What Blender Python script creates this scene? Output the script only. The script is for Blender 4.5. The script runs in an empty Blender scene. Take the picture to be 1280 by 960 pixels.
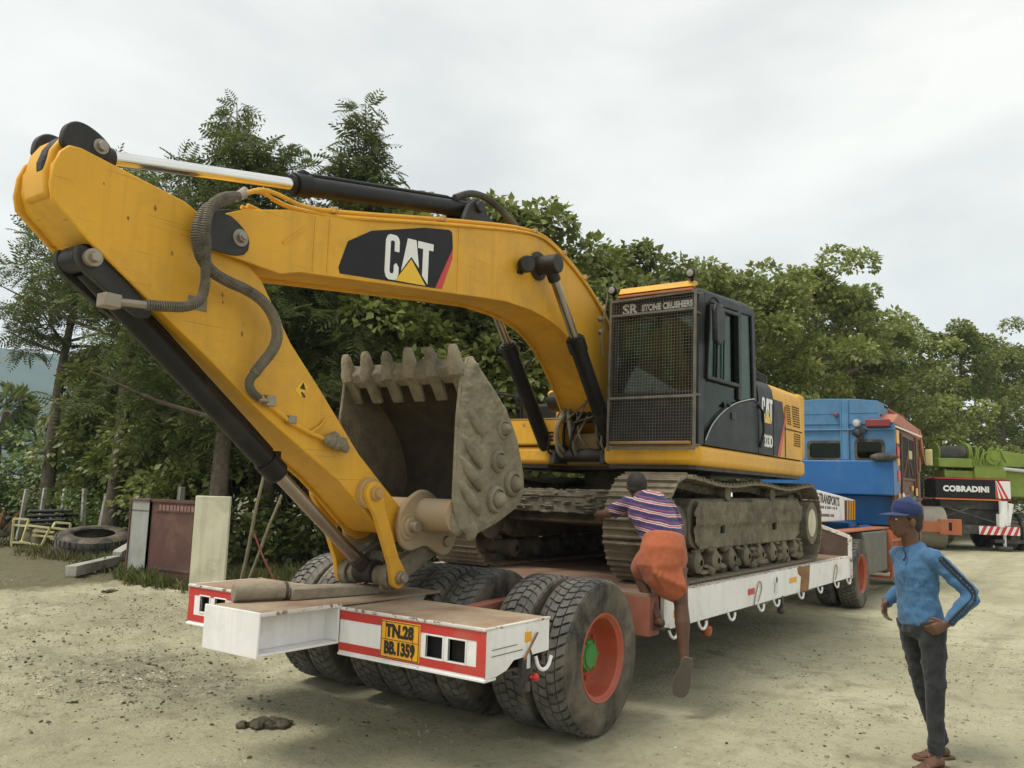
import bpy, math, random
import numpy as np
from mathutils import Vector, Matrix, Euler
random.seed(7)
SC = bpy.context.scene
COL = SC.collection
R = math.radians

# ------------------------------------------------------------------ camera
cam_d = bpy.data.cameras.new("camera")
cam = bpy.data.objects.new("camera", cam_d)
COL.objects.link(cam)
SC.camera = cam
cam_d.sensor_width = 36.0
cam_d.lens = 1031.4 / 1280.0 * 36.0
cam_d.clip_start = 0.05
cam_d.clip_end = 12000.0
_yaw, _pitch, _roll = 0.6140, 0.1268, -0.0314
_F = Vector((math.cos(_yaw), math.sin(_yaw), 0)); _Rt = Vector((math.sin(_yaw), -math.cos(_yaw), 0)); _U = Vector((0, 0, 1))
_F2 = _F * math.cos(_pitch) + _U * math.sin(_pitch); _U2 = -_F * math.sin(_pitch) + _U * math.cos(_pitch)
_R3 = _Rt * math.cos(_roll) - _U2 * math.sin(_roll); _U3 = _U2 * math.cos(_roll) + _Rt * math.sin(_roll)
CAMP = Vector((-3.8297, -2.8151, 1.6568))
cam.matrix_world = Matrix(((_R3.x, _U3.x, -_F2.x, CAMP.x), (_R3.y, _U3.y, -_F2.y, CAMP.y), (_R3.z, _U3.z, -_F2.z, CAMP.z), (0, 0, 0, 1)))

# ------------------------------------------------------------------ sky, sun, exposure
SUN_EL, SUN_AZ = R(62), R(150)          # azimuth measured from +x towards +y: behind the trees on the left
world = bpy.data.worlds.new("World"); SC.world = world; world.use_nodes = True
nt = world.node_tree; nt.nodes.clear()
def wn(t, **k):
    n = nt.nodes.new(t)
    for a, b in k.items(): setattr(n, a, b)
    return n
out = wn("ShaderNodeOutputWorld"); bg = wn("ShaderNodeBackground"); bg.inputs[1].default_value = 0.1
sky = wn("ShaderNodeTexSky", sky_type='NISHITA', sun_disc=False, sun_elevation=SUN_EL, sun_rotation=R(90) - SUN_AZ)
tc = wn("ShaderNodeTexCoord")
mp = wn("ShaderNodeMapping"); mp.inputs[3].default_value = (1.2, 1.2, 3.2)
no = wn("ShaderNodeTexNoise"); no.inputs["Scale"].default_value = 2.0; no.inputs["Detail"].default_value = 6; no.inputs["Roughness"].default_value = 0.52; no.inputs["Distortion"].default_value = 0.25
cr = wn("ShaderNodeValToRGB")
cr.color_ramp.elements[0].position = 0.30; cr.color_ramp.elements[0].color = (0.70, 0.705, 0.69, 1)
cr.color_ramp.elements[1].position = 0.62; cr.color_ramp.elements[1].color = (0.955, 0.945, 0.895, 1)
mul = wn("ShaderNodeMixRGB", blend_type='MULTIPLY'); mul.inputs[0].default_value = 1; mul.inputs[2].default_value = (6.0, 6.0, 5.95, 1)
mix = wn("ShaderNodeMixRGB"); mix.inputs[0].default_value = 0.95
L = nt.links.new
L(tc.outputs["Generated"], mp.inputs[0]); L(mp.outputs[0], no.inputs["Vector"]); L(no.outputs[0], cr.inputs[0])
L(cr.outputs[0], mul.inputs[1]); L(sky.outputs[0], mix.inputs[1]); L(mul.outputs[0], mix.inputs[2]); L(mix.outputs[0], bg.inputs[0]); L(bg.outputs[0], out.inputs[0])
sun_d = bpy.data.lights.new("sun", 'SUN'); sun_d.energy = 1.5; sun_d.angle = R(22); sun_d.color = (1.0, 0.95, 0.86)
sun = bpy.data.objects.new("sun", sun_d); COL.objects.link(sun)
_sd = Vector((math.cos(SUN_EL) * math.cos(SUN_AZ), math.cos(SUN_EL) * math.sin(SUN_AZ), math.sin(SUN_EL)))
sun.rotation_euler = _sd.to_track_quat('Z', 'Y').to_euler()
SC.view_settings.view_transform = 'Standard'; SC.view_settings.look = 'None'; SC.view_settings.exposure = 0.92; SC.view_settings.gamma = 1.0
SC.view_settings.use_curve_mapping = False
SC.cycles.max_bounces = 6; SC.cycles.diffuse_bounces = 3; SC.cycles.glossy_bounces = 3; SC.cycles.transparent_max_bounces = 12
SC.cycles.volume_bounces = 2; SC.cycles.use_denoising = True

# ------------------------------------------------------------------ materials
def nodes_mat(name):
    m = bpy.data.materials.new(name); m.use_nodes = True
    return m, m.node_tree, m.node_tree.nodes["Principled BSDF"]
def nz(t, vec, scale, detail=4, rough=0.55, dist=0.0):
    n = t.nodes.new("ShaderNodeTexNoise"); n.inputs["Scale"].default_value = scale; n.inputs["Detail"].default_value = detail
    n.inputs["Roughness"].default_value = rough; n.inputs["Distortion"].default_value = dist
    if vec is not None: t.links.new(vec, n.inputs["Vector"])
    return n.outputs[0]
def ramp(t, fac, a, b, ca=(0, 0, 0, 1), cb=(1, 1, 1, 1)):
    n = t.nodes.new("ShaderNodeValToRGB"); e = n.color_ramp.elements
    e[0].position = a; e[0].color = ca; e[1].position = b; e[1].color = cb
    t.links.new(fac, n.inputs[0]); return n.outputs[0]
def mixc(t, fac, a, b, blend='MIX'):
    n = t.nodes.new("ShaderNodeMixRGB"); n.blend_type = blend
    for i, v in ((0, fac), (1, a), (2, b)):
        if isinstance(v, (int, float)): n.inputs[i].default_value = v
        elif isinstance(v, tuple): n.inputs[i].default_value = v if len(v) == 4 else v + (1,)
        else: t.links.new(v, n.inputs[i])
    return n.outputs[0]
def math_(t, op, a, b):
    n = t.nodes.new("ShaderNodeMath"); n.operation = op
    for i, v in ((0, a), (1, b)):
        if isinstance(v, (int, float)): n.inputs[i].default_value = v
        else: t.links.new(v, n.inputs[i])
    return n.outputs[0]
def scratch(m, col, amt):
    """thin scuff lines over a painted surface"""
    t = m.node_tree; p = t.nodes["Principled BSDF"]; old = p.inputs["Base Color"].links[0].from_socket; g = t.nodes.new("ShaderNodeTexCoord").outputs["Object"]
    for rot, sc, th in (((0, R(24), 0), (1.6, 3, 70), .70), ((0, R(-58), 0), (2.2, 3, 85), .715)):
        mp = t.nodes.new("ShaderNodeMapping"); mp.inputs[2].default_value = rot; mp.inputs[3].default_value = sc; t.links.new(g, mp.inputs[0])
        old = mixc(t, math_(t, 'MULTIPLY', ramp(t, nz(t, mp.outputs[0], 1.0, 2, .5), th, th + .03), amt), old, col)
    st = ramp(t, nz(t, g, 1.7, 8, .72, .5), .56, .74); old = mixc(t, math_(t, 'MULTIPLY', st, .35), old, (.36, .20, .04))
    t.links.new(old, p.inputs["Base Color"])
def mat(name, col, rough=0.5, metal=0.0, var=0.12, vscale=3.0, bump=0.0, bscale=30.0, dust=None, dust_amt=0.0, chips=None, chip_amt=0.0,
        chip_scale=9.0, spec=0.5, streak=0.0, coat=0.0, top=None, top_amt=0.0):
    """painted / bare surface: colour varies softly, dirt (dust) lies in patches, chips show another colour, top settles on upward faces"""
    m, t, p = nodes_mat(name)
    g = t.nodes.new("ShaderNodeTexCoord").outputs["Object"]
    c0 = tuple(max(0, x * (1 - var)) for x in col); c1 = tuple(min(1, x * (1 + var)) for x in col)
    n1 = nz(t, g, vscale, 5, 0.6)
    c = ramp(t, n1, 0.3, 0.7, c0 + (1,), c1 + (1,))
    rgh = rough
    if streak:
        mp = t.nodes.new("ShaderNodeMapping"); mp.inputs[3].default_value = (14, 14, 0.9); t.links.new(g, mp.inputs[0])
        s = ramp(t, nz(t, mp.outputs[0], 1.0, 4, 0.6), 0.5, 0.78)
        c = mixc(t, math_(t, 'MULTIPLY', s, streak), c, tuple(x * 0.35 + 0.03 for x in col))
    if chips:
        k = ramp(t, nz(t, g, chip_scale, 7, 0.7), 0.62 - chip_amt, 0.66 - chip_amt)
        c = mixc(t, k, c, chips)
    if dust:
        dn = ramp(t, nz(t, g, 2.2, 7, 0.68, 0.4), 0.60 - 0.35 * dust_amt, 0.80 - 0.25 * dust_amt)
        c = mixc(t, math_(t, 'MULTIPLY', dn, min(1, 0.45 + dust_amt * 0.6)), c, dust)
    if top:
        ge = t.nodes.new("ShaderNodeNewGeometry"); sx = t.nodes.new("ShaderNodeSeparateXYZ"); t.links.new(ge.outputs["Normal"], sx.inputs[0])
        up = ramp(t, sx.outputs[2], 0.35, 0.9)
        up = math_(t, 'MULTIPLY', up, ramp(t, nz(t, g, 5.0, 6, 0.65), 0.62 - top_amt, 0.72 - top_amt * 0.6))
        c = mixc(t, up, c, top)
    t.links.new(c, p.inputs["Base Color"])
    rn = t.nodes.new("ShaderNodeMapRange"); rn.inputs[3].default_value = max(0, rough - 0.1); rn.inputs[4].default_value = min(1, rough + 0.14)
    t.links.new(nz(t, g, 7.0, 4), rn.inputs[0]); t.links.new(rn.outputs[0], p.inputs["Roughness"])
    p.inputs["Metallic"].default_value = metal; p.inputs["Specular IOR Level"].default_value = spec; p.inputs["Coat Weight"].default_value = coat
    if bump:
        b = t.nodes.new("ShaderNodeBump"); b.inputs["Strength"].default_value = min(1, bump); b.inputs["Distance"].default_value = 0.02 * bump
        t.links.new(nz(t, g, bscale, 6, 0.65), b.inputs["Height"]); t.links.new(b.outputs[0], p.inputs["Normal"])
    return m
DUST = (0.32, 0.27, 0.18)
M = {}
M['yellow'] = mat('cat_yellow', (0.70, 0.365, 0.030), 0.45, var=0.09, vscale=1.3, dust=(0.46, 0.26, 0.05), dust_amt=0.35, spec=0.3, chips=(0.10, 0.06, 0.03), chip_amt=-0.085, chip_scale=7, bump=0.03, bscale=60, streak=0.26)
scratch(M['yellow'], (.30, .17, .05), .55)
M['yellow_dirty'] = mat('worn_yellow', (0.52, 0.27, 0.04), 0.55, var=0.15, dust=(0.36, 0.27, 0.15), dust_amt=0.75, chips=(0.09, 0.06, 0.04), chip_amt=-0.04, bump=0.12, bscale=40)
M['tube_dirt'] = mat('dirty_tube_paint', (0.40, 0.25, 0.09), 0.7, var=0.2, dust=(0.34, 0.27, 0.18), dust_amt=0.95, chips=(0.10, 0.07, 0.045), chip_amt=0.0, chip_scale=7, bump=0.3, bscale=30)
M['tan_mud'] = mat('dried_mud', (0.265, 0.232, 0.165), 0.95, var=0.28, vscale=8, bump=1.0, bscale=24, dust=(0.20, 0.165, 0.115), dust_amt=0.4, spec=0.15)
M['mud_steel'] = mat('muddy_steel', (0.150, 0.132, 0.098), 0.92, var=0.35, vscale=9, bump=1.0, bscale=30, dust=(0.30, 0.25, 0.17), dust_amt=0.5, spec=0.2)
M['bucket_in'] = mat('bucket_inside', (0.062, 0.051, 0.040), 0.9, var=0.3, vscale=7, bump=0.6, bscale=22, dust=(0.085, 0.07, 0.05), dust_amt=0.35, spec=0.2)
M['shoe'] = mat('track_shoe_steel', (0.155, 0.13, 0.092), 0.85, metal=0.1, var=0.3, vscale=9, bump=0.6, bscale=35, dust=(0.33, 0.28, 0.19), dust_amt=0.5, spec=0.3)
M['black'] = mat('black_paint', (0.010, 0.010, 0.010), 0.42, var=0.2, dust=(0.075, 0.065, 0.05), dust_amt=0.18, bump=0.04, spec=0.28)
M['grease'] = mat('greasy_black', (0.016, 0.014, 0.012), 0.55, var=0.5, vscale=14, bump=0.5, bscale=45, dust=(0.07, 0.055, 0.04), dust_amt=0.3)
M['hose'] = mat('rubber_hose', (0.030, 0.028, 0.025), 0.7, var=0.4, vscale=25, dust=(0.17, 0.145, 0.10), dust_amt=0.5)
M['hose_guard'] = mat('spiral_guard', (0.10, 0.088, 0.066), 0.7, var=0.4, vscale=25, dust=(0.24, 0.20, 0.14), dust_amt=0.5)
M['chrome'] = mat('chrome_rod', (0.78, 0.77, 0.75), 0.13, metal=1.0, var=0.05, dust=(0.4, 0.36, 0.3), dust_amt=0.03)
M['dull_rod'] = mat('dull_rod', (0.34, 0.30, 0.26), 0.32, metal=1.0, var=0.15, dust=(0.2, 0.15, 0.1), dust_amt=0.25)
M['bolt'] = mat('bare_steel', (0.32, 0.28, 0.23), 0.5, metal=0.6, var=0.2, dust=(0.3, 0.22, 0.13), dust_amt=0.4)
M['white'] = mat('white_paint', (0.82, 0.81, 0.80), 0.45, var=0.05, dust=(0.52, 0.47, 0.40), dust_amt=0.22, chips=(0.24, 0.12, 0.06), chip_amt=-0.045, chip_scale=6, bump=0.05, streak=0.2)
M['red'] = mat('red_paint', (0.52, 0.035, 0.028), 0.42, var=0.1, dust=(0.40, 0.16, 0.11), dust_amt=0.25, bump=0.03, chips=(0.6, 0.5, 0.45), chip_amt=-0.1)
M['rust_deck'] = mat('rusty_deck', (0.215, 0.125, 0.085), 0.85, var=0.3, vscale=2.5, bump=0.25, bscale=40, dust=(0.33, 0.25, 0.17), dust_amt=0.55, spec=0.25)
M['deck_edge'] = mat('chipped_white_edge', (0.66, 0.63, 0.58), 0.6, var=0.1, chips=(0.20, 0.12, 0.07), chip_amt=0.085, chip_scale=14, dust=(0.35, 0.28, 0.2), dust_amt=0.3, bump=0.15)
M['platform_dirt'] = mat('dirty_platform', (0.26, 0.165, 0.115), 0.9, var=0.25, vscale=3, bump=0.35, bscale=35, dust=(0.40, 0.32, 0.22), dust_amt=0.75, spec=0.2)
M['red_oxide'] = mat('red_oxide_steel', (0.30, 0.075, 0.045), 0.6, var=0.2, dust=(0.26, 0.16, 0.11), dust_amt=0.4, bump=0.1)
M['brown_steel'] = mat('brown_steel', (0.085, 0.055, 0.042), 0.75, var=0.25, dust=(0.22, 0.16, 0.11), dust_amt=0.35, bump=0.1)
M['rust'] = mat('rust', (0.26, 0.125, 0.045), 0.85, var=0.35, vscale=8, bump=0.2)
M['tyre'] = mat('tyre_rubber', (0.030, 0.029, 0.028), 0.75, var=0.3, vscale=6, dust=(0.24, 0.20, 0.14), dust_amt=0.62, bump=0.15, bscale=60, spec=0.3)
M['tread'] = mat('tyre_tread', (0.060, 0.060, 0.058), 0.75, var=0.3, vscale=9, dust=(0.235, 0.22, 0.185), dust_amt=0.62, bump=0.2, bscale=50, spec=0.35)
M['rim'] = mat('orange_rim', (0.42, 0.085, 0.042), 0.5, var=0.12, dust=(0.34, 0.19, 0.12), dust_amt=0.35, bump=0.08)
M['green'] = mat('green_hub', (0.04, 0.22, 0.035), 0.5, var=0.15, dust=(0.2, 0.2, 0.1), dust_amt=0.2)
M['plate_y'] = mat('number_plate_yellow', (0.80, 0.38, 0.015), 0.4, var=0.05, dust=(0.5, 0.35, 0.12), dust_amt=0.15)
M['ink'] = mat('black_ink', (0.012, 0.012, 0.012), 0.5, var=0.1)
M['letter_white'] = mat('white_vinyl', (0.78, 0.78, 0.76), 0.45, var=0.04, dust=(0.5, 0.47, 0.4), dust_amt=0.1)
M['decal_black'] = mat('decal_black', (0.011, 0.011, 0.012), 0.42, var=0.2, dust=(0.06, 0.055, 0.05), dust_amt=0.10, spec=0.22)
M['decal_red'] = mat('decal_red', (0.56, 0.03, 0.03), 0.4, var=0.05)
M['cat_tri'] = mat('decal_yellow', (0.80, 0.47, 0.01), 0.4, var=0.05)
M['reflector_y'] = mat('reflector_amber', (0.78, 0.36, 0.01), 0.3, var=0.08)
M['tail_red'] = mat('dull_tail_lamp', (0.20, 0.03, 0.03), 0.35, var=0.1)
M['reflector_r'] = mat('reflector_red', (0.5, 0.03, 0.03), 0.3, var=0.08)
M['dark'] = mat('dark_void', (0.012, 0.011, 0.010), 0.9, var=0.2)
M['blue'] = mat('truck_blue', (0.062, 0.175, 0.325), 0.55, var=0.22, vscale=2, dust=(0.12, 0.22, 0.30), dust_amt=0.35, chips=(0.10, 0.12, 0.13), chip_amt=-0.05, chip_scale=12, bump=0.06, streak=0.25)
M['blue_deep'] = mat('truck_deep_blue', (0.012, 0.105, 0.30), 0.36, var=0.12, vscale=1.6, dust=(0.05, 0.16, 0.30), dust_amt=0.25, bump=0.04)
M['orange'] = mat('truck_orange', (0.42, 0.115, 0.04), 0.5, var=0.15, dust=(0.33, 0.2, 0.12), dust_amt=0.35, bump=0.08)
M['wood_brown'] = mat('brown_woodwork', (0.13, 0.06, 0.035), 0.6, var=0.35, vscale=8, chips=(0.35, 0.24, 0.08), chip_amt=-0.05, bump=0.1)
M['lime'] = mat('crane_green', (0.18, 0.25, 0.03), 0.55, var=0.12, dust=(0.28, 0.30, 0.12), dust_amt=0.25, bump=0.04)
M['chassis'] = mat('chassis_dark', (0.045, 0.042, 0.038), 0.7, var=0.3, dust=(0.15, 0.13, 0.1), dust_amt=0.4, bump=0.1)
M['grey_drum'] = mat('drum_steel', (0.27, 0.25, 0.21), 0.6, metal=0.3, var=0.15, dust=(0.36, 0.31, 0.22), dust_amt=0.5)
M['grey_paint'] = mat('grey_paint', (0.32, 0.33, 0.30), 0.55, var=0.12, dust=(0.25, 0.22, 0.15), dust_amt=0.3, chips=(0.16, 0.09, 0.05), chip_amt=-0.05, streak=0.3)
M['maroon'] = mat('maroon_paint', (0.095, 0.040, 0.030), 0.6, var=0.15, dust=(0.18, 0.10, 0.07), dust_amt=0.35, streak=0.3, bump=0.05)
M['slab'] = mat('painted_concrete', (0.60, 0.575, 0.43), 0.85, var=0.1, dust=(0.26, 0.24, 0.15), dust_amt=0.3, bump=0.2, bscale=18, streak=0.45)
M['concrete'] = mat('old_concrete', (0.42, 0.41, 0.36), 0.9, var=0.2, vscale=6, dust=(0.22, 0.21, 0.16), dust_amt=0.35, bump=0.4, bscale=22)
M['pale_yellow'] = mat('pale_yellow_paint', (0.62, 0.56, 0.27), 0.6, var=0.12, dust=(0.35, 0.3, 0.18), dust_amt=0.3, chips=(0.2, 0.1, 0.05), chip_amt=-0.03)
M['log'] = mat('weathered_log', (0.27, 0.23, 0.165), 0.9, var=0.25, vscale=10, bump=0.5, bscale=45, dust=(0.17, 0.14, 0.1), dust_amt=0.4)
M['bark'] = mat('bark', (0.13, 0.105, 0.08), 0.95, var=0.35, vscale=9, bump=0.8, bscale=30, spec=0.2)
M['stick'] = mat('weathered_pole', (0.22, 0.19, 0.12), 0.9, var=0.25, vscale=10, bump=0.3)
M['clod'] = mat('mud_clod', (0.085, 0.075, 0.055), 0.95, var=0.35, vscale=12, bump=0.6, spec=0.15)
M['stone'] = mat('dirt_lump', (0.25, 0.22, 0.145), 0.95, var=0.35, vscale=6, bump=0.5, spec=0.15)
M['silver'] = mat('silver_trim', (0.55, 0.55, 0.55), 0.35, metal=0.8, var=0.05)
M['steel_grid'] = mat('guard_wire', (0.13, 0.115, 0.088), 0.6, metal=0.3, var=0.3, vscale=12)
M['lamp_lens'] = mat('lamp_lens', (0.26, 0.25, 0.21), 0.2, var=0.1, coat=0.5)
M['skin'] = mat('brown_skin', (0.120, 0.058, 0.034), 0.5, var=0.12, vscale=6, spec=0.45)
M['hair'] = mat('black_hair', (0.022, 0.016, 0.013), 0.7, var=0.3, vscale=40, bump=0.5, bscale=220)
def glass(name, tint, refl=0.8):
    m = bpy.data.materials.new(name); m.use_nodes = True; t = m.node_tree; t.nodes.clear()
    o = t.nodes.new("ShaderNodeOutputMaterial"); tr = t.nodes.new("ShaderNodeBsdfTransparent"); gl = t.nodes.new("ShaderNodeBsdfGlossy")
    fr = t.nodes.new("ShaderNodeFresnel"); fr.inputs[0].default_value = 1.5; mx = t.nodes.new("ShaderNodeMixShader")
    tr.inputs[0].default_value = tint + (1,); gl.inputs["Roughness"].default_value = 0.03; gl.inputs[0].default_value = (0.85, 0.9, 0.86, 1)
    f = math_(t, 'MULTIPLY', fr.outputs[0], refl)
    t.links.new(f, mx.inputs[0]); t.links.new(tr.outputs[0], mx.inputs[1]); t.links.new(gl.outputs[0], mx.inputs[2]); t.links.new(mx.outputs[0], o.inputs[0])
    return m
M['glass'] = glass('tinted_cab_glass', (0.26, 0.42, 0.32), 0.6); M['glass_dark'] = glass('dark_truck_glass', (0.20, 0.25, 0.18), 0.5)
M['glass_front'] = glass('cab_windscreen', (0.74, 0.84, 0.72), 0.9)
def leafmat(name, a, b, c, trans=0.35, rough=0.42):
    m = bpy.data.materials.new(name); m.use_nodes = True; t = m.node_tree; t.nodes.clear()
    o = t.nodes.new("ShaderNodeOutputMaterial"); p = t.nodes.new("ShaderNodeBsdfPrincipled"); tl = t.nodes.new("ShaderNodeBsdfTranslucent"); mx = t.nodes.new("ShaderNodeMixShader")
    ge = t.nodes.new("ShaderNodeNewGeometry"); rp = t.nodes.new("ShaderNodeValToRGB"); e = rp.color_ramp.elements
    e[0].position = 0.0; e[0].color = a + (1,); e[1].position = 0.6; e[1].color = b + (1,); x = e.new(1.0); x.color = c + (1,)
    t.links.new(ge.outputs["Random Per Island"], rp.inputs[0])
    oi = t.nodes.new("ShaderNodeObjectInfo"); hs = t.nodes.new("ShaderNodeHueSaturation")
    mr = t.nodes.new("ShaderNodeMapRange"); mr.inputs[3].default_value = 0.75; mr.inputs[4].default_value = 1.22
    t.links.new(oi.outputs["Random"], mr.inputs[0]); t.links.new(mr.outputs[0], hs.inputs["Value"]); t.links.new(rp.outputs[0], hs.inputs["Color"])
    t.links.new(hs.outputs[0], p.inputs["Base Color"]); t.links.new(hs.outputs[0], tl.inputs[0])
    p.inputs["Roughness"].default_value = rough; p.inputs["Specular IOR Level"].default_value = 0.5
    mx.inputs[0].default_value = trans; t.links.new(p.outputs[0], mx.inputs[1]); t.links.new(tl.outputs[0], mx.inputs[2]); t.links.new(mx.outputs[0], o.inputs[0])
    return m
M['leaf_teak'] = leafmat('broad_leaf', (0.13, 0.165, 0.036), (0.21, 0.245, 0.064), (0.35, 0.36, 0.14), 0.42, 0.36)
M['leaf_dark'] = leafmat('feather_leaf', (0.066, 0.092, 0.028), (0.118, 0.148, 0.044), (0.20, 0.225, 0.07), 0.4)
M['leaf_bright'] = leafmat('bright_leaf', (0.085, 0.14, 0.026), (0.13, 0.19, 0.04), (0.21, 0.25, 0.07))
M['leaf_under'] = leafmat('undergrowth_leaf', (0.078, 0.105, 0.028), (0.138, 0.165, 0.043), (0.23, 0.235, 0.075), 0.38)
M['grass'] = leafmat('dry_grass', (0.075, 0.085, 0.028), (0.14, 0.14, 0.05), (0.26, 0.22, 0.10), 0.25, 0.7)

# ------------------------------------------------------------------ mesh builder
class B:
    def __init__(s): s.v = []; s.f = []; s.mi = []; s.cur = 0
    def add(s, vs, fs):
        o = len(s.v); s.v += [tuple(v) for v in vs]
        for f in fs: s.f.append(tuple(i + o for i in f)); s.mi.append(s.cur)
        return s
    def box(s, lo, hi):
        x0, y0, z0 = [min(a, b) for a, b in zip(lo, hi)]; x1, y1, z1 = [max(a, b) for a, b in zip(lo, hi)]
        return s.add([(x0, y0, z0), (x1, y0, z0), (x1, y1, z0), (x0, y1, z0), (x0, y0, z1), (x1, y0, z1), (x1, y1, z1), (x0, y1, z1)],
                     [(0, 3, 2, 1), (4, 5, 6, 7), (0, 1, 5, 4), (1, 2, 6, 5), (2, 3, 7, 6), (3, 0, 4, 7)])
    def obox(s, c, size, rot):
        """oriented box, rot = 3x3 matrix"""
        c = Vector(c); h = [x / 2 for x in size]
        vs = [c + rot @ Vector((sx * h[0], sy * h[1], sz * h[2])) for sz in (-1, 1) for sx, sy in ((-1, -1), (1, -1), (1, 1), (-1, 1))]
        return s.add(vs, [(0, 3, 2, 1), (4, 5, 6, 7), (0, 1, 5, 4), (1, 2, 6, 5), (2, 3, 7, 6), (3, 0, 4, 7)])
    def bar(s, p0, p1, w, h, up=(0, 0, 1)):
        """rectangular bar between two points"""
        p0, p1 = Vector(p0), Vector(p1); d = (p1 - p0); l = d.length; d.normalize()
        up = Vector(up); sd = d.cross(up)
        if sd.length < 1e-4: sd = d.cross(Vector((1, 0, 0)))
        sd.normalize(); u = sd.cross(d)
        rot = Matrix((d, sd, u)).transposed()
        return s.obox((p0 + p1) / 2, (l, w, h), rot)
    def ring(s, c, u, w, r, n, ph=0.0): return [Vector(c) + u * (math.cos(2 * math.pi * i / n + ph) * r) + w * (math.sin(2 * math.pi * i / n + ph) * r) for i in range(n)]
    def cyl(s, p0, p1, r0, r1=None, n=20, cap=True):
        r1 = r0 if r1 is None else r1
        p0, p1 = Vector(p0), Vector(p1); d = (p1 - p0).normalized(); u = d.orthogonal().normalized(); w = d.cross(u)
        a = s.ring(p0, u, w, r0, n); b = s.ring(p1, u, w, r1, n)
        fs = [(i, (i + 1) % n, n + (i + 1) % n, n + i) for i in range(n)]
        if cap: fs += [tuple(reversed(range(n))), tuple(range(n, 2 * n))]
        return s.add(a + b, fs)
    def tube(s, pts, r, n=8, cap=True):
        pts = [Vector(p) for p in pts]; rs = r if isinstance(r, (list, tuple)) else [r] * len(pts)
        u = None; vs = []
        for i, p in enumerate(pts):
            d = (pts[min(i + 1, len(pts) - 1)] - pts[max(i - 1, 0)]).normalized()
            u = d.orthogonal().normalized() if u is None else (u - d * u.dot(d)).normalized()
            vs += s.ring(p, u, d.cross(u), rs[i], n)
        m = len(pts)
        fs = [(j * n + i, j * n + (i + 1) % n, (j + 1) * n + (i + 1) % n, (j + 1) * n + i) for j in range(m - 1) for i in range(n)]
        if cap: fs += [tuple(reversed(range(n))), tuple(range((m - 1) * n, m * n))]
        return s.add(vs, fs)
    def prism(s, poly, axis, a, b):
        """2D outline extruded along an axis; poly lists (x,z) for 'y', (y,z) for 'x', (x,y) for 'z'"""
        n = len(poly); area = sum(poly[i][0] * poly[(i + 1) % n][1] - poly[(i + 1) % n][0] * poly[i][1] for i in range(n))
        P = list(poly) if area > 0 else list(reversed(poly))
        mk = {'y': lambda p, t: (p[0], t, p[1]), 'x': lambda p, t: (t, p[0], p[1]), 'z': lambda p, t: (p[0], p[1], t)}[axis]
        if a > b: a, b = b, a
        vs = [mk(p, a) for p in P] + [mk(p, b) for p in P]
        fl = axis == 'y'
        fs = [tuple(range(n)) if fl else tuple(reversed(range(n))), tuple(reversed(range(n, 2 * n))) if fl else tuple(range(n, 2 * n))]
        for i in range(n):
            j = (i + 1) % n; q = (i, j, n + j, n + i); fs.append(tuple(reversed(q)) if fl else q)
        return s.add(vs, fs)
    def lathe(s, prof, c, axis, n=32):
        """prof = (radius, height) along the axis from c"""
        c = Vector(c); d = Vector(axis).normalized(); u = d.orthogonal().normalized(); w = d.cross(u); vs = []
        for r, h in prof: vs += s.ring(c + d * h, u, w, max(r, 1e-4), n)
        m = len(prof)
        return s.add(vs, [(j * n + i, j * n + (i + 1) % n, (j + 1) * n + (i + 1) % n, (j + 1) * n + i) for j in range(m - 1) for i in range(n)])
    def ball(s, c, r, n=12, m=8, rot=None, jit=0.0, rng=random):
        r = r if isinstance(r, (tuple, list)) else (r, r, r); vs = []; c = Vector(c)
        for j in range(m + 1):
            t = math.pi * j / m
            for i in range(n):
                p = 2 * math.pi * i / n; k = 1 + jit * rng.uniform(-1, 1)
                q = Vector((math.sin(t) * math.cos(p) * r[0] * k, math.sin(t) * math.sin(p) * r[1] * k, math.cos(t) * r[2] * k))
                vs.append(c + (rot @ q if rot else q))
        return s.add(vs, [(j * n + i, (j + 1) * n + i, (j + 1) * n + (i + 1) % n, j * n + (i + 1) % n) for j in range(m) for i in range(n)])
def offset(poly, d):
    """outline moved inwards by d"""
    n = len(poly); a = sum(poly[i][0] * poly[(i + 1) % n][1] - poly[(i + 1) % n][0] * poly[i][1] for i in range(n)); sg = 1 if a > 0 else -1; out = []
    for i in range(n):
        p, q, r = Vector(poly[i - 1]), Vector(poly[i]), Vector(poly[(i + 1) % n])
        e1 = (q - p).normalized(); e2 = (r - q).normalized()
        n1 = Vector((-e1.y, e1.x)) * sg; n2 = Vector((-e2.y, e2.x)) * sg
        bis = (n1 + n2); k = bis.length
        bis = bis / k if k > 1e-6 else n1
        out.append(tuple(q + bis * (d / max(0.4, bis.dot(n1)))))
    return out
def smooth(pts, it=2):
    """Chaikin smoothing of an open path"""
    P = [Vector(p) for p in pts]
    for _ in range(it):
        Q = [P[0]]
        for a, b in zip(P, P[1:]): Q += [a * .75 + b * .25, a * .25 + b * .75]
        P = Q + [P[-1]]
    return P
def smooth2(poly, it=2):
    """closed outline with its corners cut"""
    P = [Vector(p) for p in poly]
    for _ in range(it):
        Q = []
        for i in range(len(P)): a, b_ = P[i], P[(i + 1) % len(P)]; Q += [a * .75 + b_ * .25, a * .25 + b_ * .75]
        P = Q
    return [tuple(p) for p in P]
WL = {}
def wl(o): return WL.get(o.name, Vector((0, 0, 0)))
def tag(o, label=None, cat=None, group=None, kind=None):
    if label: o['label'] = label
    if cat: o['category'] = cat
    if group: o['group'] = group
    if kind: o['kind'] = kind
    return o
def link(name, data, parent=None, loc=(0, 0, 0)):
    o = bpy.data.objects.new(name, data); COL.objects.link(o); o.location = loc
    if parent is not None: o.parent = parent
    return o
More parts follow.
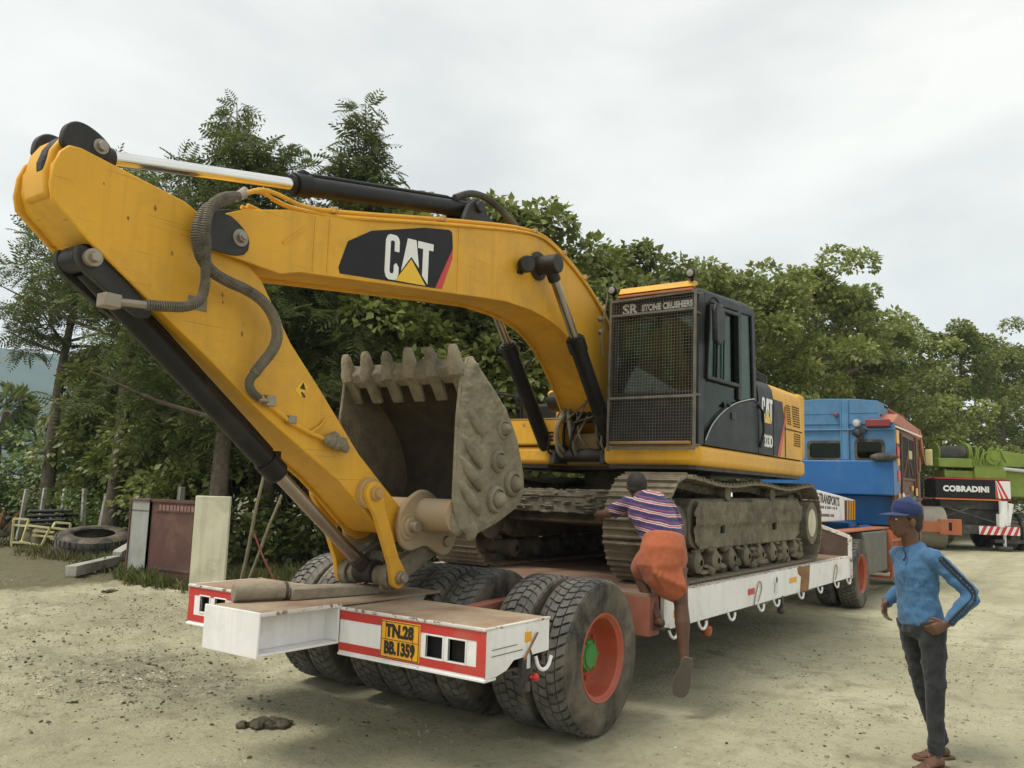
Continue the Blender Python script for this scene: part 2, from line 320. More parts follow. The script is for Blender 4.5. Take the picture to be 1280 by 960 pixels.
def thing(name, label, cat, loc=(0, 0, 0), group=None, rz=0.0, local=False):
    """an Empty at the base of a thing; parts are children. local=True: parts are given in the thing's own axes"""
    o = link(name, None, None, loc); o.rotation_euler = (0, 0, rz); o.empty_display_size = 0.3
    WL[o.name] = Vector((0, 0, 0)) if local else Vector(loc)
    return tag(o, label, cat, group)
def meshof(b, mats, ang=35):
    me = bpy.data.meshes.new("m"); me.from_pydata(b.v, [], b.f)
    mats = mats if isinstance(mats, (list, tuple)) else [mats]
    for m in mats: me.materials.append(M[m] if isinstance(m, str) else m)
    if len(mats) > 1: me.polygons.foreach_set("material_index", b.mi)
    me.polygons.foreach_set("use_smooth", [True] * len(me.polygons)); me.set_sharp_from_angle(angle=R(ang)); me.update()
    return me
def obj(name, b, mats, parent=None, bevel=0.0, at=None, seg=2, ang=35):
    """link a builder as ONE mesh object. Vertices are in world axes; they are made relative to the parent (and to 'at')."""
    base = wl(parent) if parent is not None else Vector((0, 0, 0))
    org = Vector(at) if at is not None else base
    if org.length: b.v = [(x - org.x, y - org.y, z - org.z) for x, y, z in b.v]
    me = meshof(b, mats, ang); me.name = name
    o = link(name, me, parent, org - base)
    WL[o.name] = org
    if bevel:
        md = o.modifiers.new("bevel", 'BEVEL'); md.width = bevel; md.segments = seg; md.limit_method = 'ANGLE'; md.angle_limit = R(40); md.harden_normals = False
    return o
def put(name, me, parent, loc, rot=(0, 0, 0)):
    """link shared mesh data once more as a child"""
    o = link(name, me, parent, Vector(loc) - (wl(parent) if parent else Vector((0, 0, 0)))); o.rotation_euler = rot; WL[o.name] = Vector(loc); return o
def copy_tree(o, parent=None):
    c = o.copy(); COL.objects.link(c)
    if parent is not None: c.parent = parent
    for ch in list(o.children): copy_tree(ch, c)
    return c
def text_mesh(s, size, depth=0.003, bold=0.0, align='CENTER', sx=1.0, shear=0.0, spacing=1.0):
    """letters as flat raised shapes, built from Blender's own font and turned into a mesh"""
    cu = bpy.data.curves.new("t", 'FONT'); cu.body = s; cu.size = size; cu.extrude = depth / 2; cu.align_x = align; cu.align_y = 'CENTER'
    cu.offset = bold; cu.shear = shear; cu.space_character = spacing; cu.resolution_u = 3
    o = bpy.data.objects.new("t", cu); COL.objects.link(o)
    dg = bpy.context.evaluated_depsgraph_get(); me = bpy.data.meshes.new_from_object(o.evaluated_get(dg))
    bpy.data.objects.remove(o); bpy.data.curves.remove(cu)
    if sx != 1.0:
        for v in me.vertices: v.co.x *= sx
    return me
def text(name, s, size, m, parent, loc, right, up, **k):
    """lettering standing at loc, reading along 'right' with 'up' upwards (parent axes)"""
    me = text_mesh(s, size, **k); me.materials.clear(); me.materials.append(M[m]); me.name = name
    r = Vector(right).normalized(); u = Vector(up); u = (u - r * u.dot(r)).normalized(); n = r.cross(u)
    me.transform(Matrix((r, u, n)).transposed().to_4x4())
    o = link(name, me, parent, Vector(loc) - (wl(parent) if parent else Vector((0, 0, 0)))); return o
# ================================================================== ground: one sheet, fine near the trailer and coarse towards the horizon
def graded(c, near, fine, far, grow=1.16):
    a = list(np.arange(0, near, fine)); s = fine; x = a[-1]
    while x < far: s *= grow; x += s; a.append(x)
    a = np.array(a); return np.concatenate([c - a[:0:-1], c + a])
def vnoise(X, Y, seed):
    """smooth value noise on numpy grids"""
    xi = np.floor(X).astype(np.int64); yi = np.floor(Y).astype(np.int64); xf = X - xi; yf = Y - yi
    u = xf * xf * (3 - 2 * xf); v = yf * yf * (3 - 2 * yf)
    def h(a, b_):
        n = (a * 374761393 + b_ * 668265263 + seed * 974711) & 0x7fffffff; n = ((n ^ (n >> 13)) * 1274126177) & 0x7fffffff
        return ((n ^ (n >> 16)) & 0xffff) / 65535.0
    return (h(xi, yi) * (1 - u) + h(xi + 1, yi) * u) * (1 - v) + (h(xi, yi + 1) * (1 - u) + h(xi + 1, yi + 1) * u) * v
def ground_h(X, Y):
    h = .05 * (vnoise(X * .35, Y * .35, 1) - .5) + .030 * (vnoise(X * 1.3, Y * 1.3, 2) - .5)
    churn = np.clip((Y - 1.2 + .35 * X * 0) / 2.5, 0, 1) * np.clip((13 - Y) / 3, 0, 1) * .9 + .16      # the left yard is churned by wheels
    h = h + churn * (.040 * (vnoise(X * 4.2, Y * 4.2, 3) - .5) + .040 * (vnoise(X * 9, Y * 9, 4) - .5) + .030 * (vnoise(X * 17, Y * 17, 5) - .5))
    k = vnoise(X * 13 + 5, Y * 13, 6); h = h + churn * .035 * np.clip(k - .74, 0, 1)
    ph = X * .45 + Y + .9 * vnoise(X * .22, Y * .22, 8)                                          # wheel ruts along the yard
    h = h - churn * .022 * np.clip(np.sin(ph * 2.4) - .35, 0, 1)
    ph = Y + .6 * vnoise(X * .12, Y * .12, 12); h = h - .010 * np.clip(np.sin(ph * 3.3) - .2, 0, 1) * np.clip((-Y - .2) / 1.2, 0, 1)
    d = np.hypot(X - 3, Y - 1.0)
    flat = np.clip((Y + .35) / .4, 0, 1) * np.clip((3.1 - Y) / .4, 0, 1) * np.clip((X + .2) / .8, 0, 1) * np.clip((16.5 - X) / 1, 0, 1)
    h = h * (1 - .8 * flat) - .01 * 0
    return h * np.clip(1.3 - d / 120, .15, 1)
gx_ = graded(1.5, 9.5, .055, 5200); gy_ = graded(3.5, 9.0, .055, 5200)
GX, GY = np.meshgrid(gx_, gy_, indexing='ij'); GZ = ground_h(GX, GY)
me = bpy.data.meshes.new('ground'); nx_, ny_ = GX.shape
me.vertices.add(nx_ * ny_); me.vertices.foreach_set('co', np.stack([GX, GY, GZ], -1).astype(np.float32).ravel())
i0 = (np.arange(nx_ - 1)[:, None] * ny_ + np.arange(ny_ - 1)[None, :]).ravel(); q_ = np.stack([i0, i0 + ny_, i0 + ny_ + 1, i0 + 1], -1)
def set_quads(me, q):
    me.loops.add(q.size); me.polygons.add(len(q)); me.loops.foreach_set('vertex_index', q.astype(np.int32).ravel())
    me.polygons.foreach_set('loop_start', (np.arange(len(q)) * q.shape[1]).astype(np.int32)); me.update(calc_edges=True); me.validate()
set_quads(me, q_); me.polygons.foreach_set('use_smooth', [True] * len(me.polygons))
m, t, p = nodes_mat('dry_earth'); g = t.nodes.new("ShaderNodeTexCoord").outputs["Object"]
c = ramp(t, nz(t, g, .35, 6, .6), .34, .68, (.425, .398, .265, 1), (.580, .545, .380, 1))
c = mixc(t, ramp(t, nz(t, g, 2.6, 8, .66, .3), .50, .66), c, (.370, .338, .225))
c = mixc(t, math_(t, 'MULTIPLY', ramp(t, nz(t, g, 20, 8, .75), .54, .64), .6), c, (.245, .22, .15))
sx = t.nodes.new("ShaderNodeSeparateXYZ"); t.links.new(g, sx.inputs[0])
# churned, damp and darker earth behind and left of the trailer; grey-green soil under the trees
def blob(cx, cy, rx, ry, soft):
    vx = math_(t, 'DIVIDE', math_(t, 'SUBTRACT', sx.outputs[0], cx), rx); vy = math_(t, 'DIVIDE', math_(t, 'SUBTRACT', sx.outputs[1], cy), ry)
    d = math_(t, 'SQRT', math_(t, 'ADD', math_(t, 'MULTIPLY', vx, vx), math_(t, 'MULTIPLY', vy, vy)), 0)
    d = math_(t, 'ADD', d, math_(t, 'MULTIPLY', math_(t, 'SUBTRACT', nz(t, g, 1.1, 6, .65), .5), 1.4)); return ramp(t, d, 1 - soft, 1 + soft, (1, 1, 1, 1), (0, 0, 0, 1))
mpx = t.nodes.new('ShaderNodeMapping'); mpx.inputs[2].default_value = (0, 0, R(9)); mpx.inputs[3].default_value = (.13, 1.5, 1); t.links.new(g, mpx.inputs[0])
c = mixc(t, math_(t, 'MULTIPLY', ramp(t, nz(t, mpx.outputs[0], 1.0, 5, .6, .6), .52, .66), .5), c, (.31, .285, .19))
grit = ramp(t, nz(t, g, 9, 8, .75), .40, .60)
c = mixc(t, math_(t, 'MULTIPLY', math_(t, 'MULTIPLY', blob(.45, 3.9, 1.0, 2.2, .75), .95), math_(t, 'ADD', math_(t, 'MULTIPLY', grit, .6), .38)), c, (.185, .17, .122))
c = mixc(t, math_(t, 'MULTIPLY', blob(2.3, 7.0, 1.3, 2.2, .5), .45), c, (.28, .25, .17))
c = mixc(t, math_(t, 'MULTIPLY', blob(4.4, 10.8, 1.3, 1.0, .4), .7), c, (.22, .195, .12))
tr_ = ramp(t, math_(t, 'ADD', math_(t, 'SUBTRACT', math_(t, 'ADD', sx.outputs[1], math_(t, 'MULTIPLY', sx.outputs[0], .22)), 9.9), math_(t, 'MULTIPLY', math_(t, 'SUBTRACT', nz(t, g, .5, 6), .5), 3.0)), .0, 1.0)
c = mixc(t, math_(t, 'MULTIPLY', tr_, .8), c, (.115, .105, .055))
t.links.new(c, p.inputs["Base Color"]); p.inputs["Roughness"].default_value = .97; p.inputs["Specular IOR Level"].default_value = .12
bp1 = t.nodes.new("ShaderNodeBump"); bp1.inputs["Strength"].default_value = 1.0; bp1.inputs["Distance"].default_value = .05; t.links.new(nz(t, g, 14, 10, .72), bp1.inputs["Height"]); t.links.new(bp1.outputs[0], p.inputs["Normal"])
M['earth'] = m; me.materials.append(m); tag(link('ground', me), kind='structure')
# far hill on the left, far behind the trees
HX, HY = np.meshgrid(np.linspace(-1, 1, 90), np.linspace(-1, 1, 50), indexing='ij')
env = np.clip(1 - HX ** 2, 0, 1) ** .8 * np.clip(1 - HY ** 2, 0, 1)
hz = env * (128 + 54 * vnoise(HX * 2.2 + 9, HY * 1.5, 21) + 26 * vnoise(HX * 7, HY * 5, 22)) - 6
hc = Vector((375, 1090, 0)); ha = Vector((.93, -.30, 0)) * 620; hb = Vector((.30, .93, 0)) * 260
P = np.stack([hc.x + HX * ha.x + HY * hb.x, hc.y + HX * ha.y + HY * hb.y, hz], -1)
hm = bpy.data.meshes.new('hill'); hm.vertices.add(P.shape[0] * P.shape[1]); hm.vertices.foreach_set('co', P.astype(np.float32).ravel())
i0 = (np.arange(89)[:, None] * 50 + np.arange(49)[None, :]).ravel(); set_quads(hm, np.stack([i0, i0 + 50, i0 + 51, i0 + 1], -1)); hm.polygons.foreach_set('use_smooth', [True] * len(hm.polygons))
M['hill'] = mat('wooded_hill', (.045, .068, .040), .95, var=.4, vscale=.02); hm.materials.append(M['hill']); tag(link('hill', hm), kind='structure')
# ================================================================== wheel meshes (axle along y, outer face towards -y)
def tyre_builder(Rr=0.525, w=0.28, rb=0.29, nblk=46):
    b = B(); h = w / 2
    prof = [(rb - .01, -h * .70), (rb, -h * .92), (rb + .03, -h), (rb + .07, -h * .985), (Rr - .10, -h * 1.03), (Rr - .05, -h * 1.0), (Rr - .018, -h * .93),
            (Rr - .016, -h * .5), (Rr - .016, 0), (Rr - .016, h * .5), (Rr - .018, h * .93), (Rr - .05, h), (Rr - .10, h * 1.03), (rb + .07, h * .985), (rb + .03, h), (rb, h * .92), (rb - .01, h * .70)]
    n = 64; vs = []
    for r, y in prof: vs += [(math.cos(2 * math.pi * i / n) * r, y, math.sin(2 * math.pi * i / n) * r) for i in range(n)]
    b.add(vs, [(j * n + i, j * n + (i + 1) % n, (j + 1) * n + (i + 1) % n, (j + 1) * n + i) for j in range(len(prof) - 1) for i in range(n)])
    b.cur = 1                                                       # tread blocks, with grooves between them
    rows = [(-.97, -.52, 0.0, .62), (-.46, -.04, .5, .20), (.04, .46, .0, -.20), (.52, .97, .5, -.62)]
    for y0, y1, ph, sk in rows:
        for k in range(nblk):
            a0 = 2 * math.pi * (k + ph) / nblk; g = 2 * math.pi / nblk * .74; s0 = sk * 2 * math.pi / nblk * .5
            edge = abs(y0) > .9 or abs(y1) > .9
            vs = []
            for rr in (Rr - .03, Rr):
                for yy, aa in ((y0, a0 - s0), (y1, a0 + s0), (y1, a0 + s0 + g), ((y0 + y1) / 2, a0 + g * 1.12), (y0, a0 - s0 + g), ((y0 + y1) / 2, a0 + g * .12)):
                    rq = rr - (.028 if edge and abs(yy) > .9 and rr == Rr else 0)
                    vs.append((math.cos(aa) * rq, yy * h, math.sin(aa) * rq))
            o = [0, 5, 1, 2, 3, 4]
            top = [6 + i for i in o]
            fs = [tuple(reversed(top))] + [(o[i], o[(i + 1) % 6], 6 + o[(i + 1) % 6], 6 + o[i]) for i in range(6)]
            b.add(vs, fs)
    return b
TYRE_ME = meshof(tyre_builder(), ['tyre', 'tread'], 30); TYRE_ME.name = 'tyre'
def rim_builder():
    b = B()
    prof = [(.300, -.118), (.303, -.130), (.296, -.140), (.284, -.136), (.276, -.120), (.262, -.110), (.256, -.02), (.250, .02), (.236, .045), (.150, .050), (.120, .030), (.118, .02)]
    b.lathe([(r, h) for r, h in prof], (0, 0, 0), (0, 1, 0), 48)
    b.lathe([(.118, .02), (.25, .07), (.27, .13), (.30, .13)], (0, 0, 0), (0, 1, 0), 32)
    for k in range(10):
        a = 2 * math.pi * k / 10; c = (math.cos(a) * .175, .052, math.sin(a) * .175)
        b.cyl((c[0], .052, c[2]), (c[0], .015, c[2]), .017, n=6)
    return b
RIM_ME = meshof(rim_builder(), 'rim'); RIM_ME.name = 'rim'
def hub_builder():
    b = B(); b.lathe([(.122, .05), (.118, -.005), (.100, -.030), (.085, -.034), (.080, -.045), (.0, -.047)], (0, 0, 0), (0, 1, 0), 24)
    for k in range(6):
        a = 2 * math.pi * k / 6; b.cyl((math.cos(a) * .1, -.02, math.sin(a) * .1), (math.cos(a) * .1, -.042, math.sin(a) * .1), .009, n=6)
    return b
HUB_ME = meshof(hub_builder(), 'green'); HUB_ME.name = 'hub'
def wheel(parent, x, y, flip=False, rim=True, z=0.525, spin=0.0, rimmat=None):
    w = link('wheel', None, parent, Vector((x, y, z)) - wl(parent)); w.rotation_euler = (0, spin, math.pi if flip else 0); w.empty_display_size = .2
    link('tyre', TYRE_ME, w)
    if rim:
        link('rim', RIM_ME, w); link('hub', HUB_ME, w)
    return w

# ================================================================== low-bed trailer
TR = thing('lowbed_trailer', 'long white and red low-bed trailer carrying the yellow digger on its rusty deck', 'trailer', (4.2, 1.4, 0))
ZT = 0.875
for i, (y, fl, rim) in enumerate([(.145, False, True), (.475, True, False), (.985, False, False), (1.275, True, False), (1.56, False, False), (1.85, True, False), (2.34, False, False), (2.655, True, True)]):
    wheel(TR, 1.37, y, fl, rim, spin=.37 * i)
b = B(); b.cyl((1.37, .2, .525), (1.37, 2.6, .525), .075, n=16)
for y in (.31, 1.13, 1.70, 2.5): b.cyl((1.37, y - .1, .525), (1.37, y + .1, .525), .20, n=20)
obj('axle', b, 'chassis', TR)
# rear cross member, right and left boxes: panels leave real window openings
def rear_box(y0, y1, side_y, holes, name):
    b = B(); th = .012; z0, z1 = .598, .862
    xs = sorted({y0, y1} | {h for hh in holes for h in hh[:2]})
    for a, c in zip(xs, xs[1:]):
        hole = [h for h in holes if h[0] <= a + 1e-6 and h[1] >= c - 1e-6]
        if hole:
            b.box((0, a, z0), (th, c, hole[0][2])); b.box((0, a, hole[0][3]), (th, c, z1))
        else: b.box((0, a, z0), (th, c, z1))
    return b
holes_r = [(.150, .275, .668, .790), (.318, .445, .668, .790)]
holes_l = [(2.345, 2.470, .69, .80), (2.535, 2.645, .69, .80)]
rb = obj('rear_panel', rear_box(0.004, 1.168, 0, holes_r, 'r'), 'white', TR)
lb = obj('rear_panel', rear_box(1.684, 2.79, 2.79, holes_l, 'l'), 'white', TR)
for (y0, y1, hs, sgn) in ((0.0, 1.168, holes_r, 1), (1.684, 2.79, holes_l, -1)):
    b = B()
    b.box((-.003, y0 + .004, .802), (0.001, y1, .856)); b.box((-.003, y0 + .004, .612), (0.001, y1, .660))
    ye = y0 + .004 if sgn > 0 else y1 - .07
    b.box((-.003, ye, .660), (0.001, ye + .066, .802))
    obj('red_band', b, 'red', TR)
    for h in hs:
        b = B(); b.box((.05, h[0] - .03, h[2] - .03), (.06, h[1] + .03, h[3] + .03)); obj('lamp_recess', b, 'dark', TR)
        b = B(); t = .010
        b.box((-.006, h[0] - t, h[2] - t), (.01, h[0], h[3] + t)); b.box((-.006, h[1], h[2] - t), (.01, h[1] + t, h[3] + t))
        b.box((-.006, h[0], h[3]), (.01, h[1], h[3] + t)); b.box((-.006, h[0], h[2] - t), (.01, h[1], h[2])); obj('window_frame', b, 'white', TR, .003)
b = B(); b.box((-.012, 2.19, .70), (.0, 2.235, .82)); obj('tail_lamp', b, 'reflector_y', TR, .006)
# bottom lip under the rear face
for y0, y1 in ((0, 1.168), (1.684, 2.79)):
    b = B(); b.box((-.012, y0, .584), (.10, y1, .600)); obj('bottom_lip', b, 'white', TR, .004)
    b = B(); b.box((-.014, y0, .862), (.012, y1, .878)); obj('top_edge', b, 'deck_edge', TR, .003)
# flank of the right box, curved underside, and of the left box
for y, yy in ((0.0, .012), (2.79, 2.778)):
    b = B(); b.prism([(.0, .600), (.10, .602), (.20, .622), (.27, .668), (.65, .676), (.65, .866), (.0, .866)], 'y', y, yy); obj('side_panel', b, 'white', TR, .003)
for k, (z, x1) in enumerate(((.752, .30), (.716, .36))):
    b = B(); b.box((.05, -.0025, z), (x1, .001, z + .004)); obj('panel_seam', b, 'brown_steel', TR)
b = B(); b.box((.38, -.006, .755), (.445, .002, .815)); obj('amber_reflector', b, 'reflector_y', TR, .003)
b = B(); b.box((.405, -.005, .60), (.44, .001, .86)); b.cyl((.42, -.007, .845), (.42, .0, .845), .011, n=10); obj('latch_strap', b, 'white', TR, .002)
b = B(); b.cyl((.36, -.012, .66), (.50, -.012, .80), .007, n=6); obj('latch_rod', b, 'rust', TR)
b = B(); b.box((.36, .0, .50), (.44, .03, .668)); b.box((.375, -.02, .47), (.425, .03, .53)); b.cyl((.25, .01, .575), (.37, .01, .565), .005, n=6); obj('valve_bracket', b, 'chassis', TR, .004)
b = B(); b.ball((.47, -.02, .545), .026, 12, 8); b.cyl((.43, -.005, .55), (.47, -.02, .545), .009, n=8); obj('air_coupling', b, 'red', TR)
b = B(); b.tube(smooth([(.50, .0, .66), (.50, -.02, .60), (.54, -.03, .575), (.60, -.03, .59), (.63, -.03, .65)], 2), .012, 8); obj('rope_hook', b, 'white', TR)
b = B(); b.tube(smooth([(.42, -.008, .72), (.45, -.02, .64), (.40, -.03, .58), (.36, -.015, .56)], 2), .006, 6); obj('air_hose', b, 'hose', TR)
# platform tops behind the wheels
b = B(); b.box((.0, .0, .866), (.66, 1.168, .8735)); obj('platform_top', b, 'platform_dirt', TR)
b = B(); b.box((.0, 1.684, .866), (.66, 2.79, .8735)); obj('platform_top', b, 'platform_dirt', TR)
for k, (ya, yb) in enumerate(((.004, .012), (2.778, 2.786))):
    b = B(); b.box((.0, ya - .006, .862), (.66, yb + .01, .8775)); obj('top_edge', b, 'deck_edge', TR, .003)
b = B(); b.box((.62, .03, .60), (.65, 1.16, .862)); b.box((.62, 1.69, .60), (.65, 2.76, .862)); b.box((.08, .03, .60), (.62, 1.16, .612)); b.box((.08, 1.69, .6), (.62, 2.76, .612)); obj('inner_wall', b, 'brown_steel', TR)
# tail beam: an I-shaped spine sticking out behind, running forward between the tyres
b = B(); b.box((-.63, 1.172, .882), (2.2, 1.68, .895)); obj('beam_top', b, 'platform_dirt', TR)
b = B(); b.box((-.634, 1.160, .876), (.0, 1.176, .898)); obj('top_edge', b, 'deck_edge', TR, .003)
b = B(); b.box((-.626, 1.168, .650), (2.2, 1.684, .664)); b.box((-.62, 1.285, .664), (2.2, 1.57, .882)); b.box((-.02, 1.168, .664), (-.004, 1.30, .88)); obj('tail_beam', b, 'white', TR, .004)
b = B(); b.box((-.640, 1.166, .640), (-.626, 1.686, .902)); obj('end_plate', b, 'white', TR, .004)
# red rails between the wheel pairs
for y in (.735, 2.06):
    b = B(); b.prism([(.66, .80), (.66, .845), (1.0, .865), (2.2, .872), (2.2, .72), (1.9, .70), (1.7, .80)], 'y', y - .05, y + .05); obj('frame_rail', b, 'red_oxide', TR, .006)
# deck
b = B(); b.box((2.16, .05, .862), (8.46, 2.74, .88)); obj('deck', b, 'rust_deck', TR)
b = B(); b.box((1.98, .60, .800), (2.16, 2.19, .872)); b.box((2.16, .04, .56), (2.34, .58, .862)); b.box((2.16, 2.2, .56), (2.34, 2.74, .862)); obj('step_plate', b, 'red_oxide', TR, .006)
for y0, y1 in ((.0, .035), (2.755, 2.79)):
    b = B(); b.box((2.34, y0, .59), (8.46, y1, .874)); obj('side_beam', b, 'white', TR, .005)
    b = B(); b.box((2.34, y0 - .002, .874), (8.46, y1 + .03, .8825)); obj('top_edge', b, 'deck_edge', TR, .002)
b = B()
for y in (.75, 2.04): b.box((2.2, y - .08, .50), (8.4, y + .08, .860))
for k in range(9): b.box((2.5 + k * .72, .05, .62), (2.58 + k * .72, 2.74, .85))
obj('under_frame', b, 'chassis', TR)
b = B(); b.prism([(6.02, .592), (6.36, .592), (6.40, .70), (6.44, .872), (5.92, .872), (5.95, .80), (6.07, .76)], 'y', -.003, .001); obj('rust_patch', b, 'rust', TR)
for x, z in ((2.52, .70), (5.62, .745)):
    b = B(); b.box((x, -.005, z - .03), (x + .27, .001, z + .03)); obj('amber_reflector', b, 'reflector_y', TR, .002)
b = B(); b.box((4.27, -.005, .70), (4.46, .001, .76)); obj('red_reflector', b, 'reflector_r', TR, .002)
hk = B(); hk.tube(smooth([(0, .0, .07), (0, -.01, .0), (.02, -.025, -.045), (.07, -.03, -.055), (.115, -.03, -.03), (.125, -.03, .01)], 2), .012, 8)
HOOK = meshof(hk, 'white'); HOOK.name = 'rope_hook'
for x in (2.42, 3.02, 3.72, 4.55, 5.05, 5.95, 6.75, 7.55, 8.2): put('rope_hook', HOOK, TR, (x, .004, .575))
b = B(); b.cyl((3.30, .03, .59), (3.30, .03, .52), .012, n=8); b.lathe([(.0, .0), (.03, .0), (.045, .03), (.045, .075), (.02, .085), (0, .086)], (3.30, .03, .435), (0, 0, 1), 16); obj('marker_lamp', b, 'orange', TR)
for x in (4.52, 7.55):                                             # ratchet chains looped on the flank
    b = B()
    P = smooth([(x - .10, -.012, .60), (x - .05, -.012, .70), (x + .04, -.014, .82), (x + .12, -.012, .80), (x + .13, -.012, .72), (x + .02, -.012, .62)], 2)
    for i in range(0, len(P) - 1): b.cyl(P[i], P[i + 1], .006, n=6)
    obj('lashing_chain', b, 'bolt', TR)
b = B(); b.lathe([(.035, -.02), (.05, -.02), (.05, .0), (.035, .0)], (5.12, .0, .79), (0, 1, 0), 14); b.bar((5.12, -.015, .76), (5.10, -.02, .66), .03, .02); obj('tie_down_ring', b, 'white', TR)
b = B(); b.bar((5.35, .02, .60), (5.38, .02, .47), .06, .05); b.ball((5.38, .02, .45), .045, 8, 6); obj('air_valve', b, 'chassis', TR, .004)
# front bulkhead
b = B(); b.prism([(.02, .882), (2.77, .882), (2.77, 1.14), (2.3, 1.30), (.49, 1.30), (.02, 1.14)], 'x', 8.44, 8.46); obj('bulkhead', b, 'brown_steel', TR)
b = B(); b.bar((8.445, .0, .585), (8.445, .0, 1.145), .05, .045, (1, 0, 0)); b.bar((8.445, .0, 1.142), (8.445, .50, 1.31), .05, .03, (1, 0, 0)); obj('bulkhead_edge', b, 'deck_edge', TR, .004)
# gooseneck
gp = [(8.2, .885), (8.2, 1.66), (8.28, 1.76), (8.48, 1.825), (8.9, 1.845), (11.2, 1.72), (12.25, 1.655), (12.25, 1.29), (8.85, 1.29), (8.72, 1.15), (8.72, .885)]
b = B(); b.prism(gp, 'y', .76, 2.03); obj('gooseneck', b, 'white', TR, .02, seg=3)
b = B(); b.box((10.0, 1.0, 1.12), (11.2, 1.8, 1.288)); b.cyl((10.6, 1.39, .95), (10.6, 1.39, 1.12), .25, n=20); obj('coupling_plate', b, 'chassis', TR)
for k in range(4):
    b = B(); x = 11.55 + k * .17; b.prism([(x, 1.30), (x + .09, 1.30), (x + .13, 1.655 - .06 * (x - 11.6)), (x + .04, 1.66 - .06 * (x - 11.6))], 'y', .752, .757); obj('warning_stripe', b, 'reflector_y', TR)
b = B(); b.box((11.42, .756, 1.292), (12.24, .7595, 1.645)); obj('stripe_board', b, 'ink', TR)
text('lettering', 'ALAUM TRANSPORTS', .20, 'ink', TR, (10.05, .7585, 1.655), (1, 0, -.052), (0, 0, 1), bold=.006, sx=1.05)
for r_, (z, w) in enumerate(((1.525, 1.5), (1.40, 1.1))):          # two smaller lines that the photo does not let one read
    b = B(); rg = random.Random(r_); x = 10.1 - w / 2
    while x < 10.1 + w / 2:
        l = rg.uniform(.03, .07); b.box((x, .7575, z - .022 * (x - 9)), (x + l, .7595, z + .045 - .022 * (x - 9))); x += l + rg.choice((.02, .025, .07))
    obj('small_print', b, 'ink', TR)
# number plate
b = B(); b.box((-.012, .485, .622), (-.001, .800, .842)); NP = obj('number_plate', b, 'plate_y', TR, .004)
b = B()
for y0, y1, z0, z1 in ((.490, .795, .834, .838), (.490, .795, .626, .630), (.490, .494, .63, .834), (.791, .795, .63, .834), (.494, .791, .730, .733), (.536, .539, .63, .834), (.755, .758, .733, .834)): b.box((-.0140, y0, z0), (-.0118, y1, z1))
obj('plate_lines', b, 'ink', NP)
text('plate_text', 'TN.28', .100, 'ink', NP, (-.0135, .645, .781), (0, -1, 0), (0, 0, 1), bold=.005, sx=.86, depth=.003)
text('plate_text', 'BB.1359', .100, 'ink', NP, (-.0135, .643, .680), (0, -1, 0), (0, 0, 1), bold=.005, sx=.74, depth=.003)
# ================================================================== excavator
EX = thing('excavator', 'big yellow tracked excavator standing on the trailer with boom folded back and bucket curled', 'excavator', (4.95, 1.42, .885))
YB0, YB1 = 1.16, 1.64           # boom side faces
YS0, YS1 = 1.205, 1.59         # stick side faces
YM = 1.41
# ---- boom
boom = [(-1.13, 3.06), (-1.06, 3.17), (-.95, 3.225), (-.63, 3.32), (-.35, 3.362), (.48, 3.57), (1.20, 3.745), (1.74, 3.868), (2.05, 3.925), (2.32, 3.93), (2.52, 3.89), (2.71, 3.81),
        (2.92, 3.72), (3.08, 3.65), (3.30, 3.52), (3.49, 3.38), (3.66, 3.20), (3.82, 2.98), (4.10, 2.60), (4.22, 2.38), (4.20, 2.22), (4.08, 2.13), (3.92, 2.13), (3.76, 2.22), (3.35, 2.48), (3.22, 2.64), (3.10, 2.77), (2.95, 2.91), (2.8, 3.02), (2.65, 3.10), (2.5, 3.16),
        (2.30, 3.20), (2.08, 3.222), (1.7, 3.222), (1.32, 3.18), (-.52, 2.95), (-.66, 2.905), (-1.06, 2.93), (-1.12, 2.98)]
b = B(); b.prism(boom, 'y', YB0, YB0 + .022); b.prism(boom, 'y', YB1 - .022, YB1); b.prism(offset(boom[2:-3], .028), 'y', YB0 + .02, YB1 - .02)
BOOM = obj('boom', b, 'yellow', EX, .006)
for y0, y1 in ((YB0 - .010, YB0 + .002), (YB1 - .002, YB1 + .01)):
    b = B(); b.prism(smooth2([(-1.27, 3.07), (-1.19, 3.145), (-1.06, 3.165), (-.97, 3.125), (-.90, 3.06), (-.91, 2.965), (-1.0, 2.93), (-1.10, 2.93), (-1.25, 2.935)], 1), 'y', y0, y1); obj('nose_plate', b, 'grease', BOOM, .004)
b = B(); b.prism([(-1.16, 2.90), (-1.25, 2.98), (-1.25, 3.10), (-1.16, 3.17), (-1.0, 3.22), (-.92, 3.16), (-.92, 2.92), (-1.0, 2.86)], 'y', YB0 + .05, YB1 - .05); obj('nose_boss', b, 'grease', BOOM, .01)
b = B(); b.cyl((-.97, YB0 - .018, 3.045), (-.97, YB1 + .018, 3.045), .052, n=20); b.cyl((-.97, YB0 - .045, 3.045), (-.97, YB0 - .01, 3.045), .030, n=6); b.cyl((-.97, YB0 - .055, 3.045), (-.97, YB0 - .04, 3.045), .016, n=10); obj('pin', b, 'bolt', BOOM, .004)
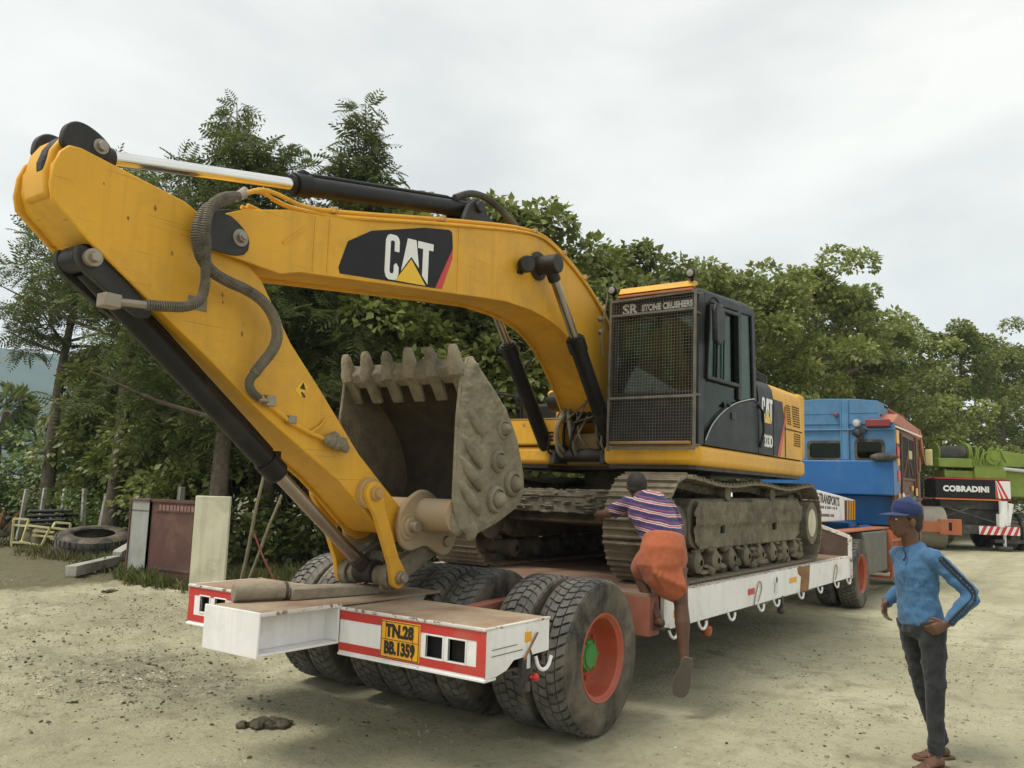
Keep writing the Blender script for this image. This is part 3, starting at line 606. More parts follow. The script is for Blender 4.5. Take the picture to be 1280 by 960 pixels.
# weld seams and doubler on the side of the boom
for x, z0, z1 in ((-.30, 3.0, 3.355), (-.42, 2.985, 3.34), (1.02, 3.17, 3.69)):
    b = B(); b.box((x, YB0 - .004, z0), (x + .009, YB0 + .002, z1)); obj('weld_seam', b, 'yellow', BOOM)
b = B(); b.bar((-.66, YB0 - .004, 3.10), (-.50, YB0 - .004, 3.24), .008, .014); obj('weld_seam', b, 'yellow', BOOM)
dec = [(-.20, 3.06), (-.13, 3.255), (.08, 3.385), (.36, 3.475), (.62, 3.56), (.90, 3.622), (.935, 3.615), (.945, 3.585), (.955, 3.49), (.765, 3.132), (-.185, 3.022)]
b = B(); b.prism(dec, 'y', YB0 - .0035, YB0); DEC = obj('maker_decal', b, 'decal_black', BOOM)
b = B(); b.prism([(.957, 3.488), (.955, 3.405), (.845, 3.143), (.767, 3.133)], 'y', YB0 - .003, YB0); obj('red_flash', b, 'decal_red', BOOM)
def cat_logo(parent, o, ex, ez, s, y, z_tilt=0.0):
    """three block letters with the triangle under the middle one; o = lower left corner, ex = width of the word, s = height"""
    w = ex
    Cc = [(.0, .16), (.0, .86), (.04, .96), (.10, 1.0), (.25, 1.0), (.31, .96), (.345, .87), (.345, .64), (.225, .64), (.225, .84), (.205, .87), (.145, .87), (.12, .84), (.12, .18), (.145, .14), (.205, .14), (.225, .18), (.225, .33), (.275, .385), (.345, .30), (.345, .14), (.31, .04), (.25, .0), (.10, .0), (.04, .05)]
    Cc = [(x * .80, z) for x, z in Cc]
    Aa = [(.405, .30), (.49, 1.0), (.665, 1.0), (.725, .36), (.66, .42), (.655, .46), (.60, .50), (.575, .52), (.525, .46)]
    Aa = [(.33, .24), (.44, 1.0), (.62, 1.0), (.70, .38), (.605, .50), (.53, .60), (.455, .47)]
    Tt = [(.66, 1.0), (1.0, 1.0), (1.0, .84), (.90, .84), (.90, .04), (.775, .22), (.775, .84), (.66, .84)]
    Tr = [(.22, .0), (.53, .54), (.86, .0)]
    cx, cz = o
    f = lambda P: [(cx + px * w, cz + pz * s + z_tilt * px * w) for px, pz in P]
    for nm, P, m in (('letter', Cc, 'letter_white'), ('letter', Aa, 'letter_white'), ('letter', Tt, 'letter_white'), ('triangle', Tr, 'cat_tri')):
        b = B(); b.prism(f(P), 'y', y - .003, y); obj(nm, b, m, parent)
cat_logo(DEC, (.22, 3.082), .505, 0, .325, YB0 - .0035, .10)
# boom-top pipes
P1 = smooth([(-1.09, YB0 - .03, 3.225), (-1.0, YB0 - .03, 3.29), (-.92, YB0 - .02, 3.34), (-.83, YB0, 3.385), (-.70, YB0 + .02, 3.40), (-.50, YB0 + .02, 3.375), (-.12, YB0 + .02, 3.455), (.68, YB0 + .02, 3.655), (1.71, YB0 + .02, 3.895), (2.06, YB0 + .02, 3.95), (2.34, YB0 + .02, 3.955), (2.75, YB0 + .02, 3.83), (3.12, YB0 + .02, 3.66), (3.52, YB0 + .02, 3.40), (3.80, YB0 + .02, 3.06)], 2)
b = B(); b.tube(P1, .014, 8); obj('oil_pipe', b, 'yellow', BOOM)
P2 = smooth([(-1.02, YB0 + .06, 3.25), (-.90, YB0 + .06, 3.35), (-.80, YB0 + .06, 3.40), (-.66, YB0 + .06, 3.36), (-.46, YB0 + .05, 3.355), (-.12, YB0 - .012, 3.415), (.68, YB0 - .012, 3.612), (1.71, YB0 - .012, 3.85), (2.06, YB0 - .012, 3.912), (2.30, YB0 - .012, 3.912), (2.70, YB0 - .012, 3.79), (3.08, YB0 - .012, 3.62), (3.46, YB0 - .012, 3.37), (3.74, YB0 - .012, 3.05)], 2)
b = B(); b.tube(P2, .013, 8); obj('oil_pipe', b, 'yellow', BOOM)
for off in (.10, .34, .40):
    P = [(x, y + off, z + .004) for x, y, z in P1[18:]]
    b = B(); b.tube(P, .015, 6); obj('oil_pipe', b, 'yellow', BOOM)
for i in (24, 30, 38, 44, 48, 52):
    b = B(); b.obox(P1[i] if i < len(P1) else P1[-1], (.03, .09, .04), Matrix.Identity(3)); obj('pipe_clamp', b, 'yellow_dirty', BOOM, .004)
b = B(); b.lathe([(.0, -.06), (.065, -.06), (.075, -.03), (.07, .02), (.04, .05), (0, .052)], (1.86, YB0 - .07, 3.575), (.55, .82, .1), 18); b.box((1.83, YB0 - .03, 3.50), (1.89, YB0 + .01, 3.53)); obj('work_lamp', b, 'grease', BOOM)
b = B(); b.tube(smooth([(1.90, YB0 - .02, 3.60), (1.96, YB0 - .02, 3.68), (2.06, YB0 - .012, 3.72), (2.16, YB0 - .012, 3.70)], 2), .006, 6); obj('lamp_cable', b, 'yellow_dirty', BOOM)
# pin boss standing out of the boom on each side
b = B(); b.cyl((2.14, .93, 3.635), (2.14, YB0, 3.635), .085, n=20); b.cyl((2.14, YB0 - .03, 3.635), (2.14, YB0 + .0, 3.635), .13, n=24); obj('cylinder_pin', b, 'grease', BOOM, .01)
b = B(); b.cyl((2.14, YB1, 3.635), (2.14, 1.89, 3.635), .085, n=20); obj('cylinder_pin', b, 'grease', BOOM, .01)
b = B()
rg = random.Random(3)
for _ in range(26):                                                # grease runs and scuffs on the side plate
    x = rg.uniform(-1.9, 3.1); zz = None
    if x < -1.0 or x > 2.9: continue
    z = 3.28 + (x + .5) * .21 + rg.uniform(-.16, .10); l = rg.uniform(.01, .035)
    b.add([(x, YB0 - .0012, z), (x + l * .5, YB0 - .0012, z - .01), (x + l, YB0 - .0012, z + l * .3), (x + l * .4, YB0 - .0012, z + l)], [(0, 1, 2, 3)])
# ---- stick
stick = [(-1.995, 2.97), (-2.012, 3.04), (-2.005, 3.14), (-1.98, 3.215), (-1.94, 3.26), (-1.88, 3.265), (-1.30, 3.172), (-1.05, 3.06), (-.76, 2.85), (-.62, 2.66), (-.51, 2.51), (-.24, 2.24), (.12, 1.86), (.56, 1.50), (.66, 1.43), (.67, 1.33), (.60, 1.27), (.50, 1.265), (.40, 1.31), (.10, 1.56), (-.06, 1.68), (-.66, 2.04), (-1.15, 2.38), (-1.56, 2.65), (-1.80, 2.81)]
core = [(-1.955, 2.97), (-1.985, 3.06), (-1.985, 3.16), (-1.95, 3.225), (-1.885, 3.245), (-1.30, 3.145), (-.78, 2.825), (-.53, 2.50), (-.25, 2.215), (.10, 1.84), (.52, 1.48), (.56, 1.40), (.48, 1.32), (.40, 1.345), (.10, 1.585), (-.06, 1.705), (-.66, 2.065), (-1.15, 2.405), (-1.56, 2.675), (-1.80, 2.84)]
b = B(); b.prism(stick, 'y', YS0, YS0 + .022); b.prism(stick, 'y', YS1 - .022, YS1); b.prism(core, 'y', YS0 + .02, YS1 - .02)
STK = obj('stick', b, 'yellow', EX, .008)
lug = [(-1.965, 3.25), (-1.965, 3.34), (-1.935, 3.39), (-1.88, 3.412), (-1.80, 3.392), (-1.735, 3.352), (-1.71, 3.315), (-1.73, 3.262), (-1.80, 3.235)]
for y in (1.232, 1.518):
    b = B(); b.prism(smooth2(lug), 'y', y, y + .045); obj('cylinder_lug', b, 'grease', STK, .008)
b = B(); b.prism([(-1.99, 3.0), (-2.01, 3.12), (-1.99, 3.24), (-1.95, 3.31), (-1.90, 3.345), (-1.87, 3.30), (-1.70, 3.24), (-1.30, 3.17), (-1.30, 3.0)], 'y', 1.285, 1.51); obj('head_dome', b, 'yellow', STK, .02, seg=3)
for y0, y1 in ((1.30, 1.37),):
    b = B(); b.prism([(-2.010, 3.12), (-2.016, 3.17), (-1.996, 3.245), (-1.955, 3.314), (-1.92, 3.32), (-1.95, 3.22), (-1.975, 3.12)], 'y', y0, y1); obj('grease_patch', b, 'grease', STK, .012)
b = B(); b.cyl((-1.775, 1.222, 3.315), (-1.775, 1.575, 3.315), .040, n=18); b.cyl((-1.775, 1.20, 3.315), (-1.775, 1.225, 3.315), .026, n=6); obj('pin', b, 'bolt', STK, .003)
bl = smooth2([(-1.84, 2.82), (-1.845, 2.72), (-1.80, 2.665), (-1.72, 2.62), (-1.58, 2.53), (-1.46, 2.47), (-1.40, 2.53), (-1.62, 2.70)])
for y in (1.23, 1.43):
    b = B(); b.prism(bl, 'y', y, y + .04); obj('cylinder_lug', b, 'grease', STK, .006)
b = B(); b.cyl((-1.77, 1.195, 2.735), (-1.77, 1.48, 2.735), .046, n=18); b.cyl((-1.77, 1.165, 2.735), (-1.77, 1.2, 2.735), .028, n=6); obj('pin', b, 'bolt', STK, .003)
b = B(); b.obox((-.405, YS0 - .002, 2.238), (.062, .002, .088), Matrix.Rotation(R(40), 3, 'Y')); obj('warning_sticker', b, 'cat_tri', STK)
b = B(); b.prism([(-.42, 2.238), (-.395, 2.28), (-.372, 2.232)], 'y', YS0 - .005, YS0 - .003); b.bar((-.405, YS0 - .004, 2.215), (-.375, YS0 - .004, 2.188), .003, .012); obj('sticker_print', b, 'ink', STK)
b = B(); b.box((-1.235, YS0 - .003, 2.585), (-1.115, YS0 + .001, 2.66)); obj('bare_patch', b, 'tan_mud', STK)
b = B()
for x, z in ((-1.76, 3.12), (-1.48, 3.075), (-1.62, 2.98), (-1.12, 2.80), (-1.02, 2.66), (-1.03, 2.70), (-.88, 2.50), (-.87, 2.56), (-1.36, 2.86)):
    l = rg.uniform(.008, .022); b.add([(x, YS0 - .0012, z), (x + l * .6, YS0 - .0012, z - l * .7), (x + l, YS0 - .0012, z + l * .3), (x + l * .3, YS0 - .0012, z + l * 1.3)], [(0, 1, 2, 3)])
obj('paint_chips', b, 'rust', STK)['kind'] = 'stuff'
# ---- hydraulic cylinders
def cylinder(name, p_rod, p_base, rod_len, rr, rb_, rodm, label=None):
    p_rod, p_base = Vector(p_rod), Vector(p_base); d = (p_base - p_rod).normalized(); q = p_rod + d * rod_len
    b = B(); b.cyl(q, p_base - d * .06, rb_, n=24); b.cyl(q - d * .03, q + d * .10, rb_ * 1.18, n=24); b.cyl(q - d * .05, q - d * .02, rb_ * .95, n=24)
    b.cyl(p_base - Vector((0, .075, 0)), p_base + Vector((0, .075, 0)), rb_ * 1.05, n=20)
    s = d.orthogonal().normalized(); s = Vector((-d.z, 0, d.x)); s = s if s.z > 0 else -s
    b.tube([q + d * .10 + s * rb_ * 1.15, q + d * .3 + s * rb_ * 1.2, p_base - d * .25 + s * rb_ * 1.2, p_base - d * .16 + s * rb_ * .9], .016, 6)
    b.box(q + d * .06 + s * rb_ * 1.0 - Vector((.03, .03, .02)), q + d * .06 + s * rb_ * 1.0 + Vector((.03, .03, .03)))
    c = obj(name, b, 'black', EX, .004)
    if label: c['label'] = label
    b = B(); b.cyl(p_rod + d * .05, q, rr, n=24); obj('rod', b, rodm, c)
    b = B(); b.cyl(p_rod - Vector((0, .085, 0)), p_rod + Vector((0, .085, 0)), rr * 1.9, n=20); b.cyl(p_rod + d * .03, p_rod + d * .16, rr * 1.35, n=18); obj('rod_eye', b, 'grease', c, .005)
    return c
cylinder('stick_cylinder', (-1.775, YM, 3.315), (1.42, YM, 3.985), 1.43, .040, .067, 'chrome')
for y in (1.03, 1.79): cylinder('boom_cylinder', (2.14, y, 3.635), (3.42, y, 2.02), .78, .042, .075, 'dull_rod')
cylinder('bucket_cylinder', (.47, YM, 1.055), (-1.77, 1.35, 2.745), 1.12, .043, .066, 'dull_rod')
b = B()
for y in (1.28, 1.50): b.prism([(1.20, 3.76), (1.30, 3.98), (1.40, 4.06), (1.50, 4.03), (1.56, 3.94), (1.78, 3.89), (1.75, 3.85)], 'y', y, y + .05)
b.cyl((1.42, 1.25, 3.985), (1.42, 1.58, 3.985), .05, n=16); obj('cylinder_bracket', b, 'grease', BOOM, .006)
b = B(); b.tube(smooth([(1.22, YM - .03, 4.02), (1.40, YM - .06, 4.12), (1.60, YM - .08, 4.13), (1.86, YM - .10, 4.05), (2.02, YM - .12, 3.95)], 2), .030, 8); obj('hose', b, 'hose', BOOM)
b = B(); b.tube(smooth([(1.24, YM + .05, 4.02), (1.44, YM + .06, 4.10), (1.62, YM + .06, 4.09), (1.82, YM + .06, 4.0), (1.95, YM + .06, 3.92)], 2), .026, 8); obj('hose', b, 'hose', BOOM)
# ---- hoses over the stick, wound with a spiral guard
def spiral_hose(path, r, name='hose', parent=STK):
    P = smooth(path, 3); b = B(); b.tube(P, r * .80, 8)
    L_ = [0.0]
    for a, c in zip(P, P[1:]): L_.append(L_[-1] + (c - a).length)
    n = int(L_[-1] / .013); k = 0
    for i in range(n):                                             # rings of the guard
        s = (i + .5) * L_[-1] / n
        while k < len(L_) - 2 and L_[k + 1] < s: k += 1
        f = (s - L_[k]) / max(1e-6, L_[k + 1] - L_[k]); p = P[k].lerp(P[k + 1], f); d = (P[k + 1] - P[k]).normalized()
        b.cyl(p - d * .0042, p + d * .0042, r * 1.06, n=8)
    return obj(name, b, 'hose_guard', parent)
yh = 1.085
spiral_hose([(-1.08, yh + .02, 3.235), (-1.18, yh, 3.185), (-1.27, yh - .01, 3.10), (-1.31, yh - .02, 2.98), (-1.29, yh - .02, 2.87), (-1.20, yh, 2.79), (-1.08, yh, 2.755), (-.96, yh, 2.74), (-.83, yh, 2.70), (-.735, yh, 2.61), (-.705, yh, 2.51), (-.735, yh, 2.42), (-.80, yh + .02, 2.325), (-.835, yh + .03, 2.27)], .032)
spiral_hose([(-1.03, yh + .03, 3.27), (-1.15, yh + .0, 3.225), (-1.25, yh - .04, 3.14), (-1.285, yh - .055, 3.01), (-1.26, yh - .05, 2.90), (-1.235, yh - .02, 2.80), (-1.215, yh, 2.70), (-1.235, yh, 2.61), (-1.32, yh, 2.56), (-1.44, yh, 2.54), (-1.54, yh + .01, 2.53)], .027)
b = B(); b.cyl((-1.10, yh + .02, 3.225), (-.98, YB0 - .03, 3.305), .028, n=10); b.cyl((-1.05, yh + .04, 3.25), (-.94, YB0 + .02, 3.345), .024, n=10); obj('hose_fitting', b, 'bolt', STK)
b = B(); b.cyl((-1.53, yh + .01, 2.53), (-1.66, 1.14, 2.525), .020, n=10); b.box((-1.74, 1.12, 2.49), (-1.65, 1.20, 2.56)); obj('hose_fitting', b, 'bolt', STK, .006)
b = B(); b.tube(smooth([(-.83, yh + .03, 2.275), (-.855, yh + .05, 2.22), (-.82, 1.15, 2.17), (-.75, 1.165, 2.14)], 2), .026, 10); obj('hose', b, 'hose', STK)
b = B(); b.tube([(-.76, 1.172, 2.165), (-.70, 1.175, 2.135), (-.62, 1.18, 2.09), (-.49, 1.18, 2.02), (-.33, 1.18, 1.965), (-.18, 1.18, 1.93)], .0135, 8); obj('oil_pipe', b, 'yellow', STK)
b = B(); b.tube([(-.33, 1.185, 1.965), (-.24, 1.19, 2.02), (-.20, 1.195, 2.07)], .010, 6); obj('oil_pipe', b, 'yellow', STK)
b = B(); b.box((-.70, 1.15, 2.10), (-.635, 1.205, 2.165)); b.cyl((-.76, 1.15, 2.13), (-.69, 1.15, 2.13), .012, n=8); obj('pipe_clamp', b, 'bolt', STK, .005)
b = B(); b.box((-.52, 1.16, 2.01), (-.46, 1.205, 2.06)); obj('pipe_clamp', b, 'bolt', STK, .005)
b = B()
for dx, dz, r_ in ((0, 0, .045), (.05, -.01, .05), (.10, -.02, .042), (.03, .03, .03), (.13, -.045, .028), (-.03, .005, .03)): b.ball((-.17 + dx, 1.165, 1.93 + dz), r_, 8, 6, jit=.16, rng=rg)
obj('mud_crusted_valve', b, 'tan_mud', STK, ang=20)
# ---- bucket linkage
def link_bar(y0, y1, pa, pb, wa, wb, ra, rb_, name, m, parent):
    pa, pb = Vector(pa), Vector(pb); d = (pb - pa).normalized(); n_ = Vector((-d.y, d.x)); pts = []
    for i in range(9):
        a = math.pi * (i / 8 + .0); pts.append(pa + n_ * (math.cos(a) * ra) - d * (math.sin(a) * ra))
    pts += [pa.lerp(pb, .22) - n_ * wa, pa.lerp(pb, .8) - n_ * wb]
    for i in range(9):
        a = math.pi * i / 8; pts.append(pb - n_ * (math.cos(a) * rb_) + d * (math.sin(a) * rb_))
    pts += [pa.lerp(pb, .8) + n_ * wb, pa.lerp(pb, .22) + n_ * wa]
    b = B(); b.prism([tuple(p) for p in pts], 'y', y0, y1); return obj(name, b, m, parent, .006)
for y0, y1 in ((1.125, 1.165), (1.655, 1.695)):
    lk = link_bar(y0, y1, (.215, 1.60), (.49, 1.03), .052, .048, .080, .075, 'side_link', 'yellow', EX)
b = B(); b.cyl((.215, 1.10, 1.60), (.215, 1.72, 1.60), .050, n=18); b.cyl((.215, 1.16, 1.60), (.215, 1.21, 1.60), .105, n=24); b.cyl((.215, 1.07, 1.60), (.215, 1.11, 1.60), .034, n=8); obj('pin', b, 'yellow_dirty', EX, .006)
b = B(); b.cyl((.49, 1.09, 1.03), (.49, 1.73, 1.03), .045, n=18); b.cyl((.49, 1.065, 1.03), (.49, 1.09, 1.03), .032, n=8); obj('pin', b, 'bolt', EX, .004)
hl = link_bar(1.175, 1.245, (.49, 1.03), (.98, 1.26), .075, .07, .092, .085, 'bucket_link', 'mud_steel', EX)
link_bar(1.575, 1.645, (.49, 1.03), (.98, 1.26), .075, .07, .092, .085, 'bucket_link', 'mud_steel', EX)
b = B(); b.cyl((.70, 1.2, 1.13), (.70, 1.62, 1.13), .05, n=14); b.cyl((.49, 1.25, 1.03), (.49, 1.33, 1.03), .07, n=16); b.cyl((.49, 1.49, 1.03), (.49, 1.57, 1.03), .07, n=16); obj('link_tube', b, 'mud_steel', EX, .005)
# ---- bucket
BY0, BY1 = .80, 2.0
BK = link('bucket', None, EX, Vector((.9, YM, 1.4)) - wl(EX)); WL[BK.name] = Vector((.9, YM, 1.4)); BK['label'] = 'mud-caked bucket with six worn teeth pointing up'
side = [(.685, 2.46), (.74, 2.58), (.80, 2.60), (.86, 2.55), (1.10, 2.37), (1.22, 2.27), (1.32, 2.15), (1.40, 2.03), (1.46, 1.88), (1.50, 1.76), (1.505, 1.66), (1.47, 1.57), (1.40, 1.51), (1.28, 1.455), (1.15, 1.40), (1.0, 1.355), (.90, 1.325), (.82, 1.325), (.72, 1.38), (.68, 1.43), (.65, 1.60), (.655, 2.15)]
def side_plate(y, sgn):
    """outline filled with a fine grid so the dried mud has real relief"""
    b = B(); rg2 = random.Random(5)
    b.prism(side, 'y', y - .014, y + .014)
    return b
b = side_plate(BY0 + .014, 1); obj('side_plate', b, 'tan_mud', BK, .008)
b = side_plate(BY1 - .014, 1); obj('side_plate', b, 'mud_steel', BK, .008)
from mathutils import noise as mnoise
def in_poly(x, z, P):
    c = False; j = len(P) - 1
    for i in range(len(P)):
        if (P[i][1] > z) != (P[j][1] > z) and x < (P[j][0] - P[i][0]) * (z - P[i][1]) / (P[j][1] - P[i][1]) + P[i][0]: c = not c
        j = i
    return c
def edge_dist(x, z, P):
    p = Vector((x, z)); dm = 9
    for i in range(len(P)):
        a, c = Vector(P[i - 1]), Vector(P[i]); ab = c - a; t = max(0, min(1, (p - a).dot(ab) / max(1e-9, ab.length_squared))); dm = min(dm, (p - a - ab * t).length)
    return dm
st = .0105; idx = {}; vs = []; fs = []                              # caked mud on the outside of the near side plate: a relief sheet
xs = np.arange(.63, 1.53, st); zs = np.arange(1.30, 2.62, st)
for i, x in enumerate(xs):
    for j, z in enumerate(zs):
        if in_poly(x, z, side):
            e = min(1, edge_dist(x, z, side) / .05); top = max(0, min(1, (z - 1.75) / .5)); q = Vector((x * 9, z * 9, 3))
            h = .005 + .012 * (mnoise.noise(q) * .5 + .5) + (.026 * (mnoise.noise(q * 2.6) * .5 + .5) + .022 * (mnoise.noise(q * 5.5) * .5 + .5)) * (.12 + 1.1 * top)
            idx[i, j] = len(vs); vs.append((x, BY0 - h * e - .001 * e + .002, z))
for (i, j), a in idx.items():
    if (i + 1, j) in idx and (i, j + 1) in idx and (i + 1, j + 1) in idx: fs.append((a, idx[i + 1, j], idx[i + 1, j + 1], idx[i, j + 1]))
b = B(); b.add(vs, fs); obj('mud_crust', b, 'tan_mud', BK, ang=60)
b = B()
for x, z, r_ in ((1.12, 1.86, .066), (1.32, 1.70, .078), (1.11, 1.58, .080), (1.16, 2.10, .06)):
    b = B()
    b.lathe([(r_ * 1.32, .02), (r_ * 1.30, -.022), (r_ * 1.18, -.040), (r_ * .95, -.044), (r_ * .86, -.026), (r_ * .72, -.030), (r_ * .66, -.064), (r_ * .45, -.088), (r_ * .2, -.096), (0, -.098)], (x, BY0 - .006, z), (0, 1, 0), 22)
    obj('wear_button', b, 'tan_mud', BK, ang=60)
for z in (2.12, 1.90, 1.74, 1.57):
    b = B(); P = smooth([(x, BY0 - .002 - h * .35, zz) for x, zz, h in [(.69, z + .13, .01), (.74, z + .07, .045), (.82, z + .0, .07), (.89, z - .06, .055), (.93, z - .10, .01)]], 2); b.tube(P, [.008 + .036 * math.sin(math.pi * (.04 + .92 * i / (len(P) - 1))) for i in range(len(P))], 9); obj('wear_lug', b, 'tan_mud', BK, ang=60)
# shell of the bucket: a curved plate between the sides
back = [(.70, 2.47), (.80, 2.50), (1.06, 2.33), (1.18, 2.23), (1.28, 2.12), (1.36, 2.0), (1.42, 1.87), (1.455, 1.75), (1.46, 1.665), (1.43, 1.60), (1.37, 1.545), (1.25, 1.495), (1.13, 1.44), (.98, 1.395), (.88, 1.37), (.76, 1.40), (.715, 1.45)]
inner = offset(back + back[-1:], 0)  # same line
b = B(); n = len(back); vs = []; cen = Vector((1.0, 1.9))
for (x, z) in back:
    d = (Vector((x, z)) - cen).normalized() * .03
    vs += [(x, BY0 + .02, z), (x, BY1 - .02, z), (x + d.x, BY0 + .02, z + d.y), (x + d.x, BY1 - .02, z + d.y)]
fs = []
for i in range(n - 1):
    a, c = 4 * i, 4 * i + 4; fs += [(a, a + 1, c + 1, c), (a + 2, c + 2, c + 3, a + 3)]
fs += [(0, 2, 3, 1), (4 * n - 4, 4 * n - 3, 4 * n - 1, 4 * n - 2)]
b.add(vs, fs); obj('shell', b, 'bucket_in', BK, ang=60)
b = B(); b.prism([(.66, 2.50), (.685, 2.44), (.75, 2.40), (.86, 2.46), (.80, 2.55), (.72, 2.58)], 'y', BY0 + .02, BY1 - .02); obj('lip', b, 'mud_steel', BK, .012)
for k in range(6):
    y = BY0 + .06 + (BY1 - BY0 - .12) * k / 5; b = B(); ax = Vector((-.30, 0, .95)).normalized(); p0 = Vector((.70, y, 2.46))
    rings = [(0, .055, .060), (.06, .058, .062), (.085, .050, .052), (.13, .046, .045), (.19, .036, .032), (.215, .022, .018)]
    n = 10; vs = []; q = Vector((.95, 0, .30)).normalized()
    for h, ry, rq in rings:
        c = p0 + ax * h + Vector((0, .004 * math.sin(k * 2.1), .008 * math.sin(k * 3.7) * (h > .1)))
        for i in range(n):
            a = 2 * math.pi * i / n; f = 1 / max(abs(math.cos(a)), abs(math.sin(a))) ** .45; vs.append(c + Vector((0, 1, 0)) * (math.cos(a) * ry * f) + q * (math.sin(a) * rq * f))
    m_ = len(rings); fs = [(j * n + i, j * n + (i + 1) % n, (j + 1) * n + (i + 1) % n, (j + 1) * n + i) for j in range(m_ - 1) for i in range(n)] + [tuple(range((m_ - 1) * n, m_ * n))]
    b.add(vs, fs); obj('tooth', b, 'tan_mud' if k in (0, 2, 5) else 'mud_steel', BK, .006, ang=50)
    b = B(); b.prism([(.655, 2.46), (.70, 2.42), (.80, 2.28), (.815, 2.30), (.74, 2.46), (.70, 2.50)], 'y', y - .06, y + .05); obj('tooth_adapter', b, 'mud_steel', BK, .012)
b = B(); b.cyl((.72, .83, 1.46), (.72, 1.97, 1.46), .115, n=28); obj('torque_tube', b, 'tube_dirt', BK)
ear = [(.46, 1.40), (.47, 1.47), (.52, 1.535), (.60, 1.60), (.70, 1.64), (.80, 1.62), (1.05, 1.45), (1.12, 1.30), (1.04, 1.17), (.95, 1.15), (.86, 1.19), (.76, 1.24), (.68, 1.22), (.58, 1.20), (.50, 1.245), (.465, 1.32)]
for y0, y1 in ((1.125, 1.165), (1.655, 1.695)):
    b = B(); b.prism(smooth2(ear), 'y', y0, y1); obj('hinge_ear', b, 'tube_dirt', BK, .012)
    b = B(); b.cyl((.565, y0 - .012, 1.375), (.565, y1 + .012, 1.375), .098, n=28); b.cyl((.565, y0 - .03, 1.375), (.565, y1 + .03, 1.375), .066, n=22); obj('hinge_boss', b, 'tube_dirt', BK, .008)
b = B(); b.cyl((.565, 1.04, 1.375), (.565, 1.78, 1.375), .040, n=16); b.cyl((.98, 1.1, 1.26), (.98, 1.72, 1.26), .04, n=16); obj('pin', b, 'bolt', BK, .005)
b = B(); b.ball((.86, .81, 1.36), (.06, .05, .08), 12, 8, jit=.06, rng=rg); b.ball((.74, .84, 1.42), (.10, .04, .10), 12, 8, jit=.05, rng=rg); obj('mud_lump', b, 'tan_mud', BK, ang=60)
# ================================================================== upper structure
YR0, YR1 = .05, 2.79
skirt = [(3.13, .14), (3.20, .05), (6.45, .05), (6.78, .18), (6.95, .55), (7.02, 1.42), (6.95, 2.3), (6.78, 2.66), (6.45, 2.79), (3.30, 2.79), (3.30, 1.72), (3.60, 1.70), (3.60, 1.10), (3.13, 1.0)]
b = B(); b.prism([p for p in skirt], 'z', 1.92, 2.105); obj('platform', b, 'yellow', EX, .05, seg=4)
b = B(); b.prism(offset(skirt, .05), 'z', 1.885, 1.92); obj('belly_plate', b, 'chassis', EX)
b = B(); b.box((3.09, .12, 2.107), (3.16, .93, 2.135)); obj('cab_sill', b, 'yellow_dirty', EX, .006)
# engine side, black front part and yellow rear part, with a rounded upper edge
def hood(x0, x1, top0, top1, m, name):
    b = B(); prof = lambda zt: [(.06, 2.11), (.06, zt - .20), (.075, zt - .10), (.12, zt - .035), (.20, zt), (1.10, zt + .02)]
    A, C_ = prof(top0), prof(top1); n = len(A)
    vs = [(x0, y, z) for y, z in A] + [(x1, y, z) for y, z in C_] + [(x0, 1.10, 2.11), (x1, 1.10, 2.11)]
    fs = [(i, n + i, n + i + 1, i + 1) for i in range(n - 1)] + [tuple(range(n)) + (2 * n,), tuple(reversed(range(n, 2 * n))) + (2 * n + 1,)]
    b.add(vs, fs); return obj(name, b, m, EX, .006)
hood(4.80, 5.30, 2.93, 2.945, 'decal_black', 'engine_door')
b = B()
prof = lambda zt: [(.06, 2.11), (.06, zt - .20), (.075, zt - .10), (.12, zt - .035), (.20, zt), (1.10, zt + .02)]
side_y = hood(5.303, 6.40, 2.945, 2.945, 'yellow', 'engine_door')
# black sweep of the decal over the yellow door, with the red flash
b = B(); b.prism([(5.30, 2.115), (5.50, 2.115), (5.70, 2.54), (5.62, 2.742), (5.30, 2.74)], 'y', .0555, .0595); obj('decal_panel', b, 'decal_black', EX)
b = B(); b.prism([(5.41, 2.115), (5.53, 2.115), (5.735, 2.56), (5.70, 2.66), (5.69, 2.56)], 'y', .0525, .0550); obj('red_flash', b, 'decal_red', EX)
ctw = [(6.40, .06), (6.56, .075), (6.72, .15), (6.84, .32), (6.95, .75), (6.98, 1.42), (6.95, 2.1), (6.84, 2.5), (6.72, 2.68), (6.40, 2.78)]
b = B(); b.prism(ctw, 'z', 2.11, 2.93); obj('counterweight', b, 'yellow', EX, .07, seg=4)
b = B(); b.box((4.80, 1.10, 2.11), (6.40, 2.74, 2.90)); obj('engine_hood', b, 'yellow', EX, .05, seg=3)
b = B(); b.box((4.9, .4, 2.905), (6.2, 2.4, 2.965)); obj('hood_cover', b, 'black', EX, .02)
def grille(x0, x1, z0, z1, sk, cols, rows):
    b = B(); b.prism([(x0, z0), (x1, z0), (x1 + sk, z1), (x0 + sk, z1)], 'y', .0565, .0600); g = obj('vent_grille', b, 'yellow', EX)
    b = B(); cw = (x1 - x0) / cols; rh = (z1 - z0) / rows
    for i in range(cols):
        for j in range(rows):
            o = sk * (j + .5) / rows; b.box((x0 + o + i * cw + cw * .14, .0535, z0 + j * rh + rh * .22), (x0 + o + (i + 1) * cw - cw * .14, .0572, z0 + (j + 1) * rh - rh * .22))
    obj('vent_slots', b, 'dark', g)
grille(5.80, 5.96, 2.50, 2.73, -.05, 2, 9)
grille(6.04, 6.32, 2.49, 2.74, -.06, 4, 9)
grille(6.06, 6.32, 2.26, 2.42, 0, 4, 6)
b = B(); b.box((5.74, .052, 2.44), (6.38, .060, 2.452)); b.box((5.715, .052, 2.115), (5.722, .060, 2.70)); obj('panel_seam', b, 'dark', EX)
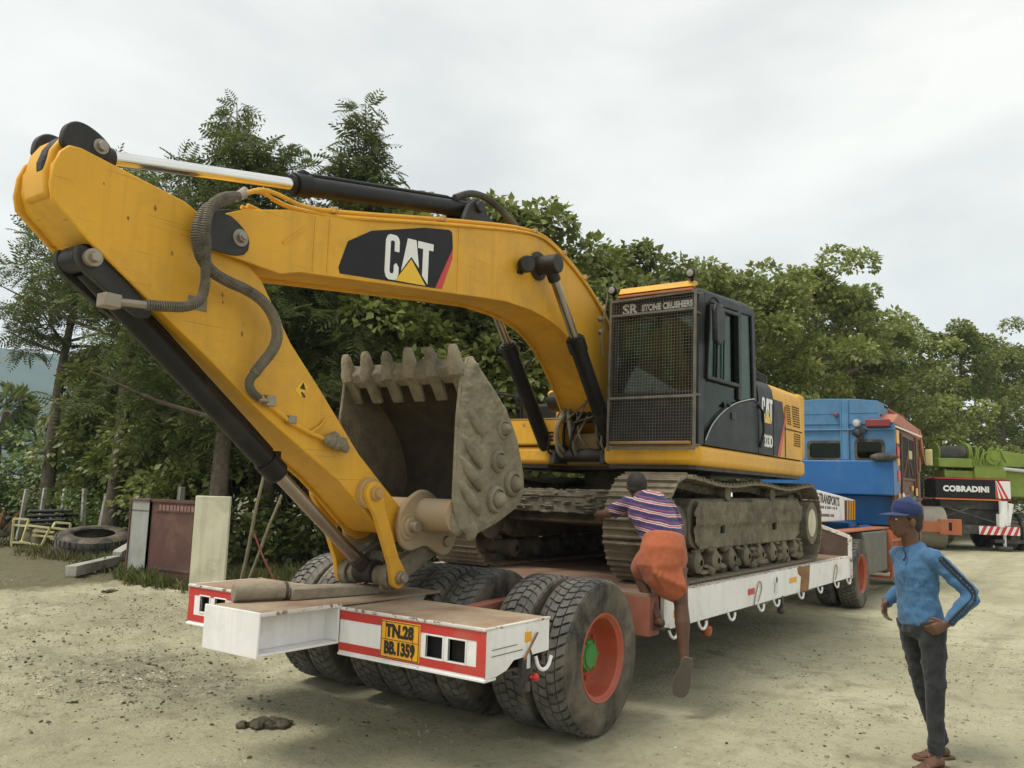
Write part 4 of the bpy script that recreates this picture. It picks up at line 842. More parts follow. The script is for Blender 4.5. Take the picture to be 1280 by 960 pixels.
cat_logo(EX, (4.90, 2.455), .36, 0, .27, .0565)
text('model_number', '323D', .175, 'letter_white', EX, (5.12, .0570, 2.255), (1, 0, 0), (0, 0, 1), bold=.006, sx=.72)
text('model_number', 'L', .085, 'letter_white', EX, (5.36, .0570, 2.22), (1, 0, 0), (0, 0, 1), bold=.003, sx=.8)
b = B()
for x in (4.86, 5.10, 5.34): b.cyl((x, .16, 2.93), (x, .16, 3.02), .010, n=6)
for z in (2.955, 2.975, 2.995, 3.02): b.tube([(4.84, .16, z), (5.40, .16, z - .01)], .008, 6)
for k in range(18): b.cyl((4.86 + k * .03, .165, 2.94), (4.86 + k * .03, .165, 3.02), .005, n=5)
obj('roof_rail', b, 'black', EX)
# ---- cab: pillars, panels, panes
CABX0, CABX1, CY0, CY1 = 3.16, 4.76, .06, .945
CB = link('cab', None, EX, Vector((3.9, .5, 2.11)) - wl(EX)); WL[CB.name] = Vector((3.9, .5, 2.11)); CB['label'] = 'black operator cab behind a wire guard'
def ztop(x): return 3.52 + (x - CABX0) * .085
for y, t in ((CY0, 1), (CY1, -1)):
    b = B()
    b.prism([(3.16, 2.11), (3.30, 2.11), (3.36, 3.40), (3.30, 3.53), (3.16, 3.50)], 'y', y, y + .06 * t)
    b.prism([(4.66, 2.62), (4.76, 2.62), (4.70, 3.60), (4.62, 3.63), (4.60, 3.56)], 'y', y, y + .06 * t)
    b.prism([(4.19, 2.62), (4.30, 2.60), (4.29, 3.55), (4.17, 3.54)], 'y', y - .004 * t, y + .05 * t)
    b.prism([(3.30, 3.40), (3.30, 3.53), (4.62, 3.64), (4.70, 3.60), (4.64, 3.55), (3.40, 3.455)], 'y', y - .002 * t, y + .06 * t)
    obj('cab_pillar', b, 'black', CB, .012)
    # lower side wall with the sweeping window line
    b = B(); b.prism([(3.30, 2.11), (4.79, 2.11), (4.79, 2.66), (4.60, 2.655), (4.30, 2.60), (4.07, 2.55), (3.85, 2.475), (3.64, 2.385), (3.48, 2.29), (3.36, 2.19), (3.32, 2.14)], 'y', y, y + .05 * t); obj('side_wall', b, 'decal_black', CB, .006)
    sl = [(3.325, 2.15), (3.37, 2.205), (3.48, 2.305), (3.64, 2.40), (3.85, 2.49), (4.07, 2.565), (4.30, 2.615), (4.60, 2.668), (4.66, 2.672)]
    b = B(); b.tube(smooth([(x, y - .003 * t, z) for x, z in sl], 2), .006, 6); obj('silver_line', b, 'silver', CB)
    # door frame round the upper pane
    b = B()
    for q0, q1 in (((3.335, 2.72), (3.40, 3.42)), ((3.335, 2.735), (4.19, 2.755)), ((4.17, 2.75), (4.15, 3.475)), ((3.39, 3.42), (4.16, 3.475))): b.bar((q0[0], y - .001 * t, q0[1]), (q1[0], y - .001 * t, q1[1]), .05, .035, (0, 1, 0) if False else (0, 0, 1))
    obj('window_frame', b, 'black', CB, .006)
    b = B(); b.bar((3.62, y + .006 * t, 2.76), (3.66, y + .006 * t, 3.43), .02, .02); b.bar((3.80, y + .006 * t, 2.76), (3.83, y + .006 * t, 3.44), .014, .014); obj('sliding_rail', b, 'black', CB)
    b = B(); b.prism([(3.35, 2.75), (4.17, 2.77), (4.14, 3.46), (3.40, 3.42)], 'y', y + .02 * t, y + .026 * t); obj('window_pane', b, 'glass', CB)
    b = B(); b.prism([(3.35, 2.72), (4.17, 2.74), (4.17, 2.59), (4.07, 2.56), (3.85, 2.485), (3.64, 2.395), (3.48, 2.30), (3.36, 2.20)], 'y', y + .022 * t, y + .028 * t); obj('lower_pane', b, 'glass_dark', CB)
    b = B(); b.prism([(4.30, 2.61), (4.65, 2.665), (4.60, 3.56), (4.29, 3.54)], 'y', y + .02 * t, y + .026 * t); obj('window_pane', b, 'glass', CB)
b = B(); b.prism([(3.14, 3.47), (3.18, 3.545), (3.34, 3.575), (4.55, 3.675), (4.70, 3.65), (4.73, 3.60), (3.30, 3.50)], 'y', CY0 + .03, CY1 - .03); obj('roof', b, 'black', CB, .03, seg=3)
b = B(); b.box((3.16, CY0 + .04, 2.111), (4.76, CY1 - .04, 2.14)); b.prism([(4.70, 2.12), (4.76, 2.12), (4.76, 2.85), (4.70, 2.85)], 'y', CY0 + .05, CY1 - .05); obj('cab_floor', b, 'black', CB)
b = B(); b.prism([(4.715, 2.86), (4.725, 2.86), (4.675, 3.58), (4.665, 3.58)], 'y', CY0 + .06, CY1 - .06); obj('rear_pane', b, 'glass', CB)
b = B(); b.prism([(3.165, 2.60), (3.172, 2.60), (3.172, 3.46), (3.165, 3.46)], 'y', CY0 + .06, CY1 - .06); obj('windscreen', b, 'glass_front', CB)
b = B(); b.box((3.150, CY0 + .06, 3.325), (3.160, CY1 - .06, 3.475)); obj('visor_band', b, 'decal_black', CB)
b = B(); b.box((3.155, CY0 + .05, 2.14), (3.17, CY1 - .05, 2.60)); obj('lower_front', b, 'black', CB, .004)
text('lettering', 'SR', .14, 'letter_white', CB, (3.1475, .745, 3.395), (0, -1, 0), (0, 0, 1), bold=.005, sx=1.05)
text('lettering', 'STONE CRUSHERS', .082, 'letter_white', CB, (3.1475, .365, 3.398), (0, -1, 0), (0, 0, 1), bold=.0045, sx=.76)
b = B(); b.prism([(3.75, 2.15), (4.35, 2.15), (4.42, 2.60), (3.82, 2.62)], 'y', .30, .72); b.prism([(4.15, 2.58), (4.38, 2.56), (4.52, 3.12), (4.36, 3.16)], 'y', .30, .72); obj('seat', b, 'hose', CB, .05, seg=3)
b = B(); b.prism([(3.45, 2.14), (3.62, 2.14), (3.58, 2.75), (3.50, 2.78)], 'y', .74, .86); b.tube([(3.55, .30, 2.14), (3.50, .30, 2.65), (3.56, .30, 2.72)], .015, 6); b.tube([(3.55, .66, 2.14), (3.50, .66, 2.65), (3.56, .66, 2.72)], .015, 6); b.box((3.5, .66, 2.8), (3.62, .82, 2.95)); obj('controls', b, 'black', CB, .006)
b = B(); b.tube(smooth([(3.30, .04, 3.40), (3.34, -.01, 3.50), (3.48, -.04, 3.42), (3.52, -.04, 3.25)], 2), .011, 6); obj('mirror_arm', b, 'black', CB)
b = B(); b.prism([(3.27, 3.05), (3.36, 3.03), (3.50, 3.10), (3.50, 3.30), (3.44, 3.42), (3.30, 3.42), (3.25, 3.34)], 'y', -.075, -.025); obj('mirror', b, 'black', CB, .02, seg=3)
b = B(); b.box((3.98, CY0 - .012, 2.40), (4.10, CY0 + .0, 2.47)); obj('door_lock', b, 'black', CB, .006)
b = B(); b.cyl((3.86, CY0 - .02, 2.52), (3.92, CY0 - .02, 2.54), .014, n=8); b.box((3.865, CY0 - .008, 2.505), (3.93, CY0, 2.565)); obj('door_handle', b, 'black', CB, .006)
b = B(); b.tube([(4.82, CY0 - .01, 2.18), (4.88, CY0 - .03, 2.35), (4.86, CY0 - .03, 2.55), (4.78, CY0 - .01, 2.62)], .014, 8); obj('grab_rail', b, 'black', CB)
b = B(); b.prism([(3.06, 3.535), (3.10, 3.60), (3.20, 3.605), (3.20, 3.575), (3.12, 3.54)], 'y', CY0 + .02, .83); obj('roof_visor', b, 'yellow', CB, .008)
b = B(); b.box((3.05, CY0 + .02, 3.498), (3.10, .83, 3.52)); obj('roof_visor', b, 'orange', CB, .004)
for y, z in ((.095, 3.655), (.895, 3.585)):
    b = B(); b.lathe([(0, .05), (.03, .045), (.046, .01), (.048, -.03), (.040, -.035)], (3.08, y, z), (1, 0, 0), 18); b.cyl((3.10, y, z - .09), (3.10, y, z - .04), .014, n=8); lp = obj('roof_lamp', b, 'black', CB)
    b = B(); b.lathe([(.034, -.037), (.02, -.042), (0, -.044)], (3.08, y, z), (1, 0, 0), 18); obj('lens', b, 'lamp_lens', lp) if False else obj('lamp_glass', b, 'lamp_lens', CB)
# wire guard in front of the windscreen
gx = 3.02
fr = lambda y, z: (gx + .02 + (z - 2.05) * .02, y, z)
b = B()
for y0, y1, z0, z1 in ((.05, .05, 2.05, 3.50), (.905, .905, 2.04, 3.46), (.05, .905, 2.065, 2.065), (.05, .905, 2.535, 2.535), (.05, .905, 3.33, 3.33), (.05, .905, 3.49, 3.47)): b.bar(fr(y0, z0), fr(y1, z1), .022, .022, (1, 0, 0))
for z in (2.10, 2.55, 3.30, 3.48):
    for y in (.05, .905): b.bar(fr(y, z), (3.18, y, z), .018, .018)
obj('guard_frame', b, 'steel_grid', CB)
b = B(); ny, nzz = 30, 50
for i in range(1, ny): y = .05 + .855 * i / ny; b.bar(fr(y, 2.065), fr(y, 3.48), .0024, .0024, (1, 0, 0))
for j in range(1, nzz): z = 2.065 + 1.415 * j / nzz; b.bar(fr(.05, z), fr(.905, z), .0024, .0024, (1, 0, 0))
obj('wire_mesh', b, 'steel_grid', CB)
b = B(); b.tube([(3.06, .935, 3.58), (3.03, .96, 3.35), (3.0, .97, 3.1), (3.03, .965, 2.95)], .010, 6); b.ball((3.0, .985, 3.30), .028, 10, 8); b.ball((3.02, .99, 3.18), .03, 10, 8); obj('mirror_bracket', b, 'steel_grid', CB)
# ---- far side: tool box, tank, rail
b = B(); b.box((3.28, 1.60, 2.115), (4.20, 2.74, 2.385)); TB = obj('tool_box', b, 'yellow', EX, .02, seg=3)
b = B()
for k in range(3): b.box((3.270, 1.66, 2.155 + k * .038), (3.283, 1.79, 2.175 + k * .038))
obj('vent_slots', b, 'dark', TB)
b = B(); b.cyl((3.275, 2.03, 2.33), (3.285, 2.03, 2.33), .018, n=10); b.box((3.276, 1.595, 2.380), (3.30, 2.75, 2.392)); obj('latch', b, 'yellow_dirty', TB)
b = B(); b.box((4.22, 1.72, 2.11), (4.79, 2.72, 2.66)); obj('fuel_tank', b, 'black', EX, .04, seg=3)
b = B(); b.box((4.20, 1.60, 2.11), (4.30, 2.00, 2.75)); obj('tank_shield', b, 'black', EX, .02)
b = B(); b.cyl((3.80, 1.68, 2.62), (3.80, 2.02, 2.62), .11, n=22); b.cyl((3.80, 1.66, 2.62), (3.80, 1.70, 2.62), .13, n=22); obj('swivel_drum', b, 'black', EX, .008)
b = B(); b.box((4.0, 1.70, 2.4), (4.2, 2.1, 2.95)); obj('valve_cover', b, 'yellow', EX, .03)
b = B(); b.tube(smooth([(3.34, 2.10, 2.38), (3.32, 2.10, 2.75), (3.30, 2.06, 2.95), (3.38, 2.04, 3.02)], 2), .016, 8); b.ball((3.33, 2.12, 2.62), (.03, .07, .06), 10, 8); obj('hand_rail', b, 'black', EX)
b = B(); b.tube([(3.4, 2.70, 2.39), (3.4, 2.70, 2.72), (4.1, 2.70, 2.74), (4.1, 2.70, 2.39)], .014, 6); b.tube([(3.4, 2.70, 2.58), (4.1, 2.70, 2.60)], .012, 6); obj('hand_rail', b, 'black', EX)
# ---- boom foot: brackets, hoses
b = B()
for y in (1.08, 1.66): b.prism([(3.30, 1.93), (4.5, 1.93), (4.45, 2.20), (4.20, 2.40), (4.0, 2.38), (3.7, 2.18), (3.45, 2.12), (3.32, 2.06)], 'y', y, y + .06)
obj('boom_bracket', b, 'chassis', EX, .01)
for x, y0, y1, z in ((4.02, 1.05, 1.75, 2.25), (3.42, .98, 1.86, 2.02)):
    b = B(); b.cyl((x, y0, z), (x, y1, z), .066, n=18); obj('foot_pin', b, 'grease', EX)
b = B(); b.box((3.62, 1.12, 1.94), (4.4, 1.70, 2.02)); b.box((3.55, 1.15, 1.93), (3.62, 1.66, 2.25)); obj('swing_frame', b, 'yellow_dirty', EX, .01)
hr = random.Random(11)
for k in range(17):
    y0 = hr.uniform(.98, 1.66); x0 = hr.uniform(3.30, 3.50); w = hr.uniform(-.22, .22)
    P = [(x0 + .2, y0 + hr.uniform(-.1, .1), hr.uniform(2.46, 2.66)), (x0 + .02, y0 + w * .2, 2.46 + hr.uniform(-.08, .08)), (x0 - hr.uniform(.02, .16), y0 + w * .6, 2.26 + hr.uniform(-.08, .08)), (x0 - hr.uniform(.0, .14), y0 + w, 2.09 + hr.uniform(-.06, .06)), (x0 + .08, y0 + w * .8 + hr.uniform(-.08, .08), 1.99 + hr.uniform(-.04, .05)), (x0 + .3, y0, 2.02)]
    b = B(); b.tube(smooth(P, 2), hr.choice((.011, .014, .018, .022)), 8); obj('hose', b, hr.choice(['hose', 'hose_guard', 'black', 'mud_steel', 'tan_mud']), EX)
for k in range(5):
    y0 = hr.uniform(1.0, 1.6); b = B(); b.tube(smooth([(3.40, y0, 2.50), (3.32, y0 + hr.uniform(-.2, .2), 2.60), (3.26, y0 + hr.uniform(-.2, .2), 2.42), (3.36, y0 + hr.uniform(-.3, .3), 2.34)], 2), .009, 6); obj('cable', b, 'hose_guard', EX)
b = B(); b.prism([(3.34, 2.02), (3.50, 2.02), (3.50, 2.30), (3.40, 2.36)], 'y', 1.0, 1.03); obj('side_bracket', b, 'tube_dirt', EX, .006)
b = B()
for k in range(8): b.cyl((3.40 + .03 * hr.random(), 1.16 + k * .06, 2.38 + .05 * hr.random()), (3.46, 1.16 + k * .06, 2.46), .026, n=8)
b.box((3.46, 1.12, 2.36), (3.60, 1.68, 2.50)); obj('hose_block', b, 'grease', EX, .008)
# ---- undercarriage
b = B(); b.cyl((4.95, 1.42, 1.70), (4.95, 1.42, 1.90), .72, n=40); b.cyl((4.95, 1.42, 1.62), (4.95, 1.42, 1.72), .80, n=40); obj('slew_ring', b, 'mud_steel', EX)
b = B(); b.box((3.9, .80, 1.30), (6.0, 2.04, 1.64))
for sx in (-1, 1):
    b.prism([(4.95 + sx * .5, 1.62), (4.95 + sx * 1.55, 1.56), (4.95 + sx * 1.75, 1.36), (4.95 + sx * .6, 1.26)], 'y', .68, 2.16)
obj('car_body', b, 'mud_steel', EX, .03)
b = B(); b.box((3.05, .70, 1.60), (3.30, 2.12, 1.66)); b.box((3.06, .70, 1.45), (3.12, 2.12, 1.60)); obj('cross_member', b, 'mud_steel', EX, .01)
b = B()
for k in range(90): y = rg.uniform(.72, 2.1); b.ball((rg.uniform(3.04, 3.3) if k % 2 else 3.05, y, 1.665 if k % 2 else rg.uniform(1.45, 1.64)), (rg.uniform(.01, .03), rg.uniform(.02, .08), rg.uniform(.006, .018)), 7, 5, jit=.2, rng=rg)
obj('mud_cake', b, 'mud_steel', EX, ang=60)['kind'] = 'stuff'
def track(y0, y1, label, out):
    """y0..y1 = shoe width; the near end is at x = 2.56; out = side facing outwards"""
    yc = (y0 + y1) / 2; T = link('track', None, EX, Vector((4.95, yc, .89)) - wl(EX)); WL[T.name] = Vector((4.95, yc, .89)); T['label'] = label
    xa, xb, zc, rad = 3.02, 6.90, 1.355, .445
    path = []                                                       # closed loop, with sag along the top
    pitch = .195
    N = 400; raw = []
    for i in range(120): t = i / 120; raw.append((xa + (xb - xa) * t, zc - rad))
    for i in range(60): a = -math.pi / 2 + math.pi * i / 60; raw.append((xb + math.cos(a) * rad * .95, zc + math.sin(a) * rad))
    for i in range(120):
        t = i / 120; sag = .045 * (math.sin(t * math.pi * 2) ** 2) + .02 * math.sin(t * math.pi); raw.append((xb - (xb - xa) * t, zc + rad - sag))
    for i in range(60): a = math.pi / 2 + math.pi * i / 60; raw.append((xa + math.cos(a) * rad * .95, zc + math.sin(a) * rad))
    P = [Vector(p) for p in raw]; P.append(P[0]); L_ = [0]
    for a, c in zip(P, P[1:]): L_.append(L_[-1] + (c - a).length)
    n = int(round(L_[-1] / pitch)); pitch = L_[-1] / n
    w = y1 - y0; q = pitch * .5
    prof = [(-q * .98, .0), (-q * .98, .016), (-q * .86, .042), (-q * .74, .042), (-q * .66, .016), (-q * .10, .016), (-q * .04, .036), (q * .08, .036), (q * .16, .016), (q * .62, .016), (q * .68, .034), (q * .80, .034), (q * .90, .012), (q * .99, .004), (q * .99, -.004)]
    b = B(); b.prism(prof, 'y', -w / 2, w / 2); me = meshof(b, 'shoe'); me.name = 'shoe'
    bl = B(); bl.box((-.085, -.10, -.075), (.085, -.06, -.004)); bl.box((-.085, .06, -.075), (.085, .10, -.004)); bl.cyl((-.09, -.10, -.045), (-.09, .10, -.045), .022, n=8)
    lme = meshof(bl, 'mud_steel'); lme.name = 'chain_link'
    for k in range(n):
        s = (k + .5) * pitch; i = max(j for j in range(len(L_)) if L_[j] <= s); i = min(i, len(P) - 2)
        p = P[i].lerp(P[i + 1], (s - L_[i]) / max(1e-6, L_[i + 1] - L_[i])); d = (P[(i + 4) % (len(P) - 1)] - P[i - 3 if i >= 3 else i]).normalized()
        ang = math.atan2(d.y, d.x)                                  # outward = right of travel (loop runs anticlockwise seen from -y)
        put('shoe', me, T, (p.x, yc, p.y), (math.pi, -ang, 0)); put('chain_link', lme, T, (p.x, yc, p.y), (math.pi, -ang, 0))
    yo = y0 + .10 if out < 0 else y1 - .10; yi = y1 - .12 if out < 0 else y0 + .12
    fr_ = [(3.35, 1.62), (6.45, 1.66), (6.62, 1.56), (6.62, 1.22), (6.4, 1.15), (3.45, 1.15), (3.30, 1.22), (3.25, 1.52)]
    b = B(); b.prism(fr_, 'y', min(yo, yi), max(yo, yi)); b.box((3.5, min(yo, yi) - .03, 1.16), (6.5, max(yo, yi) + .03, 1.19)); obj('track_frame', b, 'mud_steel', T, .02)
    st = .027; idx = {}; vs = []; fs = []; inset = offset(fr_, .01)
    for i, x in enumerate(np.arange(3.27, 6.62, st)):
        for j, z in enumerate(np.arange(1.17, 1.66, st)):
            if in_poly(x, z, inset):
                h = .008 + .035 * (mnoise.noise(Vector((x * 6, z * 6, y0))) * .5 + .5) + (.036 * (mnoise.noise(Vector((x * 15, z * 15, y0))) * .5 + .5) + .022 * (mnoise.noise(Vector((x * 31, z * 31, y0))) * .5 + .5)) * (1.1 if z > 1.38 else .2); idx[i, j] = len(vs); vs.append((x, yo + out * h, z))
    for (i, j), a in idx.items():
        if (i + 1, j) in idx and (i, j + 1) in idx and (i + 1, j + 1) in idx:
            fq = (a, idx[i + 1, j], idx[i + 1, j + 1], idx[i, j + 1]); fs.append(fq if out < 0 else fq[::-1])
    b = B(); b.add(vs, fs); obj('caked_mud', b, 'mud_steel', T, ang=60)
    b = B()
    for x in (3.95, 5.55): b.box((x, yo + out * .06, 1.30), (x + .06, yo + out * .01, 1.38))
    obj('frame_hole', b, 'dark', T)
    for k in range(8):
        x = 3.42 + k * .43; b = B(); b.lathe([(.03, -.26), (.05, -.26), (.095, -.23), (.10, -.15), (.08, -.10), (.08, .10), (.10, .15), (.095, .23), (.05, .26), (.03, .26)], (x, yc, 1.045), (0, 1, 0), 20); b.box((x - .05, yo - .02, 1.03), (x + .05, yo + .02, 1.16)); obj('track_roller', b, 'mud_steel', T)
    b = B()
    for k in range(300):
        b.ball((rg.uniform(3.2, 6.7), yo + out * rg.uniform(-.22, .03), rg.choice((rg.uniform(.93, 1.0), rg.uniform(.95, 1.16)))), (rg.uniform(.025, .08), rg.uniform(.02, .06), rg.uniform(.015, .05)), 7, 5, jit=.2, rng=rg)
    obj('mud_clumps', b, 'mud_steel', T, ang=60)['kind'] = 'stuff'
    for x in (4.2, 5.6):
        b = B(); b.cyl((x, yc - .2, 1.69), (x, yc + .2, 1.69), .06, n=14); b.cyl((x, yc - .22, 1.69), (x, yc - .16, 1.69), .085, n=14); b.cyl((x, yc + .16, 1.69), (x, yc + .22, 1.69), .085, n=14); b.box((x - .04, yc - .1, 1.6), (x + .04, yc + .1, 1.66)); obj('carrier_roller', b, 'mud_steel', T)
    b = B(); n_ = 21; pr = []
    for i in range(n_ * 2): a = 2 * math.pi * i / (n_ * 2); r_ = .375 if i % 2 else .33; pr.append((xa + math.cos(a) * r_, zc + math.sin(a) * r_))
    b.prism(pr, 'y', yc - .05, yc + .05); b.cyl((xa, yc - .2, zc), (xa, yc + .2, zc), .20, n=24); obj('idler', b, 'mud_steel', T)
    b = B(); pr = [(p[0] - xa + xb, p[1]) for p in pr]; b.prism(pr, 'y', yc - .05, yc + .05); b.cyl((xb, yo - out * .16, zc), (xb, yo + out * .10, zc), .26, n=28); obj('sprocket', b, 'mud_steel', T)
    b = B(); b.lathe([(.0, .115), (.10, .112), (.17, .10), (.20, .09), (.205, .06)], (xb, yo, zc), (0, out, 0), 26); obj('final_drive_cover', b, 'slab', T)
track(.09, .69, 'near track with mud on its shoes', -1)
track(2.12, 2.72, 'far track, partly hidden behind the bucket', 1)
# ================================================================== tractor lorry (blue cab, seen from behind)
TK = thing('tractor_lorry', 'blue tractor lorry with painted wooden cab coupled in front of the trailer', 'lorry', (13.0, 1.45, 0))
for x in (10.05,):
    for i, (y, fl) in enumerate([(.33, False), (.66, True), (2.14, False), (2.47, True)]): wheel(TK, x, y, fl, True, spin=.5 * i)
for i, (y, fl) in enumerate([(.42, False), (2.45, True)]): wheel(TK, 14.7, y, fl, True, spin=.9 * i)
b = B(); b.cyl((10.05, .3, .525), (10.05, 2.5, .525), .08, n=14); b.ball((10.05, 1.4, .525), .24, 14, 10); b.cyl((14.7, .4, .525), (14.7, 2.4, .525), .06, n=10); obj('axle', b, 'chassis', TK)
b = B()
for y in (1.0, 1.8): b.box((9.0, y - .05, .78), (16.0, y + .05, 1.02))
for x in (9.02, 11.5, 12.8): b.box((x, 1.0, .80), (x + .1, 1.8, .98))
obj('chassis_rail', b, 'chassis', TK)
b = B(); b.box((10.72, .30, .42), (12.55, .78, 1.13)); obj('side_tank', b, mat('tank_grey_brown', (.105, .098, .08), .6, var=.15, dust=(.2, .17, .12), dust_amt=.4), TK, .03)
b = B(); b.box((8.9, .34, 1.150), (13.0, .62, 1.18)); obj('side_rail', b, 'orange', TK, .006)
b = B()
for z in (.30, .46, .62, .78, .94, 1.10): b.bar((12.72, .27, z), (14.0, .27, z), .02, .03)
for k in range(15): b.bar((12.75 + k * .088, .272, .30), (12.75 + k * .088, .272, 1.10), .012, .012, (1, 0, 0))
b.bar((12.72, .27, .28), (12.72, .27, 1.14), .05, .05, (1, 0, 0)); b.bar((12.72, .27, .28), (12.72, .70, .28), .04, .04); b.bar((12.72, .27, 1.12), (12.72, .70, 1.12), .04, .04)
obj('guard_cage', b, 'orange', TK)
b = B(); b.box((12.82, .34, .34), (13.9, .75, 1.08)); obj('fuel_tank', b, 'red_oxide', TK, .05)
# cab rear wall
CX = 13.0
b = B(); b.prism([(.22, 1.76), (.22, 2.41), (2.72, 2.41), (2.72, 1.76)], 'x', CX - .10, CX + .5); obj('rear_locker', b, 'blue_deep', TK, .02)
# upper rear wall with two window openings
y0, y1 = .20, 2.74
hol = [(.42, .89, 2.44, 2.78), (1.16, 1.78, 2.44, 2.76), (2.05, 2.52, 2.44, 2.76)]
b = B(); xs = sorted({y0, y1} | {q for h in hol for q in h[:2]})
for a, c in zip(xs, xs[1:]):
    h = [h for h in hol if h[0] <= a + 1e-6 and h[1] >= c - 1e-6]
    if h: b.box((CX, a, 2.38), (CX + .05, c, h[0][2])); b.box((CX, a, h[0][3]), (CX + .05, c, 3.12))
    else: b.box((CX, a, 2.38), (CX + .05, c, 3.12))
obj('cab_wall', b, 'blue', TK)
b = B(); b.prism([(.30, 3.10), (.22, 3.13), (.46, 3.24), (.475, 3.55), (.9, 3.60), (1.46, 3.625), (2.1, 3.60), (2.48, 3.54), (2.48, 3.24), (2.72, 3.12)], 'x', CX - .02, CX + .06); b.box((CX - .06, .21, 2.99), (CX, 2.73, 3.02)); b.box((CX + .05, .48, 3.3), (CX + .9, .52, 3.55)); obj('head_board', b, 'blue', TK, .01)
b = B()
for yy in (1.03, 1.16): b.box((CX - .05, yy - .012, 2.42), (CX - .002, yy + .012, 3.58))
b.box((CX - .035, 1.02, 2.42), (CX - .001, 1.17, 3.58)); b.box((CX - .03, 1.2, 3.32), (CX - .001, 2.4, 3.335)); b.box((CX - .03, .50, 3.32), (CX - .001, 1.0, 3.335)); obj('wall_rib', b, 'blue', TK, .004)
rgv = random.Random(2)
b = B()
for yy in (1.03, 1.16):
    for k in range(16): b.ball((CX - .045, yy, 2.46 + k * .068), .008, 6, 4)
obj('rivets', b, 'blue', TK)['kind'] = 'stuff'
def rrect(a, c, z0, z1, r, n=4):
    P = []
    for cx, cz, st_ in ((c - r, z1 - r, 0), (a + r, z1 - r, 90), (a + r, z0 + r, 180), (c - r, z0 + r, 270)):
        for i in range(n + 1): t = R(st_ + 90 * i / n); P.append((cx + math.cos(t) * r, cz + math.sin(t) * r))
    return P
for h in hol:
    o_, i_ = rrect(h[0] - .035, h[1] + .035, h[2] - .035, h[3] + .035, .08), rrect(h[0] + .015, h[1] - .015, h[2] + .015, h[3] - .015, .06)
    b = B(); n = len(o_); vs = [(CX - .018, y, z) for y, z in o_] + [(CX - .018, y, z) for y, z in i_] + [(CX + .01, y, z) for y, z in o_] + [(CX + .03, y, z) for y, z in i_]
    fs = []
    for i in range(n):
        j = (i + 1) % n; fs += [(i, j, n + j, n + i)[::-1], (i, j, 2 * n + j, 2 * n + i), (n + i, n + j, 3 * n + j, 3 * n + i)[::-1]]
    b.add(vs, fs); obj('window_rubber', b, 'hose', TK)
    b = B(); b.prism(i_, 'x', CX + .02, CX + .026); obj('window_pane', b, 'glass_dark', TK)
b = B(); b.box((CX - .12, 1.20, 3.265), (CX, 1.28, 3.32)); obj('marker_lamp', b, 'tail_red', TK, .01)
b = B(); b.lathe([(0, -.10), (.06, -.09), (.078, -.06), (.085, -.05), (.07, 0), (0, .02)], (CX - .04, .86, 3.12), (1, 0, 0), 20); obj('rear_lamp', b, 'silver', TK)
b = B(); b.box((CX - .13, .27, 3.05), (CX + .02, .70, 3.19)); obj('tail_light', b, 'tail_red', TK, .015)
b = B(); b.box((CX - .10, .70, 2.93), (CX, .78, 3.02)); b.ball((CX - .08, .85, 2.93), (.06, .08, .08), 10, 8, jit=.2, rng=rgv); b.ball((CX - .07, .80, 2.85), (.05, .05, .06), 10, 8, jit=.2, rng=rgv); obj('horn', b, 'grease', TK)
b = B(); b.ball((CX - .14, .38, 2.47), (.06, .24, .085), 12, 8, jit=.05, rng=rgv); obj('rolled_tarp', b, 'hose', TK, ang=60)
b = B(); b.box((CX + .22, .30, 1.20), (CX + .4, 2.6, 1.76)); b.box((12.4, .9, .9), (12.95, 2.0, 1.25)); b.cyl((12.2, .7, 1.05), (12.85, .7, 1.05), .16, n=18); obj('rear_recess', b, 'blue_deep', TK, .02)
# cab side facing us: painted woodwork, door opening, roof
b = B(); b.prism([(CX + .05, 1.40), (15.9, 1.40), (15.9, 2.25), (15.75, 3.02), (CX + .05, 3.10)], 'y', .24, .29)
obj('cab_side', b, 'wood_brown', TK)
b = B(); b.prism([(13.75, 2.12), (15.1, 2.12), (15.0, 2.88), (13.75, 2.92)], 'y', .225, .245); obj('side_opening', b, 'dark', TK)
b = B()
for q0, q1 in (((13.72, 1.42), (13.72, 2.98)), ((15.15, 1.42), (15.05, 2.95)), ((13.72, 2.10), (15.15, 2.10)), ((13.72, 2.95), (15.05, 2.92)), ((14.4, 2.10), (14.4, 2.93)), ((13.9, 2.14), (14.4, 2.62)), ((14.4, 2.62), (14.9, 2.16)), ((15.4, 1.42), (15.3, 3.0)), ((13.72, 1.75), (15.9, 1.72))): b.bar((q0[0], .222, q0[1]), (q1[0], .222, q1[1]), .03, .05)
obj('door_frame', b, 'wood_brown', TK, .005)
for x, z, w, hh, m in ((13.32, 2.88, .24, .26, 'reflector_y'), (13.36, 2.60, .22, .18, 'decal_red'), (13.36, 2.40, .20, .14, 'reflector_y'), (14.62, 2.60, .34, .17, 'pale_yellow'), (13.38, 2.14, .24, .20, 'decal_red'), (13.4, 1.74, .16, .14, 'reflector_y'), (14.15, 1.62, .62, .34, 'red_oxide'), (15.25, 1.86, .20, .16, 'reflector_y'), (14.95, 1.72, .16, .12, 'green'), (14.8, 1.93, .16, .10, 'reflector_y'), (15.55, 2.0, .12, .5, 'rust'), (15.75, 2.46, .10, .3, 'orange')):
    b = B(); b.box((x - w / 2, .205, z - hh / 2), (x + w / 2, .238, z + hh / 2)); obj('painted_panel', b, m, TK, .01)
b = B(); b.lathe([(.0, -.012), (.11, -.01), (.125, 0)], (13.42, .232, 2.02), (0, 1, 0), 16); e_ = obj('round_emblem', b, 'letter_white', TK)
b = B(); b.prism([(13.36, 2.06), (13.42, 1.94), (13.48, 2.06), (13.42, 2.10)], 'y', .216, .2215); obj('leaf_mark', b, 'green', TK)
